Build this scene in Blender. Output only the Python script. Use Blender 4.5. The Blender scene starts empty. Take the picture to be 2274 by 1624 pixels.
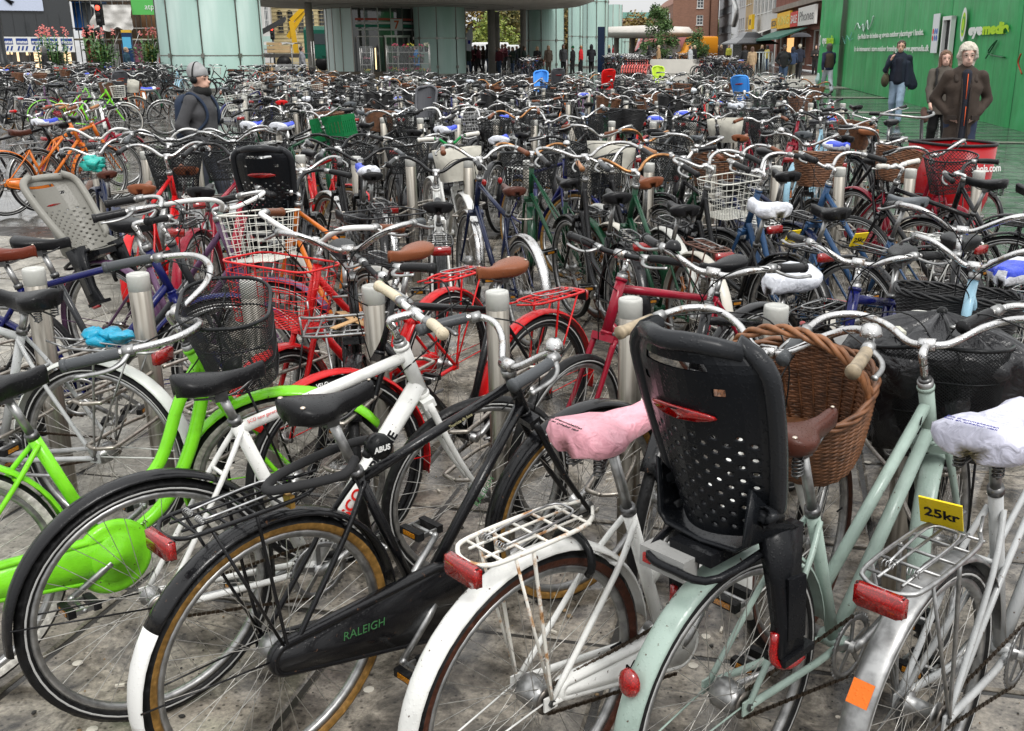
import bpy, math, random
import numpy as np
from mathutils import Vector, Matrix, noise
rnd = random.Random(7)
pi = math.pi
sc = bpy.context.scene
COL = sc.collection

# ------------------------------------------------------------------ camera
CAM_H, PITCH, FPX, CX, CY, IW, IH = 1.758, 0.3018, 2241.7, 1257.9, 812.2, 2274.0, 1624.0
cam_d = bpy.data.cameras.new('camera')
cam = bpy.data.objects.new('camera', cam_d)
COL.objects.link(cam)
cam.location = (0, 0, CAM_H)
cam.rotation_euler = (pi / 2 - PITCH, 0, 0)
cam_d.sensor_width = 36
cam_d.lens = FPX / IW * 36
cam_d.shift_x = (IW / 2 - CX) / IW
cam_d.clip_start = 0.05
cam_d.clip_end = 1500
sc.camera = cam

# ------------------------------------------------------------------ sky, sun, exposure
SUN_EL, SUN_ROT = math.radians(52), math.radians(150)
world = bpy.data.worlds.new('World')
sc.world = world
world.use_nodes = True
wt = world.node_tree
wt.nodes.clear()
w_out = wt.nodes.new('ShaderNodeOutputWorld')
w_bg = wt.nodes.new('ShaderNodeBackground')
w_sky = wt.nodes.new('ShaderNodeTexSky')
w_sky.sky_type = 'NISHITA'
w_sky.sun_disc = False
w_sky.sun_elevation = SUN_EL
w_sky.sun_rotation = SUN_ROT
w_sky.air_density = 1.0
w_sky.dust_density = 6.0
w_sky.ozone_density = 1.0
w_hs = wt.nodes.new('ShaderNodeHueSaturation')
w_hs.inputs['Saturation'].default_value = 0.10
w_mix = wt.nodes.new('ShaderNodeMixRGB')
w_mix.inputs[0].default_value = 0.85
# the light of a closed cloud cover: three times as bright overhead as at the horizon
w_g = wt.nodes.new('ShaderNodeTexCoord')
w_s = wt.nodes.new('ShaderNodeSeparateXYZ')
w_m = wt.nodes.new('ShaderNodeMapRange')
w_m.inputs['From Min'].default_value = 0.0
w_m.inputs['To Min'].default_value = 6.2
w_m.inputs['To Max'].default_value = 15.5
w_t = wt.nodes.new('ShaderNodeMixRGB')
w_t.blend_type = 'MULTIPLY'
w_t.inputs[0].default_value = 1.0
w_t.inputs[2].default_value = (0.985, 0.995, 1.0, 1)
wt.links.new(w_g.outputs['Generated'], w_s.inputs[0])
wt.links.new(w_s.outputs['Z'], w_m.inputs['Value'])
wt.links.new(w_m.outputs[0], w_t.inputs[1])
wt.links.new(w_t.outputs[0], w_mix.inputs[2])
wt.links.new(w_sky.outputs[0], w_hs.inputs['Color'])
wt.links.new(w_hs.outputs[0], w_mix.inputs[1])
wt.links.new(w_mix.outputs[0], w_bg.inputs[0])
wt.links.new(w_bg.outputs[0], w_out.inputs[0])
w_bg.inputs[1].default_value = 0.115
sun_d = bpy.data.lights.new('sun', 'SUN')
sun = bpy.data.objects.new('sun', sun_d)
COL.objects.link(sun)
sun_d.energy = 1.5
sun_d.angle = math.radians(20)
sun_d.color = (1.0, 0.97, 0.93)
_sd = Vector((math.sin(SUN_ROT) * math.cos(SUN_EL), math.cos(SUN_ROT) * math.cos(SUN_EL), math.sin(SUN_EL)))
sun.rotation_euler = _sd.to_track_quat('Z', 'Y').to_euler()
sc.view_settings.view_transform = 'Standard'
sc.view_settings.look = 'None'
sc.view_settings.exposure = 0.30
sc.view_settings.gamma = 1.0
sc.view_settings.use_curve_mapping = False
sc.render.engine = 'CYCLES'
sc.cycles.max_bounces = 5
sc.cycles.diffuse_bounces = 3
sc.cycles.glossy_bounces = 3
sc.cycles.transmission_bounces = 3
sc.cycles.transparent_max_bounces = 6
sc.cycles.caustics_reflective = False
sc.cycles.caustics_refractive = False
sc.cycles.use_denoising = True
sc.cycles.sample_clamp_indirect = 4

# the square rises very gently away from the viewer
SLOPE, Y0 = 0.007, 8.0
def gz(y):
 return max(0.0, y - Y0) * SLOPE
_f = Vector((0, math.cos(PITCH), -math.sin(PITCH)))
_r = Vector((1, 0, 0))
_u = _r.cross(_f)
def ray(px, py):
 return _f + _r * ((px - CX) / FPX) - _u * ((py - CY) / FPX)
def at(px, py, d):
 """world point seen at picture place (px, py) when it stands d metres ahead"""
 v = ray(px, py)
 return Vector((0, 0, CAM_H)) + v * (d / v.y)
def gnd(px, py, h=0.0):
 """world point at height h above the paving seen at picture place (px, py)"""
 v = ray(px, py)
 z = h
 p = None
 for _ in range(60):
  t = (z - CAM_H) / v.z
  p = Vector((0, 0, CAM_H)) + v * t
  z += 0.5 * (gz(p.y) + h - z)
 return p

# ------------------------------------------------------------------ mesh building
class MB:
 """collects faces; builds one mesh"""
 def __init__(s):
  s.v, s.f, s.m, s.mats = [], [], [], []
  s.cur = 0
  s.flat = set()
  s.isflat = False
 def mat(s, m, flat=False):
  if m not in s.mats:
   s.mats.append(m)
  s.cur = s.mats.index(m)
  s.isflat = flat
  return s
 def add(s, vs, fs):
  o = len(s.v)
  s.v.extend([tuple(p) for p in vs])
  for f in fs:
   if s.isflat:
    s.flat.add(len(s.f))
   s.f.append(tuple(i + o for i in f))
   s.m.append(s.cur)
  return o
 def merge(s, o, M=None):
  off = len(s.v)
  if M is None:
   s.v.extend(o.v)
  else:
   s.v.extend([tuple(M @ Vector(p)) for p in o.v])
  mp = []
  for m in o.mats:
   if m not in s.mats:
    s.mats.append(m)
   mp.append(s.mats.index(m))
  if not mp:
   mp = [s.cur]
  for i, f in enumerate(o.f):
   if i in o.flat:
    s.flat.add(len(s.f))
   s.f.append(tuple(k + off for k in f))
   s.m.append(mp[o.m[i]] if o.m[i] < len(mp) else 0)
  return s
 def xf(s, M):
  s.v = [tuple(M @ Vector(p)) for p in s.v]
  return s
 def mesh(s, name):
  me = bpy.data.meshes.new(name)
  me.from_pydata(s.v, [], s.f)
  for m in s.mats:
   me.materials.append(m)
  n = len(s.f)
  if n:
   me.polygons.foreach_set('material_index', s.m)
   me.polygons.foreach_set('use_smooth', [i not in s.flat for i in range(n)])
  me.update()
  return me
 # --- shapes
 def box(s, c, size, rot=None, flat=True):
  hx, hy, hz = size[0] / 2, size[1] / 2, size[2] / 2
  vs = []
  for x in (-hx, hx):
   for y in (-hy, hy):
    for z in (-hz, hz):
     p = Vector((x, y, z))
     if rot is not None:
      p = rot @ p
     vs.append(p + Vector(c))
  of = s.isflat
  s.isflat = flat
  s.add(vs, [(0, 1, 3, 2), (4, 6, 7, 5), (0, 4, 5, 1), (2, 3, 7, 6), (0, 2, 6, 4), (1, 5, 7, 3)])
  s.isflat = of
  return s
 def bar(s, a, b, w, h, up=(0, 0, 1)):
  a, b = Vector(a), Vector(b)
  d = b - a
  x = d.normalized()
  y = Vector(up).cross(x)
  if y.length < 1e-4:
   y = Vector((0, 1, 0)).cross(x)
  y.normalize()
  z = x.cross(y)
  R = Matrix((x, y, z)).transposed()
  return s.box((a + b) / 2, (d.length, w, h), R)
 def tube(s, pts, r, n=8, closed=False, caps=True, sx=1.0, up=None):
  pts = [Vector(p) for p in pts]
  N = len(pts)
  rs = r if isinstance(r, (list, tuple)) else [r] * N
  tan = []
  for i in range(N):
   if closed:
    t = pts[(i + 1) % N] - pts[i - 1]
   else:
    t = pts[min(i + 1, N - 1)] - pts[max(i - 1, 0)]
   tan.append(t.normalized() if t.length > 1e-9 else Vector((0, 0, 1)))
  ref = Vector(up) if up is not None else (Vector((0, 0, 1)) if abs(tan[0].z) < 0.9 else Vector((1, 0, 0)))
  nv = (ref - tan[0] * ref.dot(tan[0])).normalized()
  vs = []
  for i in range(N):
   if i:
    nv = nv - tan[i] * nv.dot(tan[i])
    if nv.length < 1e-6:
     nv = tan[i].orthogonal()
    nv.normalize()
   bv = tan[i].cross(nv)
   for k in range(n):
    a = 2 * pi * k / n
    vs.append(pts[i] + (nv * math.cos(a) + bv * (math.sin(a) * sx)) * rs[i])
  fs = []
  M = N if closed else N - 1
  for i in range(M):
   j = (i + 1) % N
   for k in range(n):
    k2 = (k + 1) % n
    fs.append((i * n + k, i * n + k2, j * n + k2, j * n + k))
  if caps and not closed:
   fs.append(tuple(range(n - 1, -1, -1)))
   fs.append(tuple((N - 1) * n + k for k in range(n)))
  s.add(vs, fs)
  return s
 def lathe(s, prof, c=(0, 0, 0), axis='z', n=16, M=None, a0=0, a1=2 * pi, loop=False):
  """prof: (radius, height) pairs about an axis"""
  vs, fs = [], []
  full = abs(a1 - a0 - 2 * pi) < 1e-6
  cols = n if full else n + 1
  for k in range(cols):
   a = a0 + (a1 - a0) * k / n
   ca, sa = math.cos(a), math.sin(a)
   for r, h in prof:
    if axis == 'z':
     p = Vector((r * ca, r * sa, h))
    elif axis == 'y':
     p = Vector((r * ca, h, r * sa))
    else:
     p = Vector((h, r * ca, r * sa))
    if M is not None:
     p = M @ p
    vs.append(p + Vector(c))
  L = len(prof)
  for k in range(n):
   k2 = (k + 1) % cols
   for i in range(L if loop else L - 1):
    j = (i + 1) % L
    fs.append((k * L + i, k2 * L + i, k2 * L + j, k * L + j))
  s.add(vs, fs)
  return s
 def loft(s, rings, caps=True, closed=True):
  n = len(rings[0])
  vs = [p for r in rings for p in r]
  fs = []
  for i in range(len(rings) - 1):
   for k in range(n if closed else n - 1):
    k2 = (k + 1) % n
    fs.append((i * n + k, i * n + k2, (i + 1) * n + k2, (i + 1) * n + k))
  if caps and closed:
   fs.append(tuple(range(n - 1, -1, -1)))
   fs.append(tuple((len(rings) - 1) * n + k for k in range(n)))
  s.add(vs, fs)
  return s
 def sphere(s, c, r, n=10, m=7, sc_=(1, 1, 1)):
  vs, fs = [], []
  for j in range(m + 1):
   t = pi * j / m
   for k in range(n):
    a = 2 * pi * k / n
    vs.append((c[0] + r * sc_[0] * math.sin(t) * math.cos(a), c[1] + r * sc_[1] * math.sin(t) * math.sin(a), c[2] + r * sc_[2] * math.cos(t)))
  for j in range(m):
   for k in range(n):
    k2 = (k + 1) % n
    fs.append((j * n + k, (j + 1) * n + k, (j + 1) * n + k2, j * n + k2))
  s.add(vs, fs)
  return s
 def prism(s, poly, z0, z1, flat=True):
  """extrude an xy polygon between two heights"""
  n = len(poly)
  of = s.isflat
  s.isflat = flat
  vs = [(p[0], p[1], z0) for p in poly] + [(p[0], p[1], z1) for p in poly]
  fs = [tuple(range(n - 1, -1, -1)), tuple(range(n, 2 * n))]
  for k in range(n):
   k2 = (k + 1) % n
   fs.append((k, k2, n + k2, n + k))
  s.add(vs, fs)
  s.isflat = of
  return s
 def quad(s, a, b, c, d):
  of = s.isflat
  s.isflat = True
  s.add([a, b, c, d], [(0, 1, 2, 3)])
  s.isflat = of
  return s

def cr(pts, k=6, closed=False):
 """smooth curve through points"""
 P = [Vector(p) for p in pts]
 n = len(P)
 out = []
 R = n if closed else n - 1
 for i in range(R):
  if closed:
   p0, p1, p2, p3 = P[i - 1], P[i], P[(i + 1) % n], P[(i + 2) % n]
  else:
   p0, p1, p2, p3 = P[max(i - 1, 0)], P[i], P[i + 1], P[min(i + 2, n - 1)]
  for j in range(k):
   t = j / k
   out.append(0.5 * ((2 * p1) + (p2 - p0) * t + (2 * p0 - 5 * p1 + 4 * p2 - p3) * t * t + (3 * p1 - p0 - 3 * p2 + p3) * t ** 3))
 if not closed:
  out.append(P[-1])
 return out

def Rz(a): return Matrix.Rotation(a, 4, 'Z')
def Rx(a): return Matrix.Rotation(a, 4, 'X')
def Ry(a): return Matrix.Rotation(a, 4, 'Y')
def T(x, y=0, z=0):
 return Matrix.Translation(Vector((x, y, z)) if not hasattr(x, 'x') else x)

# ------------------------------------------------------------------ materials
MATS = {}
def nmat(name):
 m = bpy.data.materials.new(name)
 m.use_nodes = True
 nt = m.node_tree
 b = nt.nodes['Principled BSDF']
 return m, nt, b
def N(nt, t, **kw):
 n = nt.nodes.new(t)
 for k, v in kw.items():
  if k in n.inputs.keys():
   n.inputs[k].default_value = v
  else:
   setattr(n, k, v)
 return n
def ramp(nt, stops, interp='LINEAR'):
 n = nt.nodes.new('ShaderNodeValToRGB')
 n.color_ramp.interpolation = interp
 e = n.color_ramp.elements
 while len(e) > 1:
  e.remove(e[-1])
 e[0].position = stops[0][0]
 e[0].color = c4(stops[0][1])
 for p, c in stops[1:]:
  x = e.new(p)
  x.color = c4(c)
 return n
def c4(c):
 if isinstance(c, (int, float)):
  return (c, c, c, 1)
 return tuple(c)[:3] + (1,)
def drops(nt, b, scale=170, strength=0.25, coords='Object', small=0.0):
 """beads of rain standing on a surface"""
 tc = N(nt, 'ShaderNodeTexCoord')
 v = N(nt, 'ShaderNodeTexVoronoi', Scale=scale)
 r = ramp(nt, [(0.0, 1), (0.22, 0.75), (0.34, 0)])
 nt.links.new(tc.outputs[coords], v.inputs['Vector'])
 nt.links.new(v.outputs['Distance'], r.inputs[0])
 bp = N(nt, 'ShaderNodeBump', Strength=strength, Distance=0.002)
 nt.links.new(r.outputs[0], bp.inputs['Height'])
 nt.links.new(bp.outputs[0], b.inputs['Normal'])
 return r
def MAT(kind, col=(0.5, 0.5, 0.5), rough=None, name=None):
 key = (kind, tuple(col), rough)
 if key in MATS:
  return MATS[key]
 m, nt, b = nmat(name or kind)
 MATS[key] = m
 b.inputs['Base Color'].default_value = c4(col)
 def R(x):
  b.inputs['Roughness'].default_value = rough if rough is not None else x
 if kind == 'paint':            # the colour sits on the object
  oi = N(nt, 'ShaderNodeObjectInfo')
  no = N(nt, 'ShaderNodeTexNoise', Scale=14.0, Detail=6.0)
  tc = N(nt, 'ShaderNodeTexCoord')
  nt.links.new(tc.outputs['Object'], no.inputs['Vector'])
  rp = ramp(nt, [(0.30, 0.62), (0.5, 1.0), (1, 1.0)])
  nt.links.new(no.outputs[0], rp.inputs[0])
  mx = N(nt, 'ShaderNodeMixRGB', blend_type='MULTIPLY')
  mx.inputs[0].default_value = 0.55
  nt.links.new(oi.outputs['Color'], mx.inputs[1])
  nt.links.new(rp.outputs[0], mx.inputs[2])
  chip = N(nt, 'ShaderNodeTexNoise', Scale=55.0, Detail=5.0, Roughness=0.65)
  nt.links.new(tc.outputs['Object'], chip.inputs['Vector'])
  cr2 = ramp(nt, [(0.655, 0), (0.69, 1)])
  nt.links.new(chip.outputs[0], cr2.inputs[0])
  m5 = N(nt, 'ShaderNodeMixRGB')
  nt.links.new(cr2.outputs[0], m5.inputs[0])
  nt.links.new(mx.outputs[0], m5.inputs[1])
  m5.inputs[2].default_value = (0.07, 0.035, 0.02, 1)
  nt.links.new(m5.outputs[0], b.inputs['Base Color'])
  R(0.20)
  b.inputs['Specular IOR Level'].default_value = 0.30
  b.inputs['Coat Weight'].default_value = 0.10
  b.inputs['Coat Roughness'].default_value = 0.06
  drops(nt, b, 120, 0.25)
 elif kind == 'gloss':          # fixed-colour enamel
  R(0.25)
  b.inputs['Specular IOR Level'].default_value = 0.28
  b.inputs['Coat Weight'].default_value = 0.08
  drops(nt, b, 120, 0.25)
 elif kind == 'chrome':
  b.inputs['Base Color'].default_value = (0.78, 0.78, 0.77, 1)
  b.inputs['Metallic'].default_value = 1
  no = N(nt, 'ShaderNodeTexNoise', Scale=35.0, Detail=4.0)
  tc = N(nt, 'ShaderNodeTexCoord')
  nt.links.new(tc.outputs['Object'], no.inputs['Vector'])
  rp = ramp(nt, [(0.35, 0.09), (0.62, 0.30)])
  nt.links.new(no.outputs[0], rp.inputs[0])
  nt.links.new(rp.outputs[0], b.inputs['Roughness'])
  rc = ramp(nt, [(0.30, (0.60, 0.60, 0.60)), (0.60, (0.52, 0.51, 0.50)), (0.72, (0.26, 0.21, 0.17))])
  nt.links.new(no.outputs[0], rc.inputs[0])
  nt.links.new(rc.outputs[0], b.inputs['Base Color'])
  drops(nt, b, 120, 0.45)
 elif kind == 'alu':
  b.inputs['Metallic'].default_value = 0.9
  R(0.38)
  no = N(nt, 'ShaderNodeTexNoise', Scale=40.0, Detail=5.0)
  tc = N(nt, 'ShaderNodeTexCoord')
  nt.links.new(tc.outputs['Object'], no.inputs['Vector'])
  rc = ramp(nt, [(0.3, [c * 0.55 for c in col]), (0.6, col)])
  nt.links.new(no.outputs[0], rc.inputs[0])
  nt.links.new(rc.outputs[0], b.inputs['Base Color'])
 elif kind == 'rubber':
  R(0.48)
  b.inputs['Specular IOR Level'].default_value = 0.18
  tc = N(nt, 'ShaderNodeTexCoord')
  no = N(nt, 'ShaderNodeTexNoise', Scale=60.0, Detail=5.0)
  nt.links.new(tc.outputs['Object'], no.inputs['Vector'])
  rc = ramp(nt, [(0.35, [c * 0.6 for c in col]), (0.6, col), (0.8, [min(1, c * 1.8 + 0.02) for c in col])])
  nt.links.new(no.outputs[0], rc.inputs[0])
  nt.links.new(rc.outputs[0], b.inputs['Base Color'])
  rr = ramp(nt, [(0.4, 0.28), (0.65, 0.65)])
  nt.links.new(no.outputs[0], rr.inputs[0])
  nt.links.new(rr.outputs[0], b.inputs['Roughness'])
  bp = N(nt, 'ShaderNodeBump', Strength=0.25, Distance=0.002)
  wv = N(nt, 'ShaderNodeTexVoronoi', Scale=140.0)
  nt.links.new(tc.outputs['Object'], wv.inputs['Vector'])
  nt.links.new(wv.outputs['Distance'], bp.inputs['Height'])
  nt.links.new(bp.outputs[0], b.inputs['Normal'])
 elif kind == 'plastic':
  R(0.27)
  b.inputs['Specular IOR Level'].default_value = 0.17
  drops(nt, b, 110, 0.35)
 elif kind == 'saddle':
  tc = N(nt, 'ShaderNodeTexCoord')
  v = N(nt, 'ShaderNodeTexVoronoi', Scale=130.0)
  b.inputs['Specular IOR Level'].default_value = 0.24
  r = ramp(nt, [(0.0, 1), (0.16, 0.75), (0.27, 0)])
  no = N(nt, 'ShaderNodeTexNoise', Scale=400.0, Detail=2.0)
  nt.links.new(tc.outputs['Object'], v.inputs['Vector'])
  nt.links.new(tc.outputs['Object'], no.inputs['Vector'])
  nt.links.new(v.outputs['Distance'], r.inputs[0])
  ad = N(nt, 'ShaderNodeMath', operation='MULTIPLY_ADD')
  ad.inputs[1].default_value = 0.05
  nt.links.new(no.outputs[0], ad.inputs[0])
  nt.links.new(r.outputs[0], ad.inputs[2])
  bp = N(nt, 'ShaderNodeBump', Strength=0.6, Distance=0.003)
  nt.links.new(ad.outputs[0], bp.inputs['Height'])
  nt.links.new(bp.outputs[0], b.inputs['Normal'])
  rr = ramp(nt, [(0.1, 0.36), (0.6, 0.10)])
  nt.links.new(r.outputs[0], rr.inputs[0])
  nt.links.new(rr.outputs[0], b.inputs['Roughness'])
 elif kind == 'cloth':
  R(0.85)
  tc = N(nt, 'ShaderNodeTexCoord')
  no = N(nt, 'ShaderNodeTexNoise', Scale=9.0, Detail=6.0)
  nt.links.new(tc.outputs['Object'], no.inputs['Vector'])
  rc = ramp(nt, [(0.3, [c * 0.7 for c in col]), (0.6, col)])
  nt.links.new(no.outputs[0], rc.inputs[0])
  nt.links.new(rc.outputs[0], b.inputs['Base Color'])
  bp = N(nt, 'ShaderNodeBump', Strength=0.5, Distance=0.02)
  nt.links.new(no.outputs[0], bp.inputs['Height'])
  nt.links.new(bp.outputs[0], b.inputs['Normal'])
 elif kind == 'vinyl':          # thin rain cover or bag
  R(0.3)
  tc = N(nt, 'ShaderNodeTexCoord')
  no = N(nt, 'ShaderNodeTexNoise', Scale=22.0, Detail=5.0, Distortion=1.5)
  nt.links.new(tc.outputs['Object'], no.inputs['Vector'])
  bp = N(nt, 'ShaderNodeBump', Strength=0.7, Distance=0.012)
  nt.links.new(no.outputs[0], bp.inputs['Height'])
  nt.links.new(bp.outputs[0], b.inputs['Normal'])
  rc = ramp(nt, [(0.3, [c * 0.8 for c in col]), (0.65, col)])
  nt.links.new(no.outputs[0], rc.inputs[0])
  nt.links.new(rc.outputs[0], b.inputs['Base Color'])
 elif kind == 'wicker':
  R(0.5)
  tc = N(nt, 'ShaderNodeTexCoord')
  no = N(nt, 'ShaderNodeTexNoise', Scale=30.0, Detail=4.0)
  nt.links.new(tc.outputs['Object'], no.inputs['Vector'])
  rc = ramp(nt, [(0.25, [c * 0.32 for c in col]), (0.5, col), (0.75, [min(1, c * 1.5) for c in col])])
  nt.links.new(no.outputs[0], rc.inputs[0])
  nt.links.new(rc.outputs[0], b.inputs['Base Color'])
 elif kind == 'reflector':
  R(0.12)
  v = N(nt, 'ShaderNodeTexVoronoi', Scale=260.0)
  tc = N(nt, 'ShaderNodeTexCoord')
  nt.links.new(tc.outputs['Object'], v.inputs['Vector'])
  rc = ramp(nt, [(0.1, [c * 0.9 for c in col]), (0.5, [c * 0.35 for c in col])])
  nt.links.new(v.outputs['Distance'], rc.inputs[0])
  nt.links.new(rc.outputs[0], b.inputs['Base Color'])
  b.inputs['Coat Weight'].default_value = 0.8
 elif kind == 'glow':
  R(0.5)
  b.inputs['Emission Color'].default_value = c4(col)
  b.inputs['Emission Strength'].default_value = rough or 1.0
  b.inputs['Roughness'].default_value = 0.5
 elif kind == 'rusty':          # white enamel breaking up into rust
  R(0.4)
  tc = N(nt, 'ShaderNodeTexCoord')
  no = N(nt, 'ShaderNodeTexNoise', Scale=16.0, Detail=9.0, Roughness=0.7)
  nt.links.new(tc.outputs['Object'], no.inputs['Vector'])
  rc = ramp(nt, [(0.0, col), (0.52, col), (0.60, (0.45, 0.24, 0.10)), (0.70, (0.13, 0.05, 0.02))])
  nt.links.new(no.outputs[0], rc.inputs[0])
  nt.links.new(rc.outputs[0], b.inputs['Base Color'])
 else:
  R(0.6)
 return m

BLACK = (0.007, 0.007, 0.008)
def paint(): return MAT('paint')
def chrome(): return MAT('chrome')
def alu(): return MAT('alu', (0.40, 0.40, 0.395))
def dalu(): return MAT('alu', (0.16, 0.16, 0.16))
def rubber(): return MAT('rubber', (0.012, 0.012, 0.0125))
def bplastic(): return MAT('plastic', (0.009, 0.0095, 0.010))
def bgloss(): return MAT('gloss', BLACK)

# ------------------------------------------------------------------ objects
def ob(name, mb, parent=None, mat=None, color=None, me=None):
 if me is None:
  if mat is not None and not mb.mats:
   mb.mats = [mat]
  me = mb.mesh(name)
 o = bpy.data.objects.new(name, me)
 COL.objects.link(o)
 if parent is not None:
  o.parent = parent
 if color is not None:
  o.color = c4(color)
 return o
def tag(o, label=None, cat=None, group=None, kind=None):
 if label: o['label'] = label
 if cat: o['category'] = cat
 if group: o['group'] = group
 if kind: o['kind'] = kind
 return o
def empty(name, loc=(0, 0, 0), rz=0, label=None, cat=None, group=None):
 o = bpy.data.objects.new(name, None)
 COL.objects.link(o)
 o.location = loc
 o.rotation_euler = (0, 0, rz)
 o.empty_display_size = 0.1
 return tag(o, label, cat, group)
def text(name, body, parent, mat, M, size, extr=0.0005, width=None, align='LEFT', bold=0.0, shear=0.0):
 """lettering lying in the local xy plane of M"""
 cu = bpy.data.curves.new(name, 'FONT')
 cu.body = body
 cu.size = size
 cu.extrude = extr
 cu.align_x = align
 cu.offset = bold
 cu.shear = shear
 cu.resolution_u = 3
 cu.materials.append(mat)
 o = bpy.data.objects.new(name, cu)
 me = bpy.data.meshes.new_from_object(o)
 bpy.data.objects.remove(o)
 o = ob(name, None, parent, me=me)
 xs = [v.co.x for v in me.vertices] or [0]
 w = max(xs) - min(xs)
 o.matrix_local = M @ Matrix.Diagonal((width / w, 1, 1, 1)) if width and w > 1e-6 else M
 return o
# ------------------------------------------------------------------ bicycles
PAINTS = {
 'black': (0.006, 0.006, 0.007), 'charcoal': (0.035, 0.037, 0.04), 'white': (0.74, 0.74, 0.71), 'cream': (0.62, 0.58, 0.46),
 'silver': (0.42, 0.43, 0.43), 'red': (0.55, 0.008, 0.010), 'crimson': (0.28, 0.008, 0.025), 'orange': (0.62, 0.16, 0.02),
 'lime': (0.20, 0.66, 0.02), 'green': (0.008, 0.055, 0.025), 'navy': (0.006, 0.012, 0.045), 'blue': (0.022, 0.065, 0.15),
 'pale blue': (0.30, 0.50, 0.62), 'sage': (0.33, 0.42, 0.37), 'purple': (0.10, 0.045, 0.10), 'brown': (0.09, 0.04, 0.02),
 'royal': (0.007, 0.01, 0.09), 'teal': (0.02, 0.16, 0.16), 'pink': (0.7, 0.28, 0.38),
}
R0 = 0.345
class Part:
 def __init__(s, name, mb, color=None, sub=None, label=None):
  s.name, s.mb, s.color, s.sub, s.label = name, mb, color, sub or [], label

_wc = {}
def wheel_mbs(tyre='black', rim='alu', hub='hub', fine=True, reflect=False):
 key = (tyre, rim, hub, fine, reflect)
 if key in _wc:
  return _wc[key]
 seg = 56 if fine else 32
 # tyre: tread and sidewalls
 t = MB()
 tr, rm = 0.0195, R0 - 0.0195
 prof = [(rm + tr * math.cos(a), tr * math.sin(a)) for a in [pi * 2 * k / 10 for k in range(10)]]
 side = {'black': (0.020, 0.020, 0.021), 'brown': (0.07, 0.025, 0.015), 'tan': (0.24, 0.13, 0.035), 'white': (0.6, 0.58, 0.53)}[tyre]
 n = seg
 tread, wall = rubber(), (rubber() if tyre == 'black' else MAT('rubber', side))
 vs = []
 for k in range(n):
  a = 2 * pi * k / n
  for i, (r, h) in enumerate(prof):
   rr = r + (0.0012 if (i in (9, 1) and k % 2) else 0)
   vs.append((rr * math.cos(a), h, rr * math.sin(a)))
 for grp, m in (((8, 9, 0, 1), tread), ((2, 3, 4, 5, 6, 7), wall)):
  t.mat(m)
  fs = []
  for k in range(n):
   k2 = (k + 1) % n
   for i in grp:
    j = (i + 1) % 10
    fs.append((k * 10 + i, k2 * 10 + i, k2 * 10 + j, k * 10 + j))
  t.add(vs, fs)
 if tyre == 'black':            # reflective stripe on the sidewall
  t.mat(MAT('plastic', (0.42, 0.42, 0.41)))
  for sg in (-1, 1):
   t.lathe([(rm - 0.006, sg * 0.0190), (rm - 0.0045, sg * 0.0198), (rm - 0.002, sg * 0.0202), (rm - 0.001, sg * 0.0190)], axis='y', n=n)
 # rim
 r = MB().mat({'alu': alu(), 'chrome': chrome(), 'white': MAT('gloss', (0.7, 0.7, 0.66)), 'black': bgloss()}[rim])
 ro = R0 - 0.034
 r.lathe([(ro, -0.0125), (ro - 0.012, -0.0125), (ro - 0.019, -0.006), (ro - 0.019, 0.006), (ro - 0.012, 0.0125), (ro, 0.0125)], axis='y', n=n, loop=True)
 # spokes
 s = MB().mat(MAT('alu', (0.62, 0.60, 0.56)))
 ns = 36
 for k in range(ns):
  sd = 1 if k % 2 else -1
  a = 2 * pi * k / ns
  off = 0.95 if (k // 2) % 2 else -0.95
  a2 = a + off * 1.0
  h = Vector((0.026 * math.cos(a2), sd * 0.030, 0.026 * math.sin(a2)))
  e = Vector(((ro - 0.016) * math.cos(a), 0, (ro - 0.016) * math.sin(a)))
  s.tube([h, e], 0.00115, n=3, caps=False)
 if reflect:
  s.mat(MAT('reflector', (0.85, 0.25, 0.02)))
  for a in (0.6, 2.9):
   s.box((0.2 * math.cos(a), 0, 0.2 * math.sin(a)), (0.075, 0.012, 0.024), Ry(-a - pi / 2).to_3x3())
 # hub
 h = MB().mat(alu())
 rr = {'hub': 0.018, 'gear': 0.036, 'dynamo': 0.042}[hub]
 h.lathe([(0.0, -0.062), (0.006, -0.062), (0.006, -0.036), (0.030, -0.033), (0.030, -0.029), (rr, -0.024), (rr * 1.04, 0.0), (rr, 0.024), (0.030, 0.029), (0.030, 0.033), (0.006, 0.036), (0.006, 0.062), (0.0, 0.062)], axis='y', n=14)
 h.mat(dalu(), True)
 for sg in (-1, 1):
  h.lathe([(0, sg * 0.056), (0.010, sg * 0.056), (0.010, sg * 0.066), (0, sg * 0.066)], axis='y', n=6)
 h.mat(bplastic())
 h.tube([(0, 0, 0)] and [(ro - 0.02, 0, 0.0), (ro - 0.055, 0, 0.0)], 0.0035, n=5)
 _wc[key] = (h, t, r, s)
 return _wc[key]

def wheel_part(x, kw, M=None):
 h, t, r, s = wheel_mbs(**kw)
 P = Part('wheel', h, sub=[Part('tyre', t), Part('rim', r), Part('spokes', s)])
 P.loc = (M or Matrix.Identity(4)) @ T(x, 0, R0)
 return P

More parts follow.
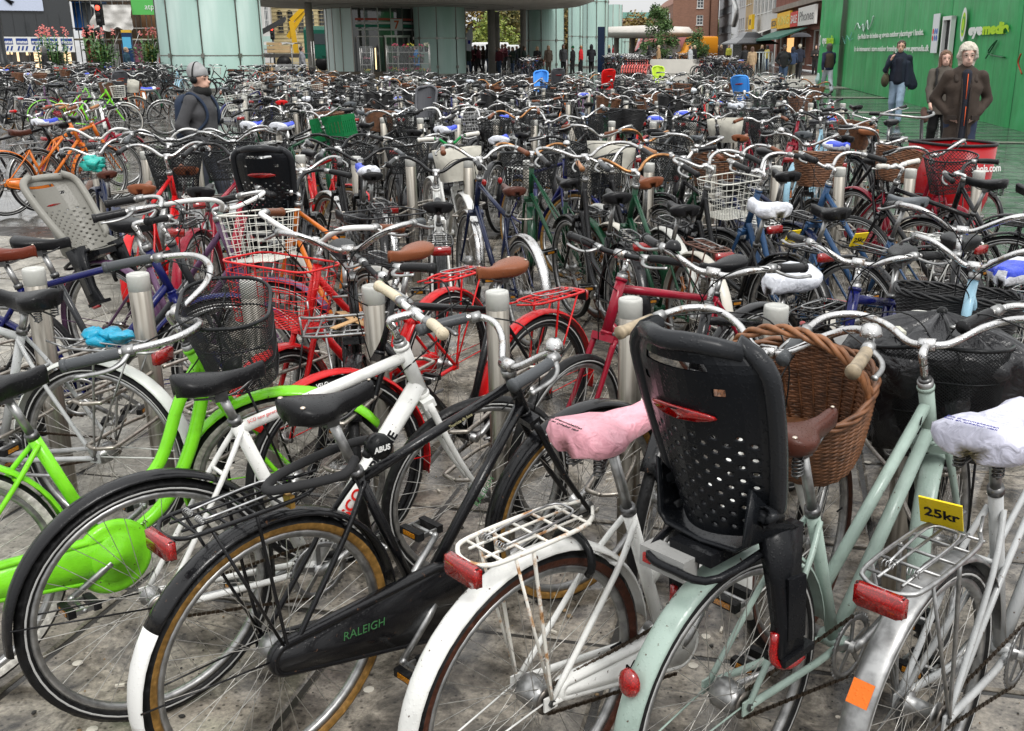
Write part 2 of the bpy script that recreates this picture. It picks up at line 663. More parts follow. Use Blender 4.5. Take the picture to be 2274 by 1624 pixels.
def fender(cx, a0, a1, r=R0 + 0.016, w=0.031, n=26, tip=None, m=None, mudflap=False, stay=True, stay_m=None, flare=0.0):
 """a curved mudguard over a wheel; angles from straight ahead, going up and back"""
 mb = MB().mat(m or paint())
 K = 8
 cut = None
 def ring(a, inner):
  out = []
  for k in range(K + 1):
   t = -1 + 2 * k / K
   y = w * math.sin(t * pi / 2 * 0.96) / math.sin(pi / 2 * 0.96)
   rr = r + 0.014 * (math.cos(t * pi / 2) - 0.4) - (0.0014 if inner else 0)
   out.append(Vector((cx + rr * math.cos(a), y * (0.965 if inner else 1), R0 + rr * math.sin(a))))
  return out
 rings = []
 for i in range(n + 1):
  a = a0 + (a1 - a0) * i / n
  o = ring(a, False)
  inn = ring(a, True)
  rings.append((a, o + inn[::-1]))
 if tip:
  split = max(1, int(n * (1 - tip[0])))
  mb.loft([q for _, q in rings[:split + 1]])
  mb.mat(tip[1])
  mb.loft([q for _, q in rings[split:]])
 else:
  mb.loft([q for _, q in rings])
 if stay:
  mb.mat(stay_m or m or paint())
  for fr in ((0.97, 0.80) if stay == 2 else (0.93,)):
   a = a0 + (a1 - a0) * fr
   for sg in (-1, 1):
    e = Vector((cx + (r - 0.002) * math.cos(a), sg * w, R0 + (r - 0.002) * math.sin(a)))
    mb.tube([(cx, sg * 0.052, R0 + 0.004), e], 0.0026, n=5)
   e1 = Vector((cx + (r + 0.01) * math.cos(a), -w * 1.02, R0 + (r + 0.01) * math.sin(a)))
 return mb

def saddle_mb(kind='wide', m=None, z=0.98, x=0.06, sc_=1.0, tilt=0.0, springs=False, puff=0.0, rivets=False):
 """nose points forward"""
 mb = MB().mat(m or MAT('saddle', (0.014, 0.014, 0.016)))
 wd = {'wide': 0.108, 'sport': 0.072, 'leather': 0.088}[kind]
 L0, L1 = (-0.125, 0.135) if kind == 'wide' else (-0.13, 0.15)
 st = [(0.0, 0.30), (0.03, 0.78), (0.12, 0.98), (0.25, 1.0), (0.38, 0.84), (0.50, 0.52), (0.62, 0.34), (0.78, 0.25), (0.92, 0.215), (0.98, 0.17), (1.0, 0.06)]
 th = {'wide': 0.055, 'sport': 0.04, 'leather': 0.042}[kind]
 rings = []
 n = 16
 for t, wf in st:
  xx = L0 + (L1 - L0) * t
  w = (wd * wf) * sc_ + puff
  rise = 0.018 * (1 - math.cos(t * pi)) * -0.5 + 0.012 * abs(t - 0.55) * 2 + (0.006 if t > 0.8 else 0) - (0.012 if t in (0.0, 1.0) else 0)
  ring = []
  for k in range(n):
   a = 2 * pi * k / n
   cy_, sy = math.cos(a), math.sin(a)
   y = w * (abs(cy_) ** 0.8) * (1 if cy_ > 0 else -1)
   if sy >= 0:
    zz = (0.016 + puff) * sy ** 0.8 * (1.0)
    zz -= 0.35 * (abs(y) / wd) ** 2 * 0.03
   else:
    zz = -th * (0.55 + 0.45 * wf) * (abs(sy) ** 0.5) * (1 if abs(cy_) > 0.3 else 0.55) - 0.008
    y *= 0.93
   ring.append(Vector((xx * sc_ if sc_ != 1 else xx, y, zz + rise)))
  rings.append(ring)
 mb.loft(rings)
 if puff:
  rr = random.Random(int(wd * 1000) + int(puff * 9999))
  for i, v in enumerate(mb.v):
   k = noise.noise(Vector(v) * 42) * 0.012 + noise.noise(Vector(v) * 90) * 0.005
   low = max(0, -v[2]) * 0.5
   mb.v[i] = (v[0] * (1.05 + low), v[1] * (1 + low) + (k if v[1] > 0 else -k), v[2] + k * 0.8)
 if rivets:
  mb.mat(MAT('alu', (0.7, 0.6, 0.5)))
  for y in (-0.055, -0.02, 0.02, 0.055):
   mb.sphere((L0 + 0.012 + abs(y) * 0.12, y, 0.020), 0.008, 8, 5, (1, 1, 0.5))
  mb.sphere((L1 - 0.012, 0, 0.017), 0.006, 8, 5, (1, 1, 0.5))
 # rails and springs
 mb.mat(dalu())
 for sg in (-1, 1):
  mb.tube(cr([(0.10, sg * 0.012, -0.03), (0.04, sg * 0.020, -0.055), (-0.03, sg * 0.022, -0.055), (-0.09, sg * 0.04, -0.04)], 4), 0.0035, n=5)
  if springs:
   pts = [(-0.088 + 0.014 * math.cos(t), sg * 0.052 + 0.014 * math.sin(t), -0.085 + 0.0015 * t) for t in [0.5 * i for i in range(60)]]
   mb.tube(pts, 0.0028, n=4)
   mb.tube([(-0.02, sg * 0.022, -0.055), (-0.088, sg * 0.052, -0.09)], 0.004, n=5)
 mb.mat(dalu(), True)
 mb.box((-0.005, 0, -0.055), (0.04, 0.055, 0.028))
 return mb.xf(T(x, 0, z) @ Ry(-tilt) @ Matrix.Diagonal((0.90, 0.84, 0.95, 1)))

BARS = {   # half of a bar from the clamp outwards: (x forward, y, z)
 'city': [(0, 0, 0), (0.012, 0.05, 0.004), (0.055, 0.12, 0.045), (0.062, 0.19, 0.075), (0.02, 0.255, 0.082), (-0.08, 0.292, 0.070), (-0.21, 0.315, 0.052)],
 'dutch': [(0, 0, 0), (0.02, 0.05, 0.0), (0.07, 0.12, 0.035), (0.075, 0.20, 0.06), (0.02, 0.27, 0.06), (-0.10, 0.295, 0.035), (-0.23, 0.30, 0.0)],
 'flat': [(0, 0, 0), (0.0, 0.08, 0.0), (-0.008, 0.18, 0.012), (-0.025, 0.29, 0.018)],
 'riser': [(0, 0, 0), (0, 0.05, 0.0), (0.01, 0.11, 0.035), (-0.01, 0.19, 0.045), (-0.05, 0.30, 0.045)],
 'trekking': [(0, 0, 0), (0.0, 0.06, 0.0), (0.012, 0.13, 0.03), (-0.02, 0.20, 0.045), (-0.09, 0.27, 0.045), (-0.165, 0.31, 0.04)],
}
def plen(pts):
 return sum((pts[i + 1] - pts[i]).length for i in range(len(pts) - 1))
def tail_of(pts, L):
 """last L metres of a path"""
 out = [pts[-1]]
 acc = 0
 for i in range(len(pts) - 1, 0, -1):
  d = (pts[i] - pts[i - 1]).length
  if acc + d >= L:
   out.append(pts[i].lerp(pts[i - 1], (L - acc) / d))
   break
  acc += d
  out.append(pts[i - 1])
 return out[::-1]

def mesh_lattice(mb, rings, r, step_v=1, n=3, diag=False):
 """wires along rings and across them; rings are equal-length closed loops"""
 L = len(rings[0])
 if diag:
  H = len(rings)
  for k in range(0, L):
   for sgn in (1, -1):
    mb.tube([rings[i][(k + sgn * i) % L] for i in range(H)], r, n=n, caps=False)
 else:
  for k in range(0, L, step_v):
   mb.tube([ring[k] for ring in rings], r, n=n, caps=False)
  for ring in rings:
   mb.tube(ring, r, n=n, closed=True)

def rrect(w, d, rad, n):
 """rounded rectangle loop with n points, centre 0"""
 pts = []
 rad = min(rad, w / 2 - 1e-3, d / 2 - 1e-3)
 segs = []
 per = 2 * (w - 2 * rad) + 2 * (d - 2 * rad) + 2 * pi * rad
 for i in range(n):
  s = per * i / n
  a, b = w - 2 * rad, d - 2 * rad
  q = pi * rad / 2
  if s < a:
   p = (-a / 2 + s, -d / 2)
  elif s < a + q:
   t = (s - a) / rad - pi / 2
   p = (a / 2 + rad * math.cos(t), -b / 2 + rad * math.sin(t))
  elif s < a + q + b:
   p = (w / 2, -b / 2 + (s - a - q))
  elif s < a + 2 * q + b:
   t = (s - a - q - b) / rad
   p = (a / 2 + rad * math.cos(t), b / 2 + rad * math.sin(t))
  elif s < 2 * a + 2 * q + b:
   p = (a / 2 - (s - a - 2 * q - b), d / 2)
  elif s < 2 * a + 3 * q + b:
   t = (s - 2 * a - 2 * q - b) / rad + pi / 2
   p = (-a / 2 + rad * math.cos(t), b / 2 + rad * math.sin(t))
  elif s < 2 * a + 3 * q + 2 * b:
   p = (-w / 2, b / 2 - (s - 2 * a - 3 * q - b))
  else:
   t = (s - 2 * a - 3 * q - 2 * b) / rad + pi
   p = (-a / 2 + rad * math.cos(t), -b / 2 + rad * math.sin(t))
  pts.append(p)
 return pts

_bc = {}
def basket_mb(kind, fine=True):
 """basket standing on the origin, mouth upward, x is the riding direction"""
 key = (kind, fine)
 if key in _bc:
  return _bc[key]
 mb = MB()
 if kind in ('mesh', 'netwide'):            # expanded black metal, rounded, higher at the back
  W, D, H = (0.37, 0.26, 0.25) if kind == 'mesh' else (0.44, 0.32, 0.24)
  mb.mat(MAT('plastic', (0.012, 0.013, 0.014)))
  n = 84 if fine else 40
  m = 30 if fine else 11
  rings = []
  for j in range(m + 1):
   t = j / m
   s = 0.76 + 0.24 * t
   rings.append([Vector((p[1] * s, p[0] * s, H * t * (1 + 0.13 * (1 if False else math.cos(math.atan2(p[0], -p[1])))))) for p in rrect(W, D, 0.11, n)])
  mesh_lattice(mb, rings, 0.0011 if fine else 0.0022, diag=True)
  for j in (0, int(m * .33), int(m * .66), m):
   mb.tube(rings[j], 0.0062 if j == m else 0.0028, n=6, closed=True)
  bot = rings[0]
  for k in range(0, n, 2):
   mb.tube([bot[k], bot[(n - k) % n]], 0.0016, n=3)
 elif kind.startswith('wire'):              # open welded wire box
  wc = {'wire': (0.02, 0.02, 0.022), 'wirewhite': (0.74, 0.73, 0.66), 'wiregrey': (0.42, 0.42, 0.42), 'wirered': (0.6, 0.02, 0.02)}[kind]
  mb.mat(MAT('gloss', wc))
  W, D, H = 0.36, 0.27, 0.22
  n, m = 48, 6
  rings = []
  for j in range(m + 1):
   t = j / m
   s = 0.80 + 0.20 * t
   rings.append([Vector((p[1] * s, p[0] * s, H * t)) for p in rrect(W, D, 0.05, n)])
  mesh_lattice(mb, rings, 0.0016, step_v=2)
  mb.tube(rings[-1], 0.0042, n=6, closed=True)
  for i in range(1, 10):
   x = -D * 0.4 + D * 0.8 * i / 10
   mb.tube([(x, -W * 0.4, 0), (x, W * 0.4, 0)], 0.0016, n=3)
  for i in range(1, 13):
   y = -W * 0.4 + W * 0.8 * i / 13
   mb.tube([(-D * 0.4, y, 0), (D * 0.4, y, 0)], 0.0016, n=3)
 elif kind in ('wicker', 'rattanblack'):
  wc = (0.15, 0.062, 0.026) if kind == 'wicker' else (0.012, 0.012, 0.013)
  mb.mat(MAT('wicker', wc))
  W, D, H = (0.37, 0.27, 0.23) if kind == 'wicker' else (0.46, 0.31, 0.26)
  n = 48 if fine else 28
  m = (30 if kind == 'wicker' else 38) if fine else 18
  rr = H / m * 0.58
  for j in range(m + 1):
   t = j / m
   s = 0.72 + 0.28 * t ** 0.8
   ph = j % 2
   mb.tube([Vector((p[1] * s * (1 + (0.014 if (i + ph) % 2 else -0.014)), p[0] * s * (1 + (0.014 if (i + ph) % 2 else -0.014)), H * t)) for i, p in enumerate(rrect(W, D, 0.12, n))], rr, n=5, closed=True)
  for i in range(0, n, 2):
   p = rrect(W, D, 0.12, n)[i]
   mb.tube([Vector((p[1] * s_, p[0] * s_, z_)) for s_, z_ in ((0.72, 0), (0.80, H * 0.3), (0.92, H * 0.7), (1.0, H))], 0.004, n=4)
  nn = 90 if fine else 40
  rim = rrect(W * 1.01, D * 1.01, 0.12, nn)
  for q in range(3):                     # plaited rim
   mb.tube([Vector((p[1] * (1 + 0.022 * math.cos(i * 0.55 + q * 2.1)), p[0] * (1 + 0.022 * math.cos(i * 0.55 + q * 2.1)), H + 0.006 + 0.009 * math.sin(i * 0.55 + q * 2.1))) for i, p in enumerate(rim)], 0.0062, n=5, closed=True)
  mb.prism([(p[1] * 0.7, p[0] * 0.7) for p in rrect(W, D, 0.1, 20)], 0.0, 0.008)
 elif kind in ('crate', 'crategreen'):
  mb.mat(MAT('plastic', (0.01, 0.16, 0.05) if kind == 'crategreen' else (0.02, 0.02, 0.022)), True)
  W, D, H = 0.40, 0.30, 0.25
  for sg in (-1, 1):
   mb.box((sg * D / 2, 0, H - 0.03), (0.008, W, 0.06))
   mb.box((0, sg * W / 2, H - 0.03), (D, 0.008, 0.06))
   mb.box((sg * D / 2, 0, 0.03), (0.008, W, 0.06))
   mb.box((0, sg * W / 2, 0.03), (D, 0.008, 0.06))
   for k in range(9):
    mb.box((sg * D / 2, -W / 2 + W * (k + .5) / 9, H / 2), (0.007, W / 9 * 0.7, H - 0.1))
   for k in range(7):
    mb.box((-D / 2 + D * (k + .5) / 7, sg * W / 2, H / 2), (D / 7 * 0.7, 0.007, H - 0.1))
  mb.box((0, 0, 0.004), (D, W, 0.008))
 elif kind == 'box':                        # plain canvas-like pannier box
  mb.mat(MAT('cloth', (0.55, 0.53, 0.46)))
  W, D, H = 0.36, 0.26, 0.24
  n = 28
  rings = []
  for s, z in ((0.80, 0), (0.92, H * 0.5), (1.0, H), (0.97, H), (0.90, H * 0.5), (0.78, 0.01)):
   rings.append([Vector((p[1] * s, p[0] * s, z)) for p in rrect(W, D, 0.05, n)])
  mb.loft(rings, caps=False)
  mb.add([Vector((p[1] * 0.79, p[0] * 0.79, 0.005)) for p in rrect(W, D, 0.05, n)], [tuple(range(n))])
 _bc[key] = mb
 return mb

def rack_mb(m, L=0.36, w=0.13, z=0.76, x0=-0.28, style='tube', clip=True):
 mb = MB().mat(m)
 pts = [(x0 + L, -w * 0.32, z), (x0 + L * 0.8, -w / 2, z), (x0 + 0.06, -w / 2, z), (x0 + 0.012, -w * 0.32, z - 0.004), (x0, 0, z - 0.006), (x0 + 0.012, w * 0.32, z - 0.004), (x0 + 0.06, w / 2, z), (x0 + L * 0.8, w / 2, z), (x0 + L, w * 0.32, z)]
 mb.tube(cr(pts, 4), 0.0055, n=7)
 for i in range(5):
  xx = x0 + 0.05 + (L - 0.08) * i / 4
  mb.tube([(xx, -w / 2, z), (xx, w / 2, z)], 0.0038, n=5)
 for y in (-w * 0.2, w * 0.2):
  mb.tube([(x0 + 0.03, y, z + 0.001), (x0 + L - 0.02, y, z + 0.001)], 0.0036, n=5)
 for sg in (-1, 1):
  mb.tube(cr([(0.0, sg * 0.062, R0 + 0.01), (-0.03, sg * 0.066, R0 + 0.2), (-0.06, sg * w / 2, z)], 4), 0.0048, n=6)
  mb.tube([(0.0, sg * 0.062, R0 + 0.01), (x0 + 0.08, sg * w / 2, z)], 0.0040, n=6)
  mb.tube([(x0 + L, sg * w * 0.32, z), (0.16, sg * 0.02, z + 0.01)], 0.0042, n=5)
 if clip:
  mb.mat(MAT('alu', (0.5, 0.5, 0.5)))
  mb.tube(cr([(x0 + 0.08, -0.03, z + 0.012), (x0 + 0.26, -0.035, z + 0.022), (x0 + 0.29, 0, z + 0.022), (x0 + 0.26, 0.035, z + 0.022), (x0 + 0.08, 0.03, z + 0.012)], 4), 0.0030, n=5)
  for sg in (-1, 1):
   mb.tube([(x0 + 0.075 + 0.007 * math.cos(t), sg * (0.012 + 0.0012 * t), z + 0.012 + 0.007 * math.sin(t)) for t in [0.7 * i for i in range(34)]], 0.0015, n=3)
 return mb

def crank_mb(style='case', a=-0.6, m=None, bb=(0.46, 0, 0.29)):
 """cranks and pedals"""
 arm = MB().mat(alu())
 bx, _, bz = bb
 L = 0.17
 ends = []
 for sg, aa in ((-1, a), (1, a + pi)):
  ex, ez = bx + L * math.cos(aa), bz + L * math.sin(aa)
  arm.tube([(bx, sg * 0.055, bz), (bx + 0.03 * math.cos(aa), sg * 0.066, bz + 0.03 * math.sin(aa)), (ex, sg * 0.072, ez)], [0.016, 0.012, 0.010], n=7)
  arm.sphere((ex, sg * 0.074, ez), 0.012, 8, 5)
  ends.append((sg, ex, ez))
 arm.lathe([(0.0, -0.062), (0.017, -0.062), (0.017, 0.062), (0.0, 0.062)], c=(bx, 0, bz), axis='y', n=10)
 arm.mat(dalu() if style != 'chain' else MAT('alu', (0.3, 0.3, 0.3)))
 ro, ri = (0.088, 0.072) if style != 'case' else (0.07, 0.06)
 arm.lathe([(ro, -0.046), (ro, -0.050), (ri, -0.050), (ri, -0.046)], c=(bx, 0, bz), axis='y', n=36, loop=True)
 for k in range(5):
  t = 2 * pi * k / 5 + 0.3
  arm.bar((bx, -0.048, bz), (bx + ri * math.cos(t), -0.048, bz + ri * math.sin(t)), 0.014, 0.004, up=(0, 1, 0))
 if style != 'case':
  for k in range(40):
   t = 2 * pi * k / 40
   arm.box((bx + (ro + 0.003) * math.cos(t), -0.048, bz + (ro + 0.003) * math.sin(t)), (0.007, 0.003, 0.006), Ry(-t).to_3x3())
 ped = []
 for sg, ex, ez in ends:
  p = MB().mat(rubber(), True)
  for dx in (-0.036, 0.036):
   p.box((ex + dx, sg * 0.135, ez), (0.022, 0.085, 0.024))
  p.mat(MAT('reflector', (0.9, 0.35, 0.02)), True)
  for dx in (-0.0475, 0.0475):
   p.box((ex + dx, sg * 0.135, ez), (0.003, 0.05, 0.014))
  p.mat(alu())
  p.tube([(ex, sg * 0.078, ez), (ex, sg * 0.18, ez)], 0.007, n=7)
  for dy in (0.097, 0.173):
   p.box((ex, sg * dy, ez), (0.085, 0.006, 0.014))
  ped.append(p)
 return arm, ped

def chain_mb(bb=(0.46, 0, 0.29), y=-0.048):
 mb = MB().mat(MAT('alu', (0.09, 0.065, 0.045)), True)
 bx, _, bz = bb
 def run(a, b, n):
  a, b = Vector(a), Vector(b)
  for i in range(n):
   p = a.lerp(b, (i + 0.5) / n)
   d = (b - a)
   mb.box(p, (d.length / n * 0.80, 0.0065 if i % 2 else 0.0035, 0.0085), Ry(-math.atan2(d.z, d.x)).to_3x3())
 run((0.0, y, R0 + 0.036), (bx, y, bz + 0.09), 36)
 run((0.0, y, R0 - 0.036), (bx, y, bz - 0.09), 36)
 mb.mat(MAT('alu', (0.2, 0.18, 0.16)))
 mb.lathe([(0.034, y - 0.002), (0.034, y + 0.002), (0.01, y + 0.002), (0.01, y - 0.002)], c=(0, 0, R0), axis='y', n=18, loop=True)
 return mb

def case_mb(m, bb=(0.46, 0, 0.29), full=True, y=-0.050, r2=0.105, r1=0.052, th=0.016):
 """closed chain case: hull of two circles"""
 mb = MB().mat(m)
 bx, _, bz = bb
 if full:
  c0, c1 = Vector((0.0, 0, R0)), Vector((bx, 0, bz))
 else:
  c0, c1 = Vector((0.05, 0, R0 + 0.012)), Vector((bx, 0, bz))
 d = c1 - c0
 al = math.atan2(d.z, d.x)
 off = math.acos((r1 - r2) / d.length)
 prof = []
 for k in range(15):
  a = al + off + (2 * pi - 2 * off) * k / 14
  prof.append((c0.x + r1 * math.cos(a), c0.z + r1 * math.sin(a)))
 for k in range(19):
  a = al - off + 2 * off * k / 18
  prof.append((c1.x + r2 * math.cos(a), c1.z + r2 * math.sin(a)))
 n = len(prof)
 cx_ = sum(p[0] for p in prof) / n
 cz_ = sum(p[1] for p in prof) / n
 def ring(s, yy):
  return [Vector((cx_ + (p[0] - cx_) * s, yy, cz_ + (p[1] - cz_) * s)) for p in prof]
 def inset(dd, yy):
  out = []
  for i in range(n):
   a, b = prof[i - 1], prof[(i + 1) % n]
   tx, tz = b[0] - a[0], b[1] - a[1]
   l = math.hypot(tx, tz) or 1
   out.append(Vector((prof[i][0] - tz / l * dd, yy, prof[i][1] + tx / l * dd)))
  return out
 rings = [inset(0.004, y + th), inset(0.0, y + th * 0.6), inset(0.0, y - th * 0.4), inset(0.006, y - th), inset(0.016, y - th - 0.002), inset(0.017, y - th + 0.001), inset(0.019, y - th + 0.001), inset(0.020, y - th - 0.002)]
 mb.loft(rings, caps=True)
 return mb

def child_seat_mb(kind='shell', col=(0.008, 0.009, 0.011), holes=True, pad=None):
 """child seat: x forward, standing on a rack; returns shell, rim, mount, reflector"""
 shell = MB().mat(MAT('plastic', col))
 # back surface: u across (-1..1), v up the back (0..1) then base
 def surf(u, v, o=0.0):
  w = 0.130 + 0.050 * math.sin(min(1, v * 1.2) * pi * 0.5)
  if v > 0.80:
   w *= (1 - ((v - 0.80) / 0.235) ** 3) ** 0.5
  z = 0.04 + 0.47 * v
  xb = -0.10 - 0.15 * v
  cv = 0.10 * (u * u)            # wings wrap forward
  return Vector((xb + cv - o, u * w, z))
 NU, NV = (15, 26) if holes else (9, 14)
 def cell(u0, u1, v0, v1, hole):
  um, vm = (u0 + u1) / 2, (v0 + v1) / 2
  o4 = [(u0, v0), (um, v0), (u1, v0), (u1, vm), (u1, v1), (um, v1), (u0, v1), (u0, vm)]
  outer = [surf(a, b) for a, b in o4]
  outb = [surf(a, b, -0.006) for a, b in o4]
  if not hole:
   shell.add(outer, [tuple(range(8))])
   shell.add(outb, [tuple(range(7, -1, -1))])
   return
  hu, hv = (u1 - u0) * 0.25, (v1 - v0) * 0.25
  inn = [(um - hu * .8, vm - hv * .8), (um, vm - hv * 1.15), (um + hu * .8, vm - hv * .8), (um + hu * 1.15, vm), (um + hu * .8, vm + hv * .8), (um, vm + hv * 1.15), (um - hu * .8, vm + hv * .8), (um - hu * 1.15, vm)]
  i1 = [surf(a, b) for a, b in inn]
  i2 = [surf(a, b, -0.006) for a, b in inn]
  fs = []
  for k in range(8):
   k2 = (k + 1) % 8
   fs += [(k, k2, 8 + k2, 8 + k), (16 + k2, 16 + k, 24 + k, 24 + k2), (8 + k, 8 + k2, 24 + k2, 24 + k)]
  shell.add(outer + i1 + outb + i2, fs)
 for j in range(NV):
  v0, v1 = j / NV, (j + 1) / NV
  for i in range(NU):
   u0, u1 = -1 + 2 * i / NU, -1 + 2 * (i + 1) / NU
   h = holes and 1 <= j <= 14 and 1 <= i <= NU - 2 and (i + j) % 2 == 0
   slot = j == 20 and i in (3, 11)
   if kind != 'open' and holes and j == 23 and 4 <= i <= 10:
    continue
   if slot:
    continue
   cell(u0, u1, v0, v1, h)
 # sides of the seat and the base
 rings = []
 for t in range(9):
  a = t / 8
  x = -0.11 + 0.16 * a
  w = 0.125 + 0.025 * a
  hh = 0.13 * (1 - a) ** 1.3 + 0.02
  ring = [Vector((x, -w - 0.01, 0.035 + hh)), Vector((x, -w, 0.045)), Vector((x, -w * 0.8, 0.022)), Vector((x, 0, 0.012)), Vector((x, w * 0.8, 0.022)), Vector((x, w, 0.045)), Vector((x, w + 0.01, 0.035 + hh)),
    Vector((x, w + 0.001, 0.035 + hh)), Vector((x, w - 0.008, 0.047)), Vector((x, w * 0.78, 0.029)), Vector((x, 0, 0.019)), Vector((x, -w * 0.78, 0.029)), Vector((x, -w + 0.008, 0.047)), Vector((x, -w - 0.001, 0.035 + hh))]
  rings.append(ring)
 shell.loft(rings)
 shell.mat(MAT('plastic', (0.30, 0.30, 0.29)), True).box((-0.155, 0.05, -0.035), (0.05, 0.13, 0.05))
 shell.mat(MAT('reflector', (0.8, 0.02, 0.02)), True).box((-0.183, 0.09, -0.035), (0.006, 0.022, 0.022))
 rim = MB().mat(MAT('plastic', pad or tuple(c * 1.25 + 0.01 for c in col)))
 path = []
 for k in range(0, 25):
  v = k / 24
  p = surf(-1, v)
  path.append(p)
 path2 = [Vector((p.x, -p.y, p.z)) for p in path[::-1]]
 top = cr([path[-2], surf(-0.5, 1.0) + Vector((0, 0, 0.006)), surf(0, 1.0) + Vector((0, 0, 0.008)), surf(0.5, 1.0) + Vector((0, 0, 0.006)), path2[1]], 3)[1:-1]
 base = [Vector((-0.06, -0.145, 0.10)), Vector((-0.08, -0.148, 0.12))]
 allp = base + path[3:] + top + path2[:-3] + [Vector((b.x, -b.y, b.z)) for b in base[::-1]]
 rim.tube(allp, 0.021, n=8)
 mount = MB().mat(MAT('plastic', (0.008, 0.0085, 0.010)))
 mount.box((-0.02, 0, -0.005), (0.24, 0.12, 0.03))
 for sg in (-1, 1):                 # leg guards with foot rests
  mount.loft([[Vector((x, sg * yy, z)) for x, yy in ((x0, y0), (x1, y0), (x1, y0 + 0.035), (x0, y0 + 0.035))] for x0, x1, y0, z in ((-0.05, 0.08, 0.115, 0.05), (-0.02, 0.07, 0.125, -0.08), (-0.005, 0.07, 0.135, -0.18), (0.0, 0.09, 0.135, -0.26), (0.0, 0.10, 0.125, -0.28))])
  mount.box((0.06, sg * 0.15, -0.275), (0.12, 0.06, 0.018))
  mount.bar((0.03, sg * 0.172, -0.06), (0.04, sg * 0.175, -0.22), 0.012, 0.05)
 mount.tube(cr([(0.1, -0.12, 0.02), (-0.16, -0.10, -0.02), (-0.19, 0, -0.03), (-0.16, 0.10, -0.02), (0.1, 0.12, 0.02)], 4), 0.010, n=6)
 refs = []
 if kind == 'shell':
  ref = MB().mat(MAT('reflector', (0.65, 0.01, 0.01)))
  refs.append(ref)
  vs = []
  n = 20
  ring0 = [surf(0.50 * math.cos(2 * pi * k / n), 0.66 + 0.035 * math.sin(2 * pi * k / n), 0.006) for k in range(n)]
  ring1 = [surf(0.46 * math.cos(2 * pi * k / n), 0.66 + 0.030 * math.sin(2 * pi * k / n), 0.011) for k in range(n)]
  ref.loft([ring0, ring1])
  for sg in (-1, 1):
   ref = MB().mat(MAT('reflector', (0.65, 0.01, 0.01)))
   refs.append(ref)
   ref.tube(cr([(-0.006, sg * 0.150, -0.20), (-0.008, sg * 0.152, -0.27), (0.03, sg * 0.17, -0.292), (0.08, sg * 0.172, -0.290)], 3), 0.011, n=6)
 return shell, rim, mount, refs

def hel(S, k, d):
 return S.get(k, d)

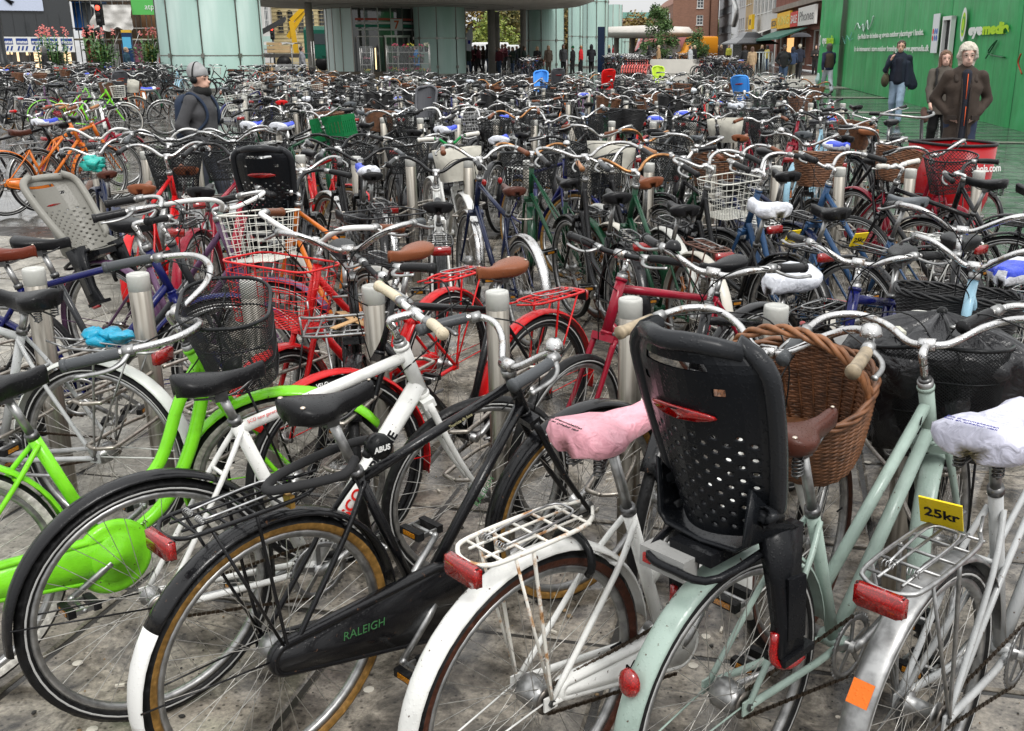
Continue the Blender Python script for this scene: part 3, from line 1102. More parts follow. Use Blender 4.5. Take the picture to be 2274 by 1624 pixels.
def build_parts(S):
 """all parts of a bicycle in its own coordinates: rear wheel touches the ground at the origin"""
 g = lambda k, d=None: S.get(k, d)
 P = []
 WB = g('wb', 1.09)
 kind = g('frame', 'gents')
 fw = g('tube', 0.0155)
 col = PAINTS[g('paint', 'black')]
 fcol = PAINTS[g('fender', g('paint', 'black'))]
 BB = Vector((0.455, 0, 0.29))
 HA = math.radians(g('ha', 69))
 rake = g('rake', 0.055)
 ca, sa_ = math.cos(HA), math.sin(HA)
 def hx(z):                       # steering axis
  return WB - rake - (z - R0) * ca / sa_
 hb, ht = 0.735, g('headtop', 0.93 if kind == 'gents' else 0.97)
 HB, HT = Vector((hx(hb), 0, hb)), Vector((hx(ht), 0, ht))
 sh = g('seath', 0.955)
 # ---- frame
 f = MB().mat(paint())
 stl = g('stl', 0.53 if kind in ('gents', 'mixte') else 0.44)
 sta = math.radians(g('sta', 70))
 SD = Vector((-math.cos(sta), 0, math.sin(sta)))
 SC = BB + SD * stl
 f.tube([HB - Vector((-ca, 0, sa_)) * 0.0, HT], fw * 1.2, n=12)
 for e in (HB, HT):
  f.tube([e - Vector((-ca, 0, sa_)) * 0.006, e + Vector((-ca, 0, sa_)) * 0.006], fw * 1.35, n=12)
 f.tube([BB, SC + SD * 0.012], fw, n=10)
 f.lathe([(0.0, -0.036), (0.022, -0.036), (0.022, 0.036), (0.0, 0.036)], c=BB, axis='y', n=12)
 if kind == 'gents':
  f.tube([HT - Vector((-ca, 0, sa_)) * 0.035, SC - SD * 0.02], fw * 0.95, n=10)
  f.tube([HB + Vector((-ca, 0, sa_)) * 0.035, BB], fw * 1.15 * g('fat', 1.0), n=10)
 elif kind == 'step':
  f.tube([HT - Vector((-ca, 0, sa_)) * 0.05, BB + SD * 0.20], fw * 0.95, n=10)
  f.tube([HB + Vector((-ca, 0, sa_)) * 0.04, BB], fw * 1.1, n=10)
 elif kind == 'swan':
  f.tube(cr([HT - Vector((-ca, 0, sa_)) * 0.05, Vector((0.74, 0, 0.70)), Vector((0.63, 0, 0.50)), BB + SD * 0.13], 6), fw * 1.05, n=10)
  f.tube(cr([HB + Vector((-ca, 0, sa_)) * 0.04, Vector((0.76, 0, 0.55)), Vector((0.64, 0, 0.38)), BB], 6), fw * 1.15, n=10)
 elif kind == 'mixte':
  f.tube([HB + Vector((-ca, 0, sa_)) * 0.035, BB], fw * 1.05, n=10)
  for sg in (-1, 1):
   f.tube([HT - Vector((-ca, 0, sa_)) * 0.05, BB + SD * 0.30 + Vector((0, sg * 0.02, 0)), Vector((0, sg * 0.055, R0))], 0.0085, n=7)
 elif kind == 'mono':
  f.tube(cr([HT - Vector((-ca, 0, sa_)) * 0.11, Vector((0.70, 0, 0.58)), Vector((0.58, 0, 0.37)), BB], 6), fw * 1.5, n=12)
 for sg in (-1, 1):
  top = SC - SD * (0.02 if kind != 'mixte' else 0.05)
  f.tube(cr([top + Vector((0, sg * 0.018, 0)), top.lerp(Vector((0, 0, R0)), 0.3) + Vector((0, sg * 0.043, 0)), Vector((0, sg * 0.058, R0))], 4), 0.0078, n=7)
  f.tube(cr([BB + Vector((-0.02, sg * 0.026, 0)), Vector((0.30, sg * 0.040, 0.305)), Vector((0, sg * 0.058, R0))], 4), 0.0098, n=7)
  f.box((0.0, sg * 0.058, R0), (0.04, 0.005, 0.035))
 f.tube([top.lerp(Vector((0, 0, R0)), 0.25) + Vector((0, -0.04, 0)), top.lerp(Vector((0, 0, R0)), 0.25) + Vector((0, 0.04, 0))], 0.006, n=6)
 P.append(Part('frame', f, col))
 # ---- seat post, saddle
 st = Vector((SC.x, 0, SC.z))
 top = st + SD * ((sh - 0.065 - st.z) / SD.z)
 sp = MB().mat(g('post_m') or alu()).tube([st, top], 0.0130, n=10)
 sp.mat(dalu()).tube([st - SD * 0.004, st + SD * 0.016], 0.0195, n=10)
 P.append(Part('seat_post', sp))
 sk = g('saddle', 'wide')
 scol = {'black': (0.008, 0.008, 0.009), 'brown': (0.20, 0.065, 0.028), 'darkbrown': (0.07, 0.022, 0.014), 'grey': (0.10, 0.11, 0.12), 'white': (0.6, 0.6, 0.58), 'redbrown': (0.13, 0.025, 0.012), 'red': (0.55, 0.01, 0.01)}[g('saddlecol', 'black')]
 P.append(Part('saddle', saddle_mb(sk, MAT('saddle', scol), sh, top.x - 0.01, tilt=g('stilt', 0.03), springs=g('springs', sk != 'sport'), rivets=g('rivets', False))))
 if g('cover'):
  ccol = {'white': (0.72, 0.74, 0.80), 'blue': (0.03, 0.07, 0.62), 'pink': (0.85, 0.40, 0.47), 'lilac': (0.62, 0.62, 0.74), 'lightblue': (0.45, 0.62, 0.78), 'clear': (0.62, 0.66, 0.72), 'black': (0.01, 0.01, 0.011)}
  cv = saddle_mb(sk, MAT('vinyl', ccol[g('cover')]), sh + 0.003, top.x - 0.012, sc_=1.08, puff=0.018, springs=False, tilt=g('stilt', 0.03))
  if g('cover') == 'blue':       # white skirt round a blue top
   m2 = MAT('vinyl', (0.72, 0.74, 0.80))
   cv.mats.append(m2)
   k2 = len(cv.mats) - 1
   for i, ff in enumerate(cv.f):
    if cv.m[i] == 0 and (sum(cv.v[j][2] for j in ff) / len(ff) < sh - 0.004 or sum(cv.v[j][0] for j in ff) / len(ff) < top.x - 0.08):
     cv.m[i] = k2
  P.append(Part('saddle_cover', cv, label=g('coverlabel')))
 # ---- rear wheel, mudguard
 P.append(wheel_part(0, dict(tyre=g('tyre', 'black'), rim=g('rim', 'alu'), hub=g('rhub', 'hub'), reflect=g('refl', False))))
 if g('guards', True):
  P.append(Part('mudguard', fender(0, math.radians(g('ra0', 8)), math.radians(g('ra1', 190)), tip=g('rtip'), m=g('guard_m'), stay=g('stays', 1)), fcol))
 # ---- drive
 arm, ped = crank_mb('chain' if not g('case') else 'case', g('crank', -0.6))
 P.append(Part('crankset', arm, sub=[Part('pedal', ped[0]), Part('pedal', ped[1])]))
 if g('case'):
  cm = g('case_m')
  P.append(Part('chain_case', case_mb(cm or paint(), full=g('case') == 'full', r2=g('caser', 0.105), r1=g('caser1', 0.052)), PAINTS.get(g('casecol', g('paint', 'black')))))
  if g('case') != 'full':
   P.append(Part('chain', chain_mb()))
 else:
  P.append(Part('chain', chain_mb()))
 if g('stand', True):
  k = MB().mat(MAT('alu', (0.4, 0.4, 0.4)))
  if g('stand') == 'down':
   k.tube([(0.40, 0.05, 0.27), (0.36, 0.17, 0.012)], 0.008, n=6)
  else:
   k.tube([(0.40, 0.045, 0.265), (0.30, 0.06, 0.255), (0.13, 0.075, 0.27)], 0.0075, n=6)
  P.append(Part('kickstand', k))
 if g('rack'):
  rm = g('rack_m') or {'black': bgloss(), 'silver': alu(), 'white': MAT('gloss', (0.7, 0.7, 0.67)), 'red': MAT('gloss', (0.55, 0.008, 0.01)), 'brown': MAT('wicker', (0.10, 0.04, 0.025))}[g('rack')]
  P.append(Part('luggage_rack', rack_mb(rm, L=g('rackl', 0.36), x0=g('rackx', -0.27))))
 if g('light', True):
  L = MB().mat(bplastic(), True)
  if g('rack'):
   lx, lz = g('rackx', -0.27) - 0.018, 0.735
   L.box((lx + 0.014, 0, lz), (0.014, 0.10, 0.045))
   L.mat(MAT('reflector', (0.62, 0.01, 0.008)))
   L.loft([[Vector((lx - o + abs(y) * 0.012, y * 0.054 * (1 - o * 4), lz + z * 0.024 * (1 - o * 6))) for y, z in ((-1, -.8), (-.8, -1), (.8, -1), (1, -.8), (1, .8), (.8, 1), (-.8, 1), (-1, .8))] for o in (-0.006, 0.006, 0.010)])
  else:
   a = math.radians(150)
   lx, lz = (R0 + 0.045) * math.cos(a), R0 + (R0 + 0.045) * math.sin(a)
   L.mat(MAT('reflector', (0.62, 0.01, 0.008)))
   L.sphere((lx, 0, lz), 0.03, 10, 7, (0.6, 0.9, 1.1))
  P.append(Part('tail_light', L))
 # ---- steering assembly, built straight then turned
 steer = math.radians(g('steer', 0))
 axis = Vector((-ca, 0, sa_))
 SM = T(HB) @ Matrix.Rotation(steer, 4, axis) @ T(-HB)
 k = MB().mat(g('fork_m') or paint())
 k.tube([HB - axis * 0.012, HB + axis * 0.0], fw * 1.3, n=12)
 cw = HB - axis * 0.02
 k.box(cw, (0.04, 0.10, 0.028), Ry(-(pi / 2 - HA)).to_3x3())
 for sg in (-1, 1):
  k.tube(cr([cw + Vector((0, sg * 0.045, 0)), cw.lerp(Vector((WB, 0, R0)), 0.55) + Vector((-0.012, sg * 0.052, 0)), Vector((WB, sg * 0.056, R0))], 5), [0.0125 - 0.0055 * i / 10 for i in range(11)], n=8)
 k.xf(SM)
 P.append(Part('fork', k, g('forkcol') and PAINTS[g('forkcol')] or col))
 wp = wheel_part(WB, dict(tyre=g('tyre', 'black'), rim=g('rim', 'alu'), hub=g('fhub', 'hub'), reflect=g('refl', False)), SM)
 P.append(wp)
 if g('fguard', g('guards', True)):
  P.append(Part('mudguard', fender(WB, math.radians(g('fa0', 38)), math.radians(g('fa1', 196)), m=g('guard_m'), n=22).xf(SM), fcol))
 bh = g('barh', 1.06)
 stemtop = HB + axis * ((bh - HB.z - 0.01) / axis.z)
 fwd = Vector((1, 0, 0))
 clamp = stemtop + Vector((g('reach', 0.055), 0, 0.012))
 s = MB().mat(g('stem_m') or chrome())
 s.tube([HT - axis * 0.0, stemtop], 0.0112, n=10)
 s.tube(cr([stemtop - axis * 0.03, stemtop + axis * 0.0, clamp], 4), 0.0125, n=10)
 s.tube([clamp + Vector((0, -0.022, 0)), clamp + Vector((0, 0.022, 0))], 0.0185, n=12)
 s.mat(alu()).tube([HT - axis * 0.004, HT + axis * 0.022], 0.0215, n=14)
 s.mat(dalu()).tube([HT + axis * 0.020, HT + axis * 0.030], 0.018, n=10)
 P.append(Part('stem', s.xf(SM)))
 half = [Vector(p) for p in BARS[g('bar', 'city')]]
 bs = g('barscale', 0.88)
 half = [Vector((p.x * bs, p.y * bs, p.z)) for p in half]
 fine_l = cr(half, 5)
 rot = Ry(g('bartilt', 0.0))
 fine_l = [clamp + (rot @ p) for p in fine_l]
 fine_r = [Vector((p.x, -p.y, p.z)) for p in fine_l]
 hbm = {'chrome': chrome(), 'black': bgloss(), 'white': MAT('gloss', (0.72, 0.72, 0.70)), 'bronze': MAT('alu', (0.45, 0.22, 0.09)), 'green': MAT('gloss', (0.01, 0.25, 0.06))}[g('barm', 'chrome')]
 hm = MB().mat(hbm)
 hm.tube(fine_r[::-1] + fine_l[1:], 0.0108, n=10)
 subs = []
 gm = {'black': MAT('plastic', (0.018, 0.018, 0.019)), 'brown': MAT('saddle', (0.16, 0.055, 0.025)), 'cork': MAT('wicker', (0.30, 0.24, 0.16)), 'grey': MAT('plastic', (0.07, 0.075, 0.08)), 'white': MAT('plastic', (0.62, 0.6, 0.55)), 'tan': MAT('saddle', (0.36, 0.17, 0.08)), 'red': MAT('plastic', (0.5, 0.01, 0.01)), 'cream': MAT('saddle', (0.6, 0.52, 0.38))}[g('grip', 'black')]
 for side in (fine_l, fine_r):
  tl = tail_of(side, g('gripl', 0.125))
  nn = len(tl)
  gr = MB().mat(gm).tube(cr(tl, 2), 0.0162, n=12)
  gr.tube([tl[-1] + (tl[-2] - tl[-1]).normalized() * 0.012, tl[-1] - (tl[-2] - tl[-1]).normalized() * 0.003], 0.0185, n=12)
  subs.append(Part('grip', gr.xf(SM)))
  if g('levers', True):
   lv = MB().mat(g('lever_m') or alu())
   q = tail_of(side, g('gripl', 0.125) + 0.03)
   a, b = q[0], tl[0].lerp(tl[-1], 0.75)
   d = (tl[-1] - tl[0]).normalized()
   ox = Vector((0.055, 0, -0.018)) if abs(d.x) < 0.6 else Vector((0.0, math.copysign(0.05, side[-1].y) * 1.0, -0.022))
   lv.tube([a - d * 0.012, a + d * 0.018], 0.0165, n=10)
   lv.tube(cr([a, a + ox * 0.7 + d * 0.02, a + ox + d * 0.06, b + ox * 0.9], 4), [0.007, 0.007, 0.0062, 0.006, 0.0055, 0.0055, 0.005, 0.005, 0.005, 0.005, 0.005, 0.0045, 0.0065], n=6, sx=1.5)
   subs.append(Part('brake_lever', lv.xf(SM)))
 if g('bell', False):
  bl = MB().mat(chrome())
  q = tail_of(fine_r if g('bell') != 'left' else fine_l, g('gripl', 0.125) + 0.075)[0]
  if g('bell') == 'black':
   bl = MB().mat(bgloss())
  bl.lathe([(0.004, 0.046), (0.014, 0.044), (0.023, 0.036), (0.0275, 0.022), (0.0275, 0.014), (0.0, 0.013)], c=q, n=14)
  bl.mat(dalu()).tube([q - Vector((0, 0, 0.012)), q + Vector((0, 0, 0.016))], 0.007, n=6)
  subs.append(Part('bell', bl.xf(SM)))
 P.append(Part('handlebar', hm.xf(SM), sub=subs))
 # cables
 if g('cables', True):
  cb = MB().mat(bplastic())
  for side, e in ((fine_l, HB + Vector((0.05, 0.01, -0.02))), (fine_r, Vector((HT.x - 0.05, -0.02, HT.z - 0.09)))):
   a = SM @ tail_of(side, g('gripl', 0.125) + 0.03)[0]
   sg = 1 if side is fine_l else -1
   cb.tube(cr([a, SM @ (clamp + Vector((0.13, sg * 0.10, 0.06))), SM @ (clamp + Vector((0.12, sg * 0.0, -0.06))), e], 6), 0.0024, n=5)
  P.append(Part('cable', cb))
 # lamp at the front
 if g('lamp'):
  l = MB().mat(chrome() if g('lamp') == 'chrome' else bplastic())
  c = HB + Vector((0.075, 0, 0.06))
  l.lathe([(0.0, -0.04), (0.02, -0.035), (0.034, -0.01), (0.036, 0.022), (0.0, 0.022)], c=c, axis='x', n=14)
  l.mat(MAT('plastic', (0.6, 0.6, 0.58))).lathe([(0.0, 0.025), (0.033, 0.023)], c=c, axis='x', n=14)
  P.append(Part('headlight', l.xf(SM)))
 if g('basket'):
  bk = MB().merge(basket_mb(g('basket'), g('fine', True)))
  bx = hx(0.9) + 0.215 + g('bkx', 0)
  M = T(bx, 0, g('bkz', 0.80)) @ Ry(g('bktilt', -0.06))
  bk.xf(M)
  bk.mat(bgloss())
  for sg in (-1, 1):
   bk.tube([(bx, sg * 0.10, g('bkz', 0.80)), (WB, sg * 0.062, R0)], 0.0042, n=5)
  P.append(Part('basket', bk.xf(SM), label=g('basketlabel')))
 if g('frontrack'):
  fr = MB().mat({'silver': alu(), 'black': bgloss(), 'red': MAT('gloss', (0.55, 0.01, 0.01))}[g('frontrack')])
  zz = 0.80
  x0 = WB - 0.14
  fr.tube([(x0 + p[1], p[0], zz) for p in rrect(0.34, 0.30, 0.04, 24)], 0.0058, n=6, closed=True)
  fr.tube([(x0 + p[1] * 0.98, p[0] * 0.98, zz + 0.07) for p in rrect(0.35, 0.31, 0.04, 24)][1:19], 0.0052, n=6)
  for i in range(1, 7):
   y = -0.17 + 0.34 * i / 7
   fr.tube([(x0 - 0.15, y, zz), (x0 + 0.15, y, zz)], 0.0042, n=5)
  for sx_ in (-0.08, 0.02, 0.10):
   fr.tube([(x0 + sx_, -0.17, zz), (x0 + sx_, 0.17, zz)], 0.0042, n=5)
  for sg in (-1, 1):
   fr.tube([(x0 + 0.05, sg * 0.1, zz), (WB, sg * 0.062, R0)], 0.005, n=5)
   for sx_ in (-0.12, 0.12):
    fr.tube([(x0 + sx_, sg * 0.17, zz), (x0 + sx_, sg * 0.172, zz + 0.07)], 0.0042, n=5)
  P.append(Part('front_rack', fr.xf(SM)))
 if g('seat'):
  sc_col = {'black': (0.008, 0.009, 0.011), 'grey': (0.18, 0.175, 0.155), 'blue': (0.05, 0.25, 0.70), 'red': (0.60, 0.01, 0.01), 'lime': (0.45, 0.62, 0.05), 'charcoal': (0.07, 0.072, 0.08), 'lightgrey': (0.5, 0.5, 0.5)}[g('seat')]
  shl, rm, mt, rf = child_seat_mb(g('seatkind', 'shell'), sc_col, holes=g('holes', True))
  M = T(g('seatx', -0.13), 0, g('seatz', 0.84)) @ Ry(g('seattilt', 0)) @ Matrix.Scale(g('seatscale', 1.0), 4)
  P.append(Part('child_seat', shl.xf(M), sub=[Part('seat_rim', rm.xf(M)), Part('footrest_frame', mt.xf(M))] + [Part('reflector', q.xf(M)) for q in rf]))
 if g('rearbasket'):
  bk = MB().merge(basket_mb(g('rearbasket'), g('fine', True))).xf(T(-0.12, 0, 0.775))
  P.append(Part('rear_basket', bk))
 if g('ringlock', False):
  rl = MB().mat(bplastic())
  c = Vector((0.10, 0, R0 + 0.36))
  rl.tube([c + Vector((0.02, 0.062 * math.sin(t), -0.05 + 0.055 * math.cos(t))) for t in [-2.2 + 4.4 * i / 14 for i in range(15)]], 0.010, n=7)
  P.append(Part('ring_lock', rl))
 P += g('extra', [])
 return P

_mc = {}
def part_obj(p, parent, col, fallback_name=None):
 key = id(p.mb)
 me = _mc.get(key)
 if me is None:
  me = p.mb.mesh(p.name)
  _mc[key] = (me, p.mb)
 else:
  me = me[0]
 o = ob(p.name, None, parent, me=me, color=p.color if p.color is not None else col)
 if getattr(p, 'loc', None) is not None:
  o.matrix_local = p.loc
 if p.label:
  o['label'] = p.label
 for q in p.sub:
  part_obj(q, o, o.color[:3])
 return o

def flatten(parts, join_wheels=True, far=False):
 """mid-distance: fewer parts; far: a single mesh"""
 def whole(p):
  m = MB().merge(p.mb)
  for q in p.sub:
   m.merge(q.mb)
  if getattr(p, 'loc', None) is not None:
   m.xf(p.loc)
  return m
 if far:
  m = MB()
  for p in parts:
   m.merge(whole(p))
  return m
 out = []
 groups = {'frame': ('frame', 'seat_post', 'kickstand'), 'handlebar': ('handlebar', 'stem', 'cable'), 'crankset': ('crankset', 'chain')}
 inv = {b: a for a, bs in groups.items() for b in bs}
 acc = {}
 for p in parts:
  nm = inv.get(p.name, p.name)
  if nm in groups:
   if nm not in acc:
    acc[nm] = Part(nm, MB(), p.color)
    out.append(acc[nm])
   if p.name == nm:
    acc[nm].color = p.color
   acc[nm].mb.merge(whole(p))
  else:
   out.append(Part(p.name, whole(p), p.color, label=p.label))
 return out

BIKE_N = [0]
def place_bike(parts, x, y, heading, lean=0.0, label='', group=None, color=None, name='bicycle', pitch=0.0):
 """x, y: where the rear wheel stands"""
 root = empty(name, (0, 0, 0), 0, label, 'bicycle', group)
 z = gz(y)
 root.matrix_world = T(x, y, z) @ Rz(math.radians(heading)) @ Rx(math.radians(lean)) @ Ry(math.radians(pitch))
 for p in parts:
  part_obj(p, root, color or (0.02, 0.02, 0.02))
 BIKE_N[0] += 1
 return root
# ------------------------------------------------------------------ wet paving
def pos_noise(nt, scale, detail=6.0, rough=0.6, dist=0.0):
 g = N(nt, 'ShaderNodeNewGeometry')
 n = N(nt, 'ShaderNodeTexNoise', Scale=scale, Detail=detail, Roughness=rough, Distortion=dist)
 nt.links.new(g.outputs['Position'], n.inputs['Vector'])
 return n
def wet_mat(name, base, dark, light, puddle=0.5, speck=True, rmin=0.04, rmax=0.5, tint=0.0):
 m, nt, b = nmat(name)
 big = pos_noise(nt, 1.1, 5, 0.62, 0.4)
 mid = pos_noise(nt, 5.5, 8, 0.72, 0.6)
 fine = pos_noise(nt, 38, 10, 0.78)
 rc = ramp(nt, [(0.42, dark), (0.495, base), (0.565, light)])
 mx = N(nt, 'ShaderNodeMixRGB')
 mx.inputs[0].default_value = 0.55
 nt.links.new(big.outputs[0], mx.inputs[1])
 nt.links.new(mid.outputs[0], mx.inputs[2])
 nt.links.new(mx.outputs[0], rc.inputs[0])
 fr = ramp(nt, [(0.34, 0.40), (0.50, 1.0), (0.64, 1.5)])
 nt.links.new(fine.outputs[0], fr.inputs[0])
 m2 = N(nt, 'ShaderNodeMixRGB', blend_type='MULTIPLY')
 m2.inputs[0].default_value = 0.85
 nt.links.new(rc.outputs[0], m2.inputs[1])
 nt.links.new(fr.outputs[0], m2.inputs[2])
 last = m2
 if speck:                      # trodden gum and grit
  g = N(nt, 'ShaderNodeNewGeometry')
  v = N(nt, 'ShaderNodeTexVoronoi', Scale=13.0, Randomness=1.0)
  nt.links.new(g.outputs['Position'], v.inputs['Vector'])
  vr = ramp(nt, [(0.0, 1), (0.085, 1), (0.11, 0)])
  nt.links.new(v.outputs['Distance'], vr.inputs[0])
  cm = N(nt, 'ShaderNodeMath', operation='GREATER_THAN')
  sx = N(nt, 'ShaderNodeSeparateColor')
  nt.links.new(v.outputs['Color'], sx.inputs[0])
  cm.inputs[1].default_value = 0.72
  nt.links.new(sx.outputs[0], cm.inputs[0])
  mm = N(nt, 'ShaderNodeMath', operation='MULTIPLY')
  nt.links.new(vr.outputs[0], mm.inputs[0])
  nt.links.new(cm.outputs[0], mm.inputs[1])
  m3 = N(nt, 'ShaderNodeMixRGB')
  nt.links.new(mm.outputs[0], m3.inputs[0])
  nt.links.new(last.outputs[0], m3.inputs[1])
  m3.inputs[2].default_value = c4([min(1, c * 1.5 + 0.03) for c in light])
  v2 = N(nt, 'ShaderNodeTexVoronoi', Scale=42.0)
  nt.links.new(g.outputs['Position'], v2.inputs['Vector'])
  v2r = ramp(nt, [(0.12, 0.22), (0.26, 1)])
  nt.links.new(v2.outputs['Distance'], v2r.inputs[0])
  m4 = N(nt, 'ShaderNodeMixRGB', blend_type='MULTIPLY')
  m4.inputs[0].default_value = 0.8
  nt.links.new(m3.outputs[0], m4.inputs[1])
  nt.links.new(v2r.outputs[0], m4.inputs[2])
  last = m4
 nt.links.new(last.outputs[0], b.inputs['Base Color'])
 wet = pos_noise(nt, 1.7, 6, 0.6, 0.8)
 rr = ramp(nt, [(puddle - 0.08, rmin), (puddle + 0.10, rmax)])
 nt.links.new(wet.outputs[0], rr.inputs[0])
 nt.links.new(rr.outputs[0], b.inputs['Roughness'])
 bp = N(nt, 'ShaderNodeBump', Strength=0.5, Distance=0.006)
 bm = N(nt, 'ShaderNodeMixRGB')
 bm.inputs[0].default_value = 0.5
 nt.links.new(mid.outputs[0], bm.inputs[1])
 nt.links.new(fine.outputs[0], bm.inputs[2])
 bs = ramp(nt, [(puddle - 0.05, 0.12), (puddle + 0.12, 0.8)])
 nt.links.new(wet.outputs[0], bs.inputs[0])
 nt.links.new(bs.outputs[0], bp.inputs['Strength'])
 nt.links.new(bm.outputs[0], bp.inputs['Height'])
 nt.links.new(bp.outputs[0], b.inputs['Normal'])
 b.inputs['IOR'].default_value = 1.45
 b.inputs['Specular IOR Level'].default_value = 0.6
 return m
M_SLAB = wet_mat('wet_concrete_slab', (0.128, 0.112, 0.091), (0.024, 0.021, 0.018), (0.31, 0.275, 0.225), 0.54, rmin=0.04, rmax=0.36)
M_PALE = wet_mat('pale_granite', (0.24, 0.225, 0.19), (0.13, 0.12, 0.10), (0.33, 0.31, 0.265), 0.40, rmin=0.15, rmax=0.5)
M_SETT = wet_mat('wet_setts', (0.105, 0.107, 0.105), (0.055, 0.056, 0.055), (0.17, 0.172, 0.168), 0.60, speck=False, rmin=0.06, rmax=0.26)
M_GROUND = wet_mat('wet_ground', (0.10, 0.096, 0.088), (0.05, 0.047, 0.043), (0.17, 0.16, 0.145), 0.58, speck=False, rmin=0.08, rmax=0.34)

def strip_grid(mb, x0, x1, ys, dz=0.0, nx=2):
 vs = []
 for y in ys:
  for i in range(nx):
   vs.append((x0 + (x1 - x0) * i / (nx - 1), y, gz(y) + dz))
 fs = []
 for j in range(len(ys) - 1):
  for i in range(nx - 1):
   fs.append((j * nx + i, j * nx + i + 1, (j + 1) * nx + i + 1, (j + 1) * nx + i))
 mb.add(vs, fs)
gm = MB().mat(M_GROUND)
strip_grid(gm, -420, 420, [-8, 0, 4, 7.9, 8.1, 12, 20, 40, 80, 160, 320, 700], -0.012)
g0 = ob('ground', gm)
tag(g0, kind='structure')

# slabs round the nearest stands: each one a piece of the pavement
slab_meshes = []
for k in range(6):
 mb = MB().mat(M_SLAB)
 w, d = 0.82, 0.82
 e = 0.012
 vs = [(e * 0.3, e * 0.3, -0.06), (w - e * 0.3, e * 0.3, -0.06), (w - e * 0.3, d - e * 0.3, -0.06), (e * 0.3, d - e * 0.3, -0.06),
    (0.003, 0.003, -0.006), (w - 0.003, 0.003, -0.006), (w - 0.003, d - 0.003, -0.006), (0.003, d - 0.003, -0.006),
    (e, e, 0), (w - e, e, 0), (w - e, d - e, 0), (e, d - e, 0)]
 rr = random.Random(k)
 vs = [(x, y, z + (rr.uniform(-0.0015, 0.0015) if z >= -0.01 else 0)) for x, y, z in vs]
 mb.add(vs, [(0, 1, 5, 4), (1, 2, 6, 5), (2, 3, 7, 6), (3, 0, 4, 7), (4, 5, 9, 8), (5, 6, 10, 9), (6, 7, 11, 10), (7, 4, 8, 11), (8, 9, 10, 11)])
 me = mb.mesh('paving_slab')
 me.polygons.foreach_set('use_smooth', [False] * 9)
 slab_meshes.append(me)
pale_meshes = []
for me in slab_meshes:
 m2 = me.copy()
 m2.materials[0] = M_PALE
 pale_meshes.append(m2)
pavement = MB().mat(wet_mat('joint_dirt', (0.02, 0.018, 0.015), (0.01, 0.009, 0.008), (0.03, 0.027, 0.022), 0.5, speck=False))
strip_grid(pavement, -9, 9, [0.2, 4, 7.9, 8.1, 10.5], -0.008)
pav = ob('pavement', pavement)
tag(pav, kind='structure')
TH = math.radians(-12.2)
ux, uy = math.cos(TH), math.sin(TH)
PITCHS = 0.836
cnt = 0
for i in range(-9, 9):
 for j in range(-2, 12):
  x = -0.2 + i * PITCHS * ux - j * PITCHS * uy
  y = 1.1 + i * PITCHS * uy + j * PITCHS * ux
  cx_, cy_ = x + 0.4 * ux - 0.4 * uy, y + 0.4 * uy + 0.4 * ux
  if cy_ < 0.9 or cy_ > 9.8 or abs(cx_) > 0.62 * cy_ + 2.0 or (cx_ > 2.9 and cy_ > 5) or cx_ > 4.3:
   continue
  o = bpy.data.objects.new('paving_slab', (pale_meshes if cx_ < -2.3 + (cy_ - 6) * -0.42 and cy_ > 3.4 else slab_meshes)[rnd.randrange(6)])
  COL.objects.link(o)
  o.parent = pav
  o.location = (x, y, gz(cy_) + rnd.uniform(-0.002, 0.002))
  o.rotation_euler = (rnd.uniform(-.002, .002), rnd.uniform(-.002, .002), TH)
  cnt += 1
# setts of the walkway along the hoarding
st = MB().mat(M_SETT)
st.isflat = True
yy = 6.0
row = 0
A_W = math.radians(0)
while yy < 34:
 dy = 0.20 if yy < 9 else (0.42 if yy < 18 else 0.8)
 dx = 0.30 if yy < 9 else (0.62 if yy < 18 else 1.2)
 xl, xr = 2.9 + 0.0 * yy, min(0.02 * yy + 12.0, 0.47 * yy + 1.5)
 x = xl + (row % 2) * dx * 0.5
 while x < xr:
  g = 0.006
  h = rnd.uniform(-0.0008, 0.0008)
  z = gz(yy) + h
  t1, t2 = rnd.uniform(-.0006, .0006), rnd.uniform(-.0006, .0006)
  x1, y1 = x + dx - g, yy + dy - g
  st.add([(x, yy, z - 0.0025), (x1, yy, z - 0.0025), (x1, y1, z - 0.0025), (x, y1, z - 0.0025),
    (x + .012, yy + .012, z + t1), (x1 - .012, yy + .012, z + t2), (x1 - .012, y1 - .012, z - t1), (x + .012, y1 - .012, z - t2)],
      [(0, 1, 5, 4), (1, 2, 6, 5), (2, 3, 7, 6), (3, 0, 4, 7), (4, 5, 6, 7)])
  x += dx
 yy += dy
 row += 1
so = ob('paving_setts', st)
tag(so, label='wet paving setts and slabs of the walkway reflecting the green hoarding', cat='paving', kind='stuff')
# paler bands crossing the walkway
for i, (yb, w) in enumerate(((20.5, 0.35), (29.0, 0.5), (37.0, 0.7))):
 mb = MB().mat(M_PALE)
 mb.quad((3.5, yb, gz(yb) + 0.006), (0.5 * yb, yb - 1.2, gz(yb - 1.2) + 0.006), (0.5 * yb, yb - 1.2 + w, gz(yb - 1.2 + w) + 0.006), (3.5, yb + w, gz(yb + w) + 0.006))
 tag(ob('paving_band', mb), kind='structure')
# wide pale court at the far end
mb = MB().mat(M_PALE)
mb.quad((8.5, 44, gz(44) + 0.008), (14.5, 44, gz(44) + 0.008), (15.5, 62, gz(62) + 0.008), (9.0, 62, gz(62) + 0.008))
tag(ob('paving_court', mb), kind='structure')

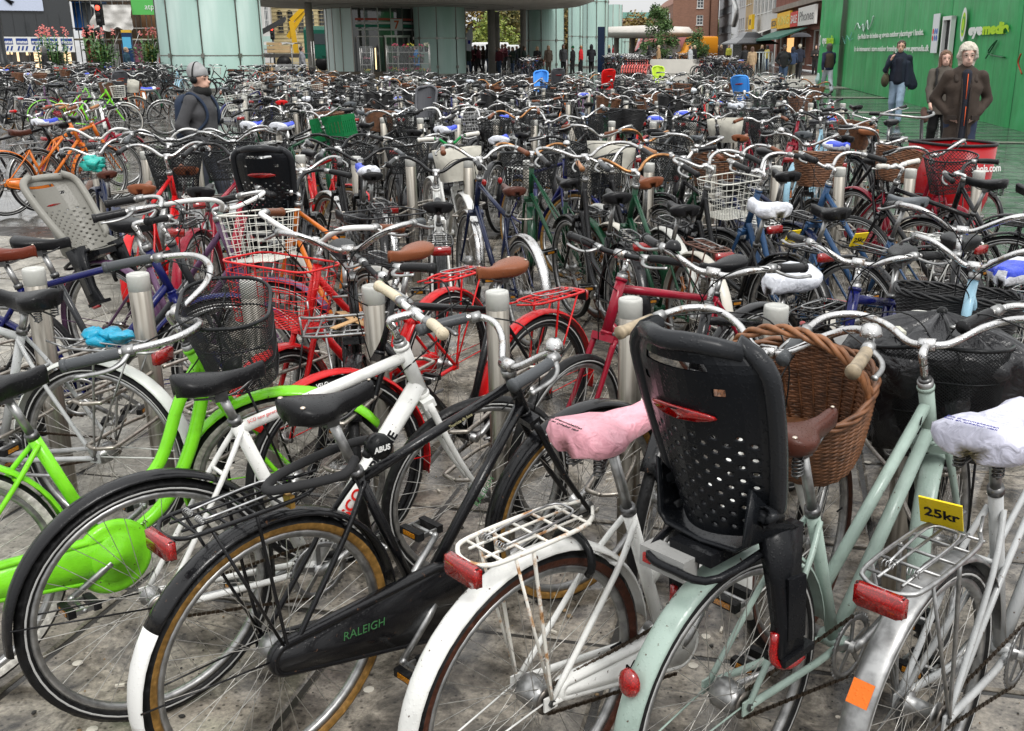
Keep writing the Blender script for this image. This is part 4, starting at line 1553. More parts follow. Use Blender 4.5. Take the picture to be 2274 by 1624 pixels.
# cigarette ends, gum, small litter near the front
lm = {'w': MAT('plastic', (0.6, 0.56, 0.48)), 't': MAT('cloth', (0.25, 0.17, 0.09)), 'd': MAT('cloth', (0.03, 0.028, 0.025))}
gum = MB()
for i in range(190):
 x, y = rnd.uniform(-1.6, 1.6), rnd.uniform(1.55, 4.2)
 k = rnd.random()
 if k < 0.3:
  gum.mat(lm['w'])
  gum.lathe([(0.0, 0.0035), (rnd.uniform(.006, .014), 0.0025), (0.016, 0.0)], c=(x, y, 0.001), n=9)
 elif k < 0.45:
  a = rnd.uniform(0, pi)
  gum.mat(lm['w'], True)
  gum.bar((x, y, 0.006), (x + .026 * math.cos(a), y + .026 * math.sin(a), 0.006), 0.008, 0.007)
 else:
  gum.mat(lm['d'] if k < .8 else lm['t'])
  gum.sphere((x, y, 0.003), rnd.uniform(.005, .011), 6, 4, (1, rnd.uniform(.6, 1.4), 0.5))
gr = MB().mat(lm['d'], True)
for i in range(1500):
 x, y = rnd.uniform(-1.9, 1.9), rnd.uniform(1.5, 4.6)
 s = rnd.uniform(.0015, .0045)
 a = rnd.uniform(0, 6.28)
 if i % 5 == 0:
  gr.mat(lm['t'], True)
 elif i % 5 == 1:
  gr.mat(lm['d'], True)
 gr.add([(x + s * math.cos(a), y + s * math.sin(a), 0.0), (x - s * math.sin(a), y + s * math.cos(a), 0.0), (x - s * math.cos(a), y - s * 1.4 * math.sin(a), 0.0), (x + s * math.sin(a), y - s * math.cos(a), 0.0), (x, y, s * 0.8)], [(0, 1, 4), (1, 2, 4), (2, 3, 4), (3, 0, 4)])
tag(ob('grit', gr), label='dark grit scattered over the wet slabs under the front wheels', cat='grit', kind='stuff')
tag(ob('litter', gum), label='trodden gum, cigarette ends and crumbs of dirt on the wet slabs', cat='litter', kind='stuff')

# ------------------------------------------------------------------ stand posts
m, nt, b = nmat('brushed_steel')
b.inputs['Metallic'].default_value = 0.95
tc = N(nt, 'ShaderNodeTexCoord')
mp = N(nt, 'ShaderNodeMapping')
mp.inputs['Scale'].default_value = (60, 60, 1.2)
no = N(nt, 'ShaderNodeTexNoise', Scale=1.0, Detail=5.0)
nt.links.new(tc.outputs['Object'], mp.inputs['Vector'])
nt.links.new(mp.outputs[0], no.inputs['Vector'])
rc = ramp(nt, [(0.3, (0.20, 0.18, 0.15)), (0.6, (0.42, 0.39, 0.34))])
nt.links.new(no.outputs[0], rc.inputs[0])
nt.links.new(rc.outputs[0], b.inputs['Base Color'])
b.inputs['Roughness'].default_value = 0.33
b.inputs['Anisotropic'].default_value = 0.6
M_STEEL = m
m, nt, b = nmat('frosted_cap')
b.inputs['Base Color'].default_value = (0.48, 0.48, 0.45, 1)
b.inputs['Roughness'].default_value = 0.35
b.inputs['Subsurface Weight'].default_value = 0.25
b.inputs['Subsurface Radius'].default_value = (0.02, 0.02, 0.02)
drops(nt, b, 150, 0.3)
M_CAP = m
HBOL = 0.975
post = MB().mat(M_STEEL)
post.lathe([(0.040, -0.02), (0.040, HBOL - 0.068), (0.038, HBOL - 0.066)], n=24)
capm = MB().mat(M_CAP)
capm.lathe([(0.038, HBOL - 0.068), (0.0405, HBOL - 0.066), (0.041, HBOL - 0.012), (0.039, HBOL - 0.004), (0.032, HBOL - 0.001), (0.031, HBOL - 0.004), (0.0, HBOL - 0.004)], n=24)
hoop = MB().mat(MAT('alu', (0.46, 0.42, 0.37)))
for z, L in ((0.42, 0.33), (0.60, 0.36)):
 for s in (-1, 1):
  hoop.tube(cr([(s * 0.03, 0.035, z), (s * 0.045, 0.12, z), (s * 0.055, L - 0.03, z - 0.01), (s * 0.045, L, z - 0.01), (0.0, L + 0.02, z - 0.01)], 4), 0.0075, n=7)
pm_, cm_, hm_ = post.mesh('post'), capm.mesh('cap'), hoop.mesh('wheel_hoop')
ROWS = [(-2.03, 3.77), (-2.10, 8.12), (-2.18, 12.37), (-2.22, 16.71), (-2.26, 21.0), (-2.3, 25.3)]
DX, DY = 0.4606 * math.cos(TH), 0.4606 * math.sin(TH)
RANGE = [(-2, 8), (-4, 12), (-3, 13), (-7, 16), (-10, 19), (-13, 22)]
def slot(k, i):
 a, b_ = ROWS[k]
 return a + DX * i, b_ + DY * i
ORD = ['first', 'second', 'third', 'fourth', 'fifth', 'sixth', 'seventh', 'eighth', 'ninth', 'tenth', 'eleventh', 'twelfth', 'thirteenth', 'fourteenth', 'fifteenth', 'sixteenth', 'seventeenth', 'eighteenth', 'nineteenth', 'twentieth', 'twenty-first', 'twenty-second', 'twenty-third', 'twenty-fourth', 'twenty-fifth', 'twenty-sixth', 'twenty-seventh', 'twenty-eighth', 'twenty-ninth', 'thirtieth', 'thirty-first', 'thirty-second', 'thirty-third', 'thirty-fourth', 'thirty-fifth', 'thirty-sixth', 'thirty-seventh', 'thirty-eighth', 'thirty-ninth', 'fortieth', 'forty-first', 'forty-second', 'forty-third', 'forty-fourth', 'forty-fifth', 'forty-sixth', 'forty-seventh', 'forty-eighth', 'forty-ninth', 'fiftieth']
NB = 0
for k in range(len(ROWS)):
 for n_, i in enumerate(range(*RANGE[k])):
  x, y = slot(k, i)
  if abs(x) > 0.6 * y + 1.2 or x > (3.3 if y < 9 else 3.4 + (y - 9) * 0.14):
   continue
  r = empty('bicycle_stand', (x, y, gz(y)), TH, 'frost-capped steel post, %s from left in the %s row of stands' % (ORD[n_], ORD[k]), 'bicycle stand', 'steel bicycle stands with frosted caps')
  r.rotation_euler = (rnd.uniform(-.012, .012), rnd.uniform(-.012, .012), TH + rnd.uniform(-.2, .2))
  ob('post', None, r, me=pm_)
  ob('cap', None, r, me=cm_)
  if k < 3:
   ob('wheel_hoop', None, r, me=hm_)
   ho = ob('wheel_hoop', None, r, me=hm_)
   ho.rotation_euler = (0, 0, pi)
  NB += 1
# ------------------------------------------------------------------ buildings and street
def wallmat(name, col, var=0.25, scale=1.2, rough=0.8, kind=None, brick=None):
 if name in MATS:
  return MATS[name]
 m, nt, b = nmat(name)
 MATS[name] = m
 tc = N(nt, 'ShaderNodeTexCoord')
 no = N(nt, 'ShaderNodeTexNoise', Scale=scale, Detail=7.0, Roughness=0.65)
 nt.links.new(tc.outputs['Object'], no.inputs['Vector'])
 rc = ramp(nt, [(0.3, [c * (1 - var) for c in col]), (0.7, [min(1, c * (1 + var)) for c in col])])
 nt.links.new(no.outputs[0], rc.inputs[0])
 out = rc.outputs[0]
 if brick:
  mp = N(nt, 'ShaderNodeMapping')
  mp.inputs['Rotation'].default_value = (pi / 2, 0, 0)
  bt = N(nt, 'ShaderNodeTexBrick', Scale=1.0)
  bt.inputs['Brick Width'].default_value = 0.23
  bt.inputs['Row Height'].default_value = 0.075
  bt.inputs['Mortar Size'].default_value = 0.008
  bt.inputs['Color1'].default_value = c4([c * 0.75 for c in col])
  bt.inputs['Color2'].default_value = c4([c * 1.2 for c in col])
  bt.inputs['Mortar'].default_value = c4([c * 0.7 + 0.08 for c in col])
  nt.links.new(tc.outputs['Object'], mp.inputs['Vector'])
  nt.links.new(mp.outputs[0], bt.inputs['Vector'])
  mx = N(nt, 'ShaderNodeMixRGB')
  mx.inputs[0].default_value = 0.45
  nt.links.new(bt.outputs[0], mx.inputs[1])
  nt.links.new(rc.outputs[0], mx.inputs[2])
  out = mx.outputs[0]
 nt.links.new(out, b.inputs['Base Color'])
 b.inputs['Roughness'].default_value = rough
 return m
def glassmat(name, col, rough=0.08, spec=0.5):
 if name in MATS:
  return MATS[name]
 m, nt, b = nmat(name)
 MATS[name] = m
 b.inputs['Base Color'].default_value = c4(col)
 b.inputs['Roughness'].default_value = rough
 b.inputs['Specular IOR Level'].default_value = spec
 b.inputs['Coat Weight'].default_value = 0.3
 return m
DARKGL = glassmat('dark_window_glass', (0.035, 0.042, 0.048), 0.05, 0.8)
WHITEP = wallmat('white_joinery', (0.72, 0.72, 0.70), 0.06)
def frame_at(name, a, b, label, cat, zb=None, group=None):
 """empty whose x axis runs from a to b along the ground"""
 a, b = Vector(a), Vector(b)
 ang = math.atan2(b.y - a.y, b.x - a.x)
 return empty(name, (a.x, a.y, gz(a.y) if zb is None else zb), ang, label, cat, group)
def facade(root, L, H, rects, m, thick=0.35, rec=0.14, frame=0.07, bars=(2, 3), fm=None, gl=None, x0=0.0, z0=0.0, arch=False, fmw=0.04):
 """wall in local xz plane (outer face y=0, looking towards -y) with real openings"""
 fm, gl = fm or WHITEP, gl or DARKGL
 xs = sorted(set([x0, x0 + L] + [v for r in rects for v in (r[0], r[1])]))
 zs = sorted(set([z0, z0 + H] + [v for r in rects for v in (r[2], r[3])]))
 w = MB().mat(m, True)
 def inside(x, z):
  return any(r[0] < x < r[1] and r[2] < z < r[3] for r in rects)
 for j in range(len(zs) - 1):
  i = 0
  while i < len(xs) - 1:
   if inside((xs[i] + xs[i + 1]) / 2, (zs[j] + zs[j + 1]) / 2):
    i += 1
    continue
   k = i
   while k + 1 < len(xs) - 1 and not inside((xs[k + 1] + xs[k + 2]) / 2, (zs[j] + zs[j + 1]) / 2):
    k += 1
   w.quad((xs[i], 0, zs[j]), (xs[k + 1], 0, zs[j]), (xs[k + 1], 0, zs[j + 1]), (xs[i], 0, zs[j + 1]))
   i = k + 1
 for r in rects:
  a, b_, c, d = r
  t = rec + 0.05
  w.quad((a, 0, c), (a, t, c), (b_, t, c), (b_, 0, c)).quad((a, 0, d), (b_, 0, d), (b_, t, d), (a, t, d))
  w.quad((a, 0, c), (a, 0, d), (a, t, d), (a, t, c)).quad((b_, 0, c), (b_, t, c), (b_, t, d), (b_, 0, d))
 w.box((x0 + L / 2, rec + 0.06 + thick / 2, z0 + H / 2), (L, thick, H))
 ob('wall', w, root)
 cache = {}
 for r in rects:
  a, b_, c, d = r
  key = (round(b_ - a, 3), round(d - c, 3))
  if key not in cache:
   W, h = b_ - a, d - c
   f = MB().mat(fm, True)
   q = frame
   for bx in ((-W / 2 + q / 2, 0, h / 2, q, h), (W / 2 - q / 2, 0, h / 2, q, h)):
    f.box((bx[0], rec - 0.03, bx[2]), (bx[3], 0.06, bx[4]))
   for z in (q / 2, h - q / 2):
    f.box((0, rec - 0.032, z), (W, 0.06, q))
   for i in range(1, bars[0]):
    f.box((-W / 2 + W * i / bars[0], rec - 0.02, h / 2), (fmw, 0.04, h))
   for i in range(1, bars[1]):
    f.box((0, rec - 0.018, h * i / bars[1]), (W, 0.04, fmw))
   f.box((0, rec / 2 - 0.04, -0.03), (W + 0.12, rec + 0.10, 0.06))
   if arch:
    n = 10
    f.mat(m, True)
    for i in range(n):
     t0, t1 = pi * i / n, pi * (i + 1) / n
     za, zb_ = h - W / 2 + W / 2 * math.sin(t0), h - W / 2 + W / 2 * math.sin(t1)
     xa, xb = W / 2 * math.cos(t0), W / 2 * math.cos(t1)
     f.add([(xa, -0.002, za), (xb, -0.002, zb_), (xb, -0.002, h), (xa, -0.002, h)], [(0, 1, 2, 3)])
   p = MB().mat(gl, True).quad((-W / 2, rec + 0.0, 0), (W / 2, rec + 0.0, 0), (W / 2, rec + 0.0, h), (-W / 2, rec + 0.0, h))
   cache[key] = (f.mesh('window'), p.mesh('pane'))
  f, p = cache[key]
  wo = ob('window', None, root, me=f)
  wo.location = ((a + b_) / 2, 0, c)
  ob('pane', None, wo, me=p)
 return root
def grid_rects(x0, n, w, gap, zs, h):
 return [(x0 + i * (w + gap), x0 + i * (w + gap) + w, z, z + h) for z in zs for i in range(n)]

# ---- green hoarding along the walkway
HB0, HB1 = gnd(1857, 190), gnd(2237, 285)
hdir = (HB1 - HB0)
hdir.z = 0
hlen0 = hdir.length
hdir.normalize()
m, nt, b = nmat('green_tarpaulin')
tc = N(nt, 'ShaderNodeTexCoord')
no = N(nt, 'ShaderNodeTexNoise', Scale=0.9, Detail=8.0, Roughness=0.7)
nt.links.new(tc.outputs['Object'], no.inputs['Vector'])
rc = ramp(nt, [(0.28, (0.020, 0.25, 0.07)), (0.55, (0.030, 0.35, 0.10)), (0.75, (0.055, 0.43, 0.15))])
nt.links.new(no.outputs[0], rc.inputs[0])
sk = N(nt, 'ShaderNodeTexNoise', Scale=1.0, Detail=8.0, Roughness=0.7)
mp0 = N(nt, 'ShaderNodeMapping')
mp0.inputs['Scale'].default_value = (5.0, 1, 0.35)
nt.links.new(tc.outputs['Object'], mp0.inputs['Vector'])
nt.links.new(mp0.outputs[0], sk.inputs['Vector'])
skr = ramp(nt, [(0.34, 0.55), (0.52, 1.0)])
nt.links.new(sk.outputs[0], skr.inputs[0])
mxk = N(nt, 'ShaderNodeMixRGB', blend_type='MULTIPLY')
mxk.inputs[0].default_value = 0.6
nt.links.new(rc.outputs[0], mxk.inputs[1])
nt.links.new(skr.outputs[0], mxk.inputs[2])
nt.links.new(mxk.outputs[0], b.inputs['Base Color'])
b.inputs['Roughness'].default_value = 0.42
wv = N(nt, 'ShaderNodeTexNoise', Scale=0.7, Detail=3.0, Distortion=1.0)
mp = N(nt, 'ShaderNodeMapping')
mp.inputs['Scale'].default_value = (1.6, 1, 0.35)
nt.links.new(tc.outputs['Object'], mp.inputs['Vector'])
nt.links.new(mp.outputs[0], wv.inputs['Vector'])
bp = N(nt, 'ShaderNodeBump', Strength=0.5, Distance=0.12)
nt.links.new(wv.outputs[0], bp.inputs['Height'])
nt.links.new(bp.outputs[0], b.inputs['Normal'])
M_TARP = m
HL, HH = hlen0 + 6.5, 5.2
hroot = frame_at('hoarding', HB0, HB0 + hdir * 5, 'tall green tarpaulin hoarding with white and lime lettering along the walkway', 'hoarding', zb=0.0)
def on_wall(px, py):
 """(s, h) on the hoarding for a picture place"""
 v = ray(px, py)
 o = Vector((0, 0, CAM_H))
 n = Vector((hdir.y, -hdir.x, 0))
 t = (HB0 - o).dot(n) / v.dot(n)
 p = o + v * t
 return (p - Vector((HB0.x, HB0.y, 0))).dot(hdir), p.z
seams = sorted([-0.45, on_wall(2237, 285)[0], HL] + [on_wall(1857, 190)[0] + hlen0 * q for q in (0.27, 0.52, 0.76)])
panels = [s for s in seams]
for a, b_ in zip(panels[:-1], panels[1:]):
 if b_ - a < 0.3:
  continue
 mb = MB().mat(M_TARP)
 nx, nz = 30, 14
 vs = []
 for j in range(nz + 1):
  for i in range(nx + 1):
   x = a + 0.012 + (b_ - a - 0.024) * i / nx
   z = HH * j / nz
   y = 0.035 * noise.noise(Vector((x * 0.9, z * 0.5, 1.0))) + 0.005 * noise.noise(Vector((x * 3, z * 0.8, 4.0)))
   if i in (0, nx):
    y += 0.03
   vs.append((x, y, z + gz(HB0.y + hdir.y * x)))
 mb.add(vs, [(j * (nx + 1) + i, j * (nx + 1) + i + 1, (j + 1) * (nx + 1) + i + 1, (j + 1) * (nx + 1) + i) for j in range(nz) for i in range(nx)])
 mb.isflat = True
 ob('panel', mb, hroot)
ob('backing', MB().mat(wallmat('plywood', (0.03, 0.10, 0.05)), True).box((HL / 2 - 0.5, 0.10, HH / 2 + 0.1), (HL + 0.9, 0.02, HH)), hroot)
LT_W, LT_L = MAT('plastic', (0.72, 0.74, 0.70), 0.5), MAT('plastic', (0.42, 0.66, 0.02), 0.5)
def wtext(body, x0, y0, x1, hpx, mat, bold=0.0, width=True):
 """write between two picture places on the hoarding"""
 s0, z0 = on_wall(x0, y0)
 s1, _ = on_wall(x1, y0)
 _, zt = on_wall(x0, y0 - hpx)
 h = (zt - z0)
 return text('lettering', body, hroot, mat, T(s0, -0.075, z0) @ Rx(pi / 2), h, 0.004, bold=bold, width=(s1 - s0) if width else None)
wtext('Eye Media har de bedste og største outdoor placeringer i landet.', 1909, 87, 2055, 14, LT_W, bold=0.006)
wtext('Er du interesseret i store outdoor branding ring www.eyemedia.dk', 1901, 114, 2068, 14, LT_W, bold=0.006)
wtext('eye', 2157, 78, 2188, 32, LT_W, bold=0.02)
wtext('media', 2188, 76, 2247, 32, LT_L, bold=0.02)
s, z = on_wall(2147, 55)
for r_, m_, dy in ((0.42, LT_W, 0), (0.30, LT_L, -.004), (0.21, M_TARP, -.008), (0.15, LT_L, -.012)):
 mb = MB().mat(m_, True)
 mb.lathe([(0, 0), (r_, 0)], axis='y', n=32)
 o = ob('emblem', mb, hroot)
 o.matrix_local = T(s, -0.085 + dy, z) @ Matrix.Diagonal((0.62, 1, 1.0, 1))
# scrawled graffiti
def scrawl(pts, m_, r=0.014):
 mb = MB().mat(m_)
 P = [on_wall(*p) for p in pts]
 mb.tube(cr([(s_, -0.062, z_) for s_, z_ in P], 5), r, n=4)
 ob('graffiti', mb, hroot)
scrawl([(1902, 66), (1908, 52), (1914, 64), (1920, 54), (1922, 70), (1930, 46), (1932, 66), (1940, 50), (1944, 36)], MAT('plastic', (0.55, 0.68, 0.62)), 0.03)
scrawl([(1868, 100), (1874, 82), (1880, 98), (1884, 80), (1890, 88), (1895, 72), (1890, 90), (1897, 86)], MAT('plastic', (0.2, 0.55, 0.5)))
scrawl([(2075, 90), (2082, 78), (2078, 104), (2090, 92)], MAT('plastic', (0.01, 0.09, 0.03)))
scrawl([(2195, 130), (2220, 90), (2200, 118), (2238, 128)], MAT('plastic', (0.01, 0.10, 0.03)), 0.02)
scrawl([(2274, 120), (2268, 140), (2276, 165)], MAT('plastic', (0.40, 0.06, 0.02)), 0.02)
# notice board and open door
s0, z0 = on_wall(2073, 118)
s1, z1 = on_wall(2096, 30)
nb = MB().mat(MAT('plastic', (0.70, 0.72, 0.74), 0.4), True).box(((s0 + s1) / 2, -0.09, (z0 + z1) / 2), (s1 - s0, 0.02, z1 - z0))
nbo = ob('notice_board', nb, hroot)
pk = MB()
for q in range(3):
 for k_ in range(2):
  c = [(0.7, 0.05, 0.05), (0.05, 0.15, 0.55), (0.05, 0.15, 0.55)][q] if k_ == 0 else [(0.7, 0.05, 0.05), (0.1, 0.2, 0.5), (0.05, 0.1, 0.5)][q]
  pk.mat(MAT('plastic', c), True)
  pk.lathe([(0, 0), ((s1 - s0) * 0.12, 0)], c=(s0 + (s1 - s0) * (0.2 + 0.3 * q), -0.104, z0 + (z1 - z0) * (0.55 - 0.17 * k_)), axis='y', n=14)
ob('pictogram', pk, nbo)
s0, z0 = on_wall(2098, 130)
s1, z1 = on_wall(2125, 44)
s1 = s0 + max(0.9, s1 - s0)
dr = MB().mat(WHITEP, True)
for x in (s0 + 0.05, s1 - 0.05):
 dr.box((x, -0.10, z1 / 2 + 0.1), (0.10, 0.12, z1))
dr.box(((s0 + s1) / 2, -0.10, z1 + 0.05), (s1 - s0, 0.13, 0.1))
dr.mat(MAT('cloth', (0.006, 0.006, 0.006)), True).box(((s0 + s1) / 2, -0.055, z1 / 2), (s1 - s0 - 0.18, 0.02, z1))
ob('doorway', dr, hroot)
# short return panel with its small mark
A_, B_ = gnd(1813, 187), gnd(1850, 192)
hr2 = frame_at('hoarding', A_, B_, 'narrow green hoarding panel with a small mark at the far end of the walkway', 'hoarding', zb=gz(A_.y))
mb = MB().mat(M_TARP)
L2 = (B_ - A_).length
vs = []
for j in range(13):
 for i in range(13):
  x = (L2 + 0.5) * i / 12
  vs.append((x, 0.08 * noise.noise(Vector((x * 2, j * 0.4, 9.0))), 5.2 * j / 12 - 0.02))
mb.add(vs, [(j * 13 + i, j * 13 + i + 1, (j + 1) * 13 + i + 1, (j + 1) * 13 + i) for j in range(12) for i in range(12)])
ob('panel', mb, hr2)
text('lettering', 'eye', hr2, LT_W, T(L2 * 0.30, -0.10, 1.80) @ Rx(pi / 2), 0.5, 0.004, bold=0.01, width=L2 * 0.24)
text('lettering', 'media', hr2, LT_L, T(L2 * 0.55, -0.10, 1.80) @ Rx(pi / 2), 0.5, 0.004, bold=0.01, width=L2 * 0.40)
mb = MB().mat(LT_W, True).lathe([(0.13, 0), (0.2, 0)], axis='y', n=24)
o = ob('emblem', mb, hr2)
o.matrix_local = T(L2 * 0.17, -0.10, 1.95) @ Matrix.Diagonal((0.6, 1, 1.2, 1))

# ---- glass columns
m, nt, b = nmat('frosted_green_glass')
tc = N(nt, 'ShaderNodeTexCoord')
no = N(nt, 'ShaderNodeTexNoise', Scale=0.45, Detail=5.0)
mp = N(nt, 'ShaderNodeMapping')
mp.inputs['Scale'].default_value = (2.2, 2.2, 0.5)
nt.links.new(tc.outputs['Object'], mp.inputs['Vector'])
nt.links.new(mp.outputs[0], no.inputs['Vector'])
rc = ramp(nt, [(0.3, (0.36, 0.54, 0.48)), (0.55, (0.46, 0.63, 0.575)), (0.75, (0.60, 0.74, 0.69))])
nt.links.new(no.outputs[0], rc.inputs[0])
nt.links.new(rc.outputs[0], b.inputs['Base Color'])
b.inputs['Roughness'].default_value = 0.5
b.inputs['Specular IOR Level'].default_value = 0.35
b.inputs['Coat Weight'].default_value = 0.06
b.inputs['Coat Roughness'].default_value = 0.05
M_GLS = m
M_GLS2 = glassmat('pale_drum_glass', (0.66, 0.82, 0.77), 0.35, 0.4)
M_JOINT = MAT('alu', (0.30, 0.29, 0.26))
def glass_column(px, d, R, H, label, nfac=9, rows=(2.3, 4.7, 7.1), rot=0.2, clamp=0.12):
 c = at(px, 200, d)
 z0 = gz(d)
 root = empty('glass_column', (c.x, c.y, z0), 0, label, 'glass column', 'frosted glass columns of the station')
 zs = [0] + [r_ for r_ in rows if r_ < H] + [H]
 pan = MB().mat(M_GLS)
 a = 2 * pi / nfac
 n = 6
 for j in range(len(zs) - 1):
  za, zb_ = zs[j] + 0.012, zs[j + 1] - 0.012
  vs, fs = [], []
  for i in range(n + 1):
   t = 0.006 + (a - 0.012) * i / n
   for r_, z in ((R, za), (R, zb_), (R - 0.03, zb_), (R - 0.03, za)):
    vs.append((r_ * math.cos(t), r_ * math.sin(t), z))
  for i in range(n):
   for q in range(4):
    q2 = (q + 1) % 4
    fs.append((i * 4 + q, (i + 1) * 4 + q, (i + 1) * 4 + q2, i * 4 + q2))
  fs += [(0, 1, 2, 3), tuple(n * 4 + q for q in (3, 2, 1, 0))]
  pan_ = MB().mat(M_GLS, True)
  pan_.add(vs, fs)
  me = pan_.mesh('glass_panel')
  for k_ in range(nfac):
   t = rot + a * k_
   if math.sin(t + a / 2) > 0.35:      # the side nobody sees
    continue
   o = ob('glass_panel', None, root, me=me)
   o.rotation_euler = (0, 0, t)
 core = MB().mat(wallmat('column_core', (0.40, 0.50, 0.47), 0.1))
 core.lathe([(R - 0.10, 0), (R - 0.10, H)], n=36)
 ob('core', core, root)
 jt = MB().mat(M_JOINT)
 for k_ in range(nfac):
  t = rot + a * k_
  if math.sin(t) > 0.5:
   continue
  p = (R + 0.02) * math.cos(t), (R + 0.02) * math.sin(t)
  jt.tube([(p[0], p[1], 0), (p[0], p[1], H)], 0.028, n=5)
  for z in zs[1:-1] + [zs[0] + 0.5]:
   jt.box((p[0] * 1.01, p[1] * 1.01, z), (clamp, clamp, clamp * 1.3), Rz(t).to_3x3())
 for z in zs[1:-1]:
  jt.lathe([(R + 0.01, z - 0.02), (R + 0.01, z + 0.02)], n=48)
 jt.lathe([(R + 0.015, 0), (R + 0.015, 0.12)], n=48)
 ob('joint', jt, root)
 return root
glass_column(481, 43.1, 2.02, 8.5, 'broad frosted glass column nearest the viewer behind the man in the grey hat', 9, (1.35, 3.55, 4.05, 6.2), rot=-2.83)
glass_column(981, 62.8, 1.50, 9, 'glass column rising through the round concrete canopy beside the shop', 8, (2.1, 4.4, 6.9), rot=-2.35)
glass_column(1210, 70, 1.28, 10, 'glass column at the right edge of the canopy behind the waiting women', 8, (2.0, 4.2, 6.4), rot=-2.5)
glass_column(1286, 92, 0.95, 10.5, 'slender glass column left of the navy pylon', 8, (2.4, 5.0), rot=-2.3)
glass_column(1321, 84, 0.98, 10.5, 'glass column directly behind the navy pylon', 8, (2.3, 4.9), rot=-2.3)
glass_column(1361, 104, 0.80, 5.4, 'short glass column right of the navy pylon', 8, (2.4,), rot=-2.5)
glass_column(1384, 118, 0.62, 3.6, 'shortest and farthest glass column', 6, (2.0,), rot=-2.5)

# ---- concrete canopies
M_CONC = wallmat('board_concrete', (0.55, 0.52, 0.48), 0.18, 0.6, 0.75)
def canopy(px, d, R, zb, th, label, cols=()):
 c = at(px, 100, d)
 root = empty('canopy', (c.x, c.y, 0), 0, label, 'canopy')
 mb = MB().mat(M_CONC)
 mb.lathe([(0, zb), (R * 0.55, zb), (R * 0.93, zb + 0.10), (R, zb + 0.34), (R, zb + 0.44), (R * 0.90, zb + th), (0, zb + th + 0.15)], n=72)
 ob('slab', mb, root)
 jm = MB().mat(wallmat('dark_joint', (0.12, 0.115, 0.105), 0.1))  # joint lines of the slab, one darker concrete tone
 for k_ in range(12):
  t = 2 * pi * k_ / 12 + 0.2
  jm.tube([(R * 0.15 * math.cos(t), R * 0.15 * math.sin(t), zb - 0.001), (R * 0.9 * math.cos(t), R * 0.9 * math.sin(t), zb + 0.092)], 0.012, n=4)
 for r_ in (0.35, 0.55):
  jm.tube([(R * r_ * math.cos(2 * pi * q / 48), R * r_ * math.sin(2 * pi * q / 48), zb - 0.001) for q in range(48)], 0.012, n=4, closed=True)
 ob('joint', jm, root)
 for k_, (pxc, dc, r_) in enumerate(cols):
  p = at(pxc, 100, dc)
  cm = MB().mat(wallmat('column_concrete', (0.20, 0.185, 0.165), 0.2))
  cm.lathe([(r_, gz(dc)), (r_, zb + 0.02)], c=(p.x - c.x, p.y - c.y, 0), n=16)
  ob('column', cm, root)
 return root
canopy(925, 62, 10.4, 4.20, 1.0, 'large round concrete canopy over the convenience shop', [(690, 57, 0.20), (1092, 66, 0.24), (1103, 70, 0.22), (1162, 66, 0.18)])
canopy(1432, 88, 4.0, 2.80, 0.85, 'small flat round concrete canopy behind the young tree', [(1369, 88, 0.22), (1405, 90, 0.2)])

# ---- glass drum of the convenience shop
c = at(835, 150, 64.5)
sh = empty('shop_pavilion', (c.x, c.y, gz(64)), 0, 'round glass shop pavilion under the canopy with striped band and doors', 'shop')
RD = 2.9
DG = glassmat('shop_glass', (0.05, 0.055, 0.05), 0.05, 0.9)
for k_ in range(12):
 t0 = pi + pi * k_ / 12
 left = k_ < 5
 pm = MB().mat(M_GLS2 if left else DG, True)
 vs, fs = [], []
 for i in range(5):
  t = t0 + 0.01 + (pi / 12 - 0.02) * i / 4
  for r_, z in ((RD, 0.1), (RD, 3.75), (RD - 0.04, 3.75), (RD - 0.04, 0.1)):
   vs.append((r_ * math.cos(t), r_ * math.sin(t), z))
 for i in range(4):
  for q in range(4):
   fs.append((i * 4 + q, (i + 1) * 4 + q, (i + 1) * 4 + (q + 1) % 4, i * 4 + (q + 1) % 4))
 pm.add(vs, fs)
 ob('glass_panel', pm, sh)
mu = MB().mat(MAT('alu', (0.35, 0.34, 0.31)))
for k_ in range(13):
 t = pi + pi * k_ / 12
 mu.box((RD * math.cos(t), RD * math.sin(t), 1.9), (0.06, 0.06, 3.8), Rz(t).to_3x3())
mu.lathe([(RD + 0.03, 0), (RD + 0.03, 0.12)], n=48).lathe([(RD + 0.03, 2.15), (RD + 0.03, 2.22)], n=48, a0=pi * 1.45, a1=2 * pi)
ob('frame', mu, sh)
for z, h, col in ((3.08, 0.12, (0.55, 0.10, 0.07)), (2.88, 0.12, (0.65, 0.65, 0.62)), (2.70, 0.14, (0.02, 0.20, 0.12)), (2.52, 0.10, (0.65, 0.65, 0.62))):
 sb = MB().mat(MAT('plastic', col, 0.5)).lathe([(RD + 0.02, z), (RD + 0.02, z + h)], n=30, a0=pi * 1.44, a1=pi * 1.98)
 ob('stripe', sb, sh)
sg = MB().mat(MAT('plastic', (0.68, 0.68, 0.66)), True).box((0, 0, 0), (0.75, 0.03, 0.62))
so_ = ob('sign', sg, sh)
so_.matrix_local = T((RD + 0.10) * math.cos(pi * 1.70), (RD + 0.10) * math.sin(pi * 1.70), 2.85) @ Rz(pi * 1.70 + pi / 2)
text('lettering', '7', so_, MAT('plastic', (0.6, 0.12, 0.04)), T(-0.16, -0.02, -0.22) @ Rx(pi / 2), 0.62, 0.003, bold=0.02)
dm = MB().mat(MAT('alu', (0.5, 0.49, 0.45)), True)
for x in (-0.75, 0.0, 0.75):
 dm.box((x, 0, 1.05), (0.09, 0.1, 2.1))
dm.box((0, 0, 2.15), (1.7, 0.12, 0.12))
do = ob('door', dm, sh)
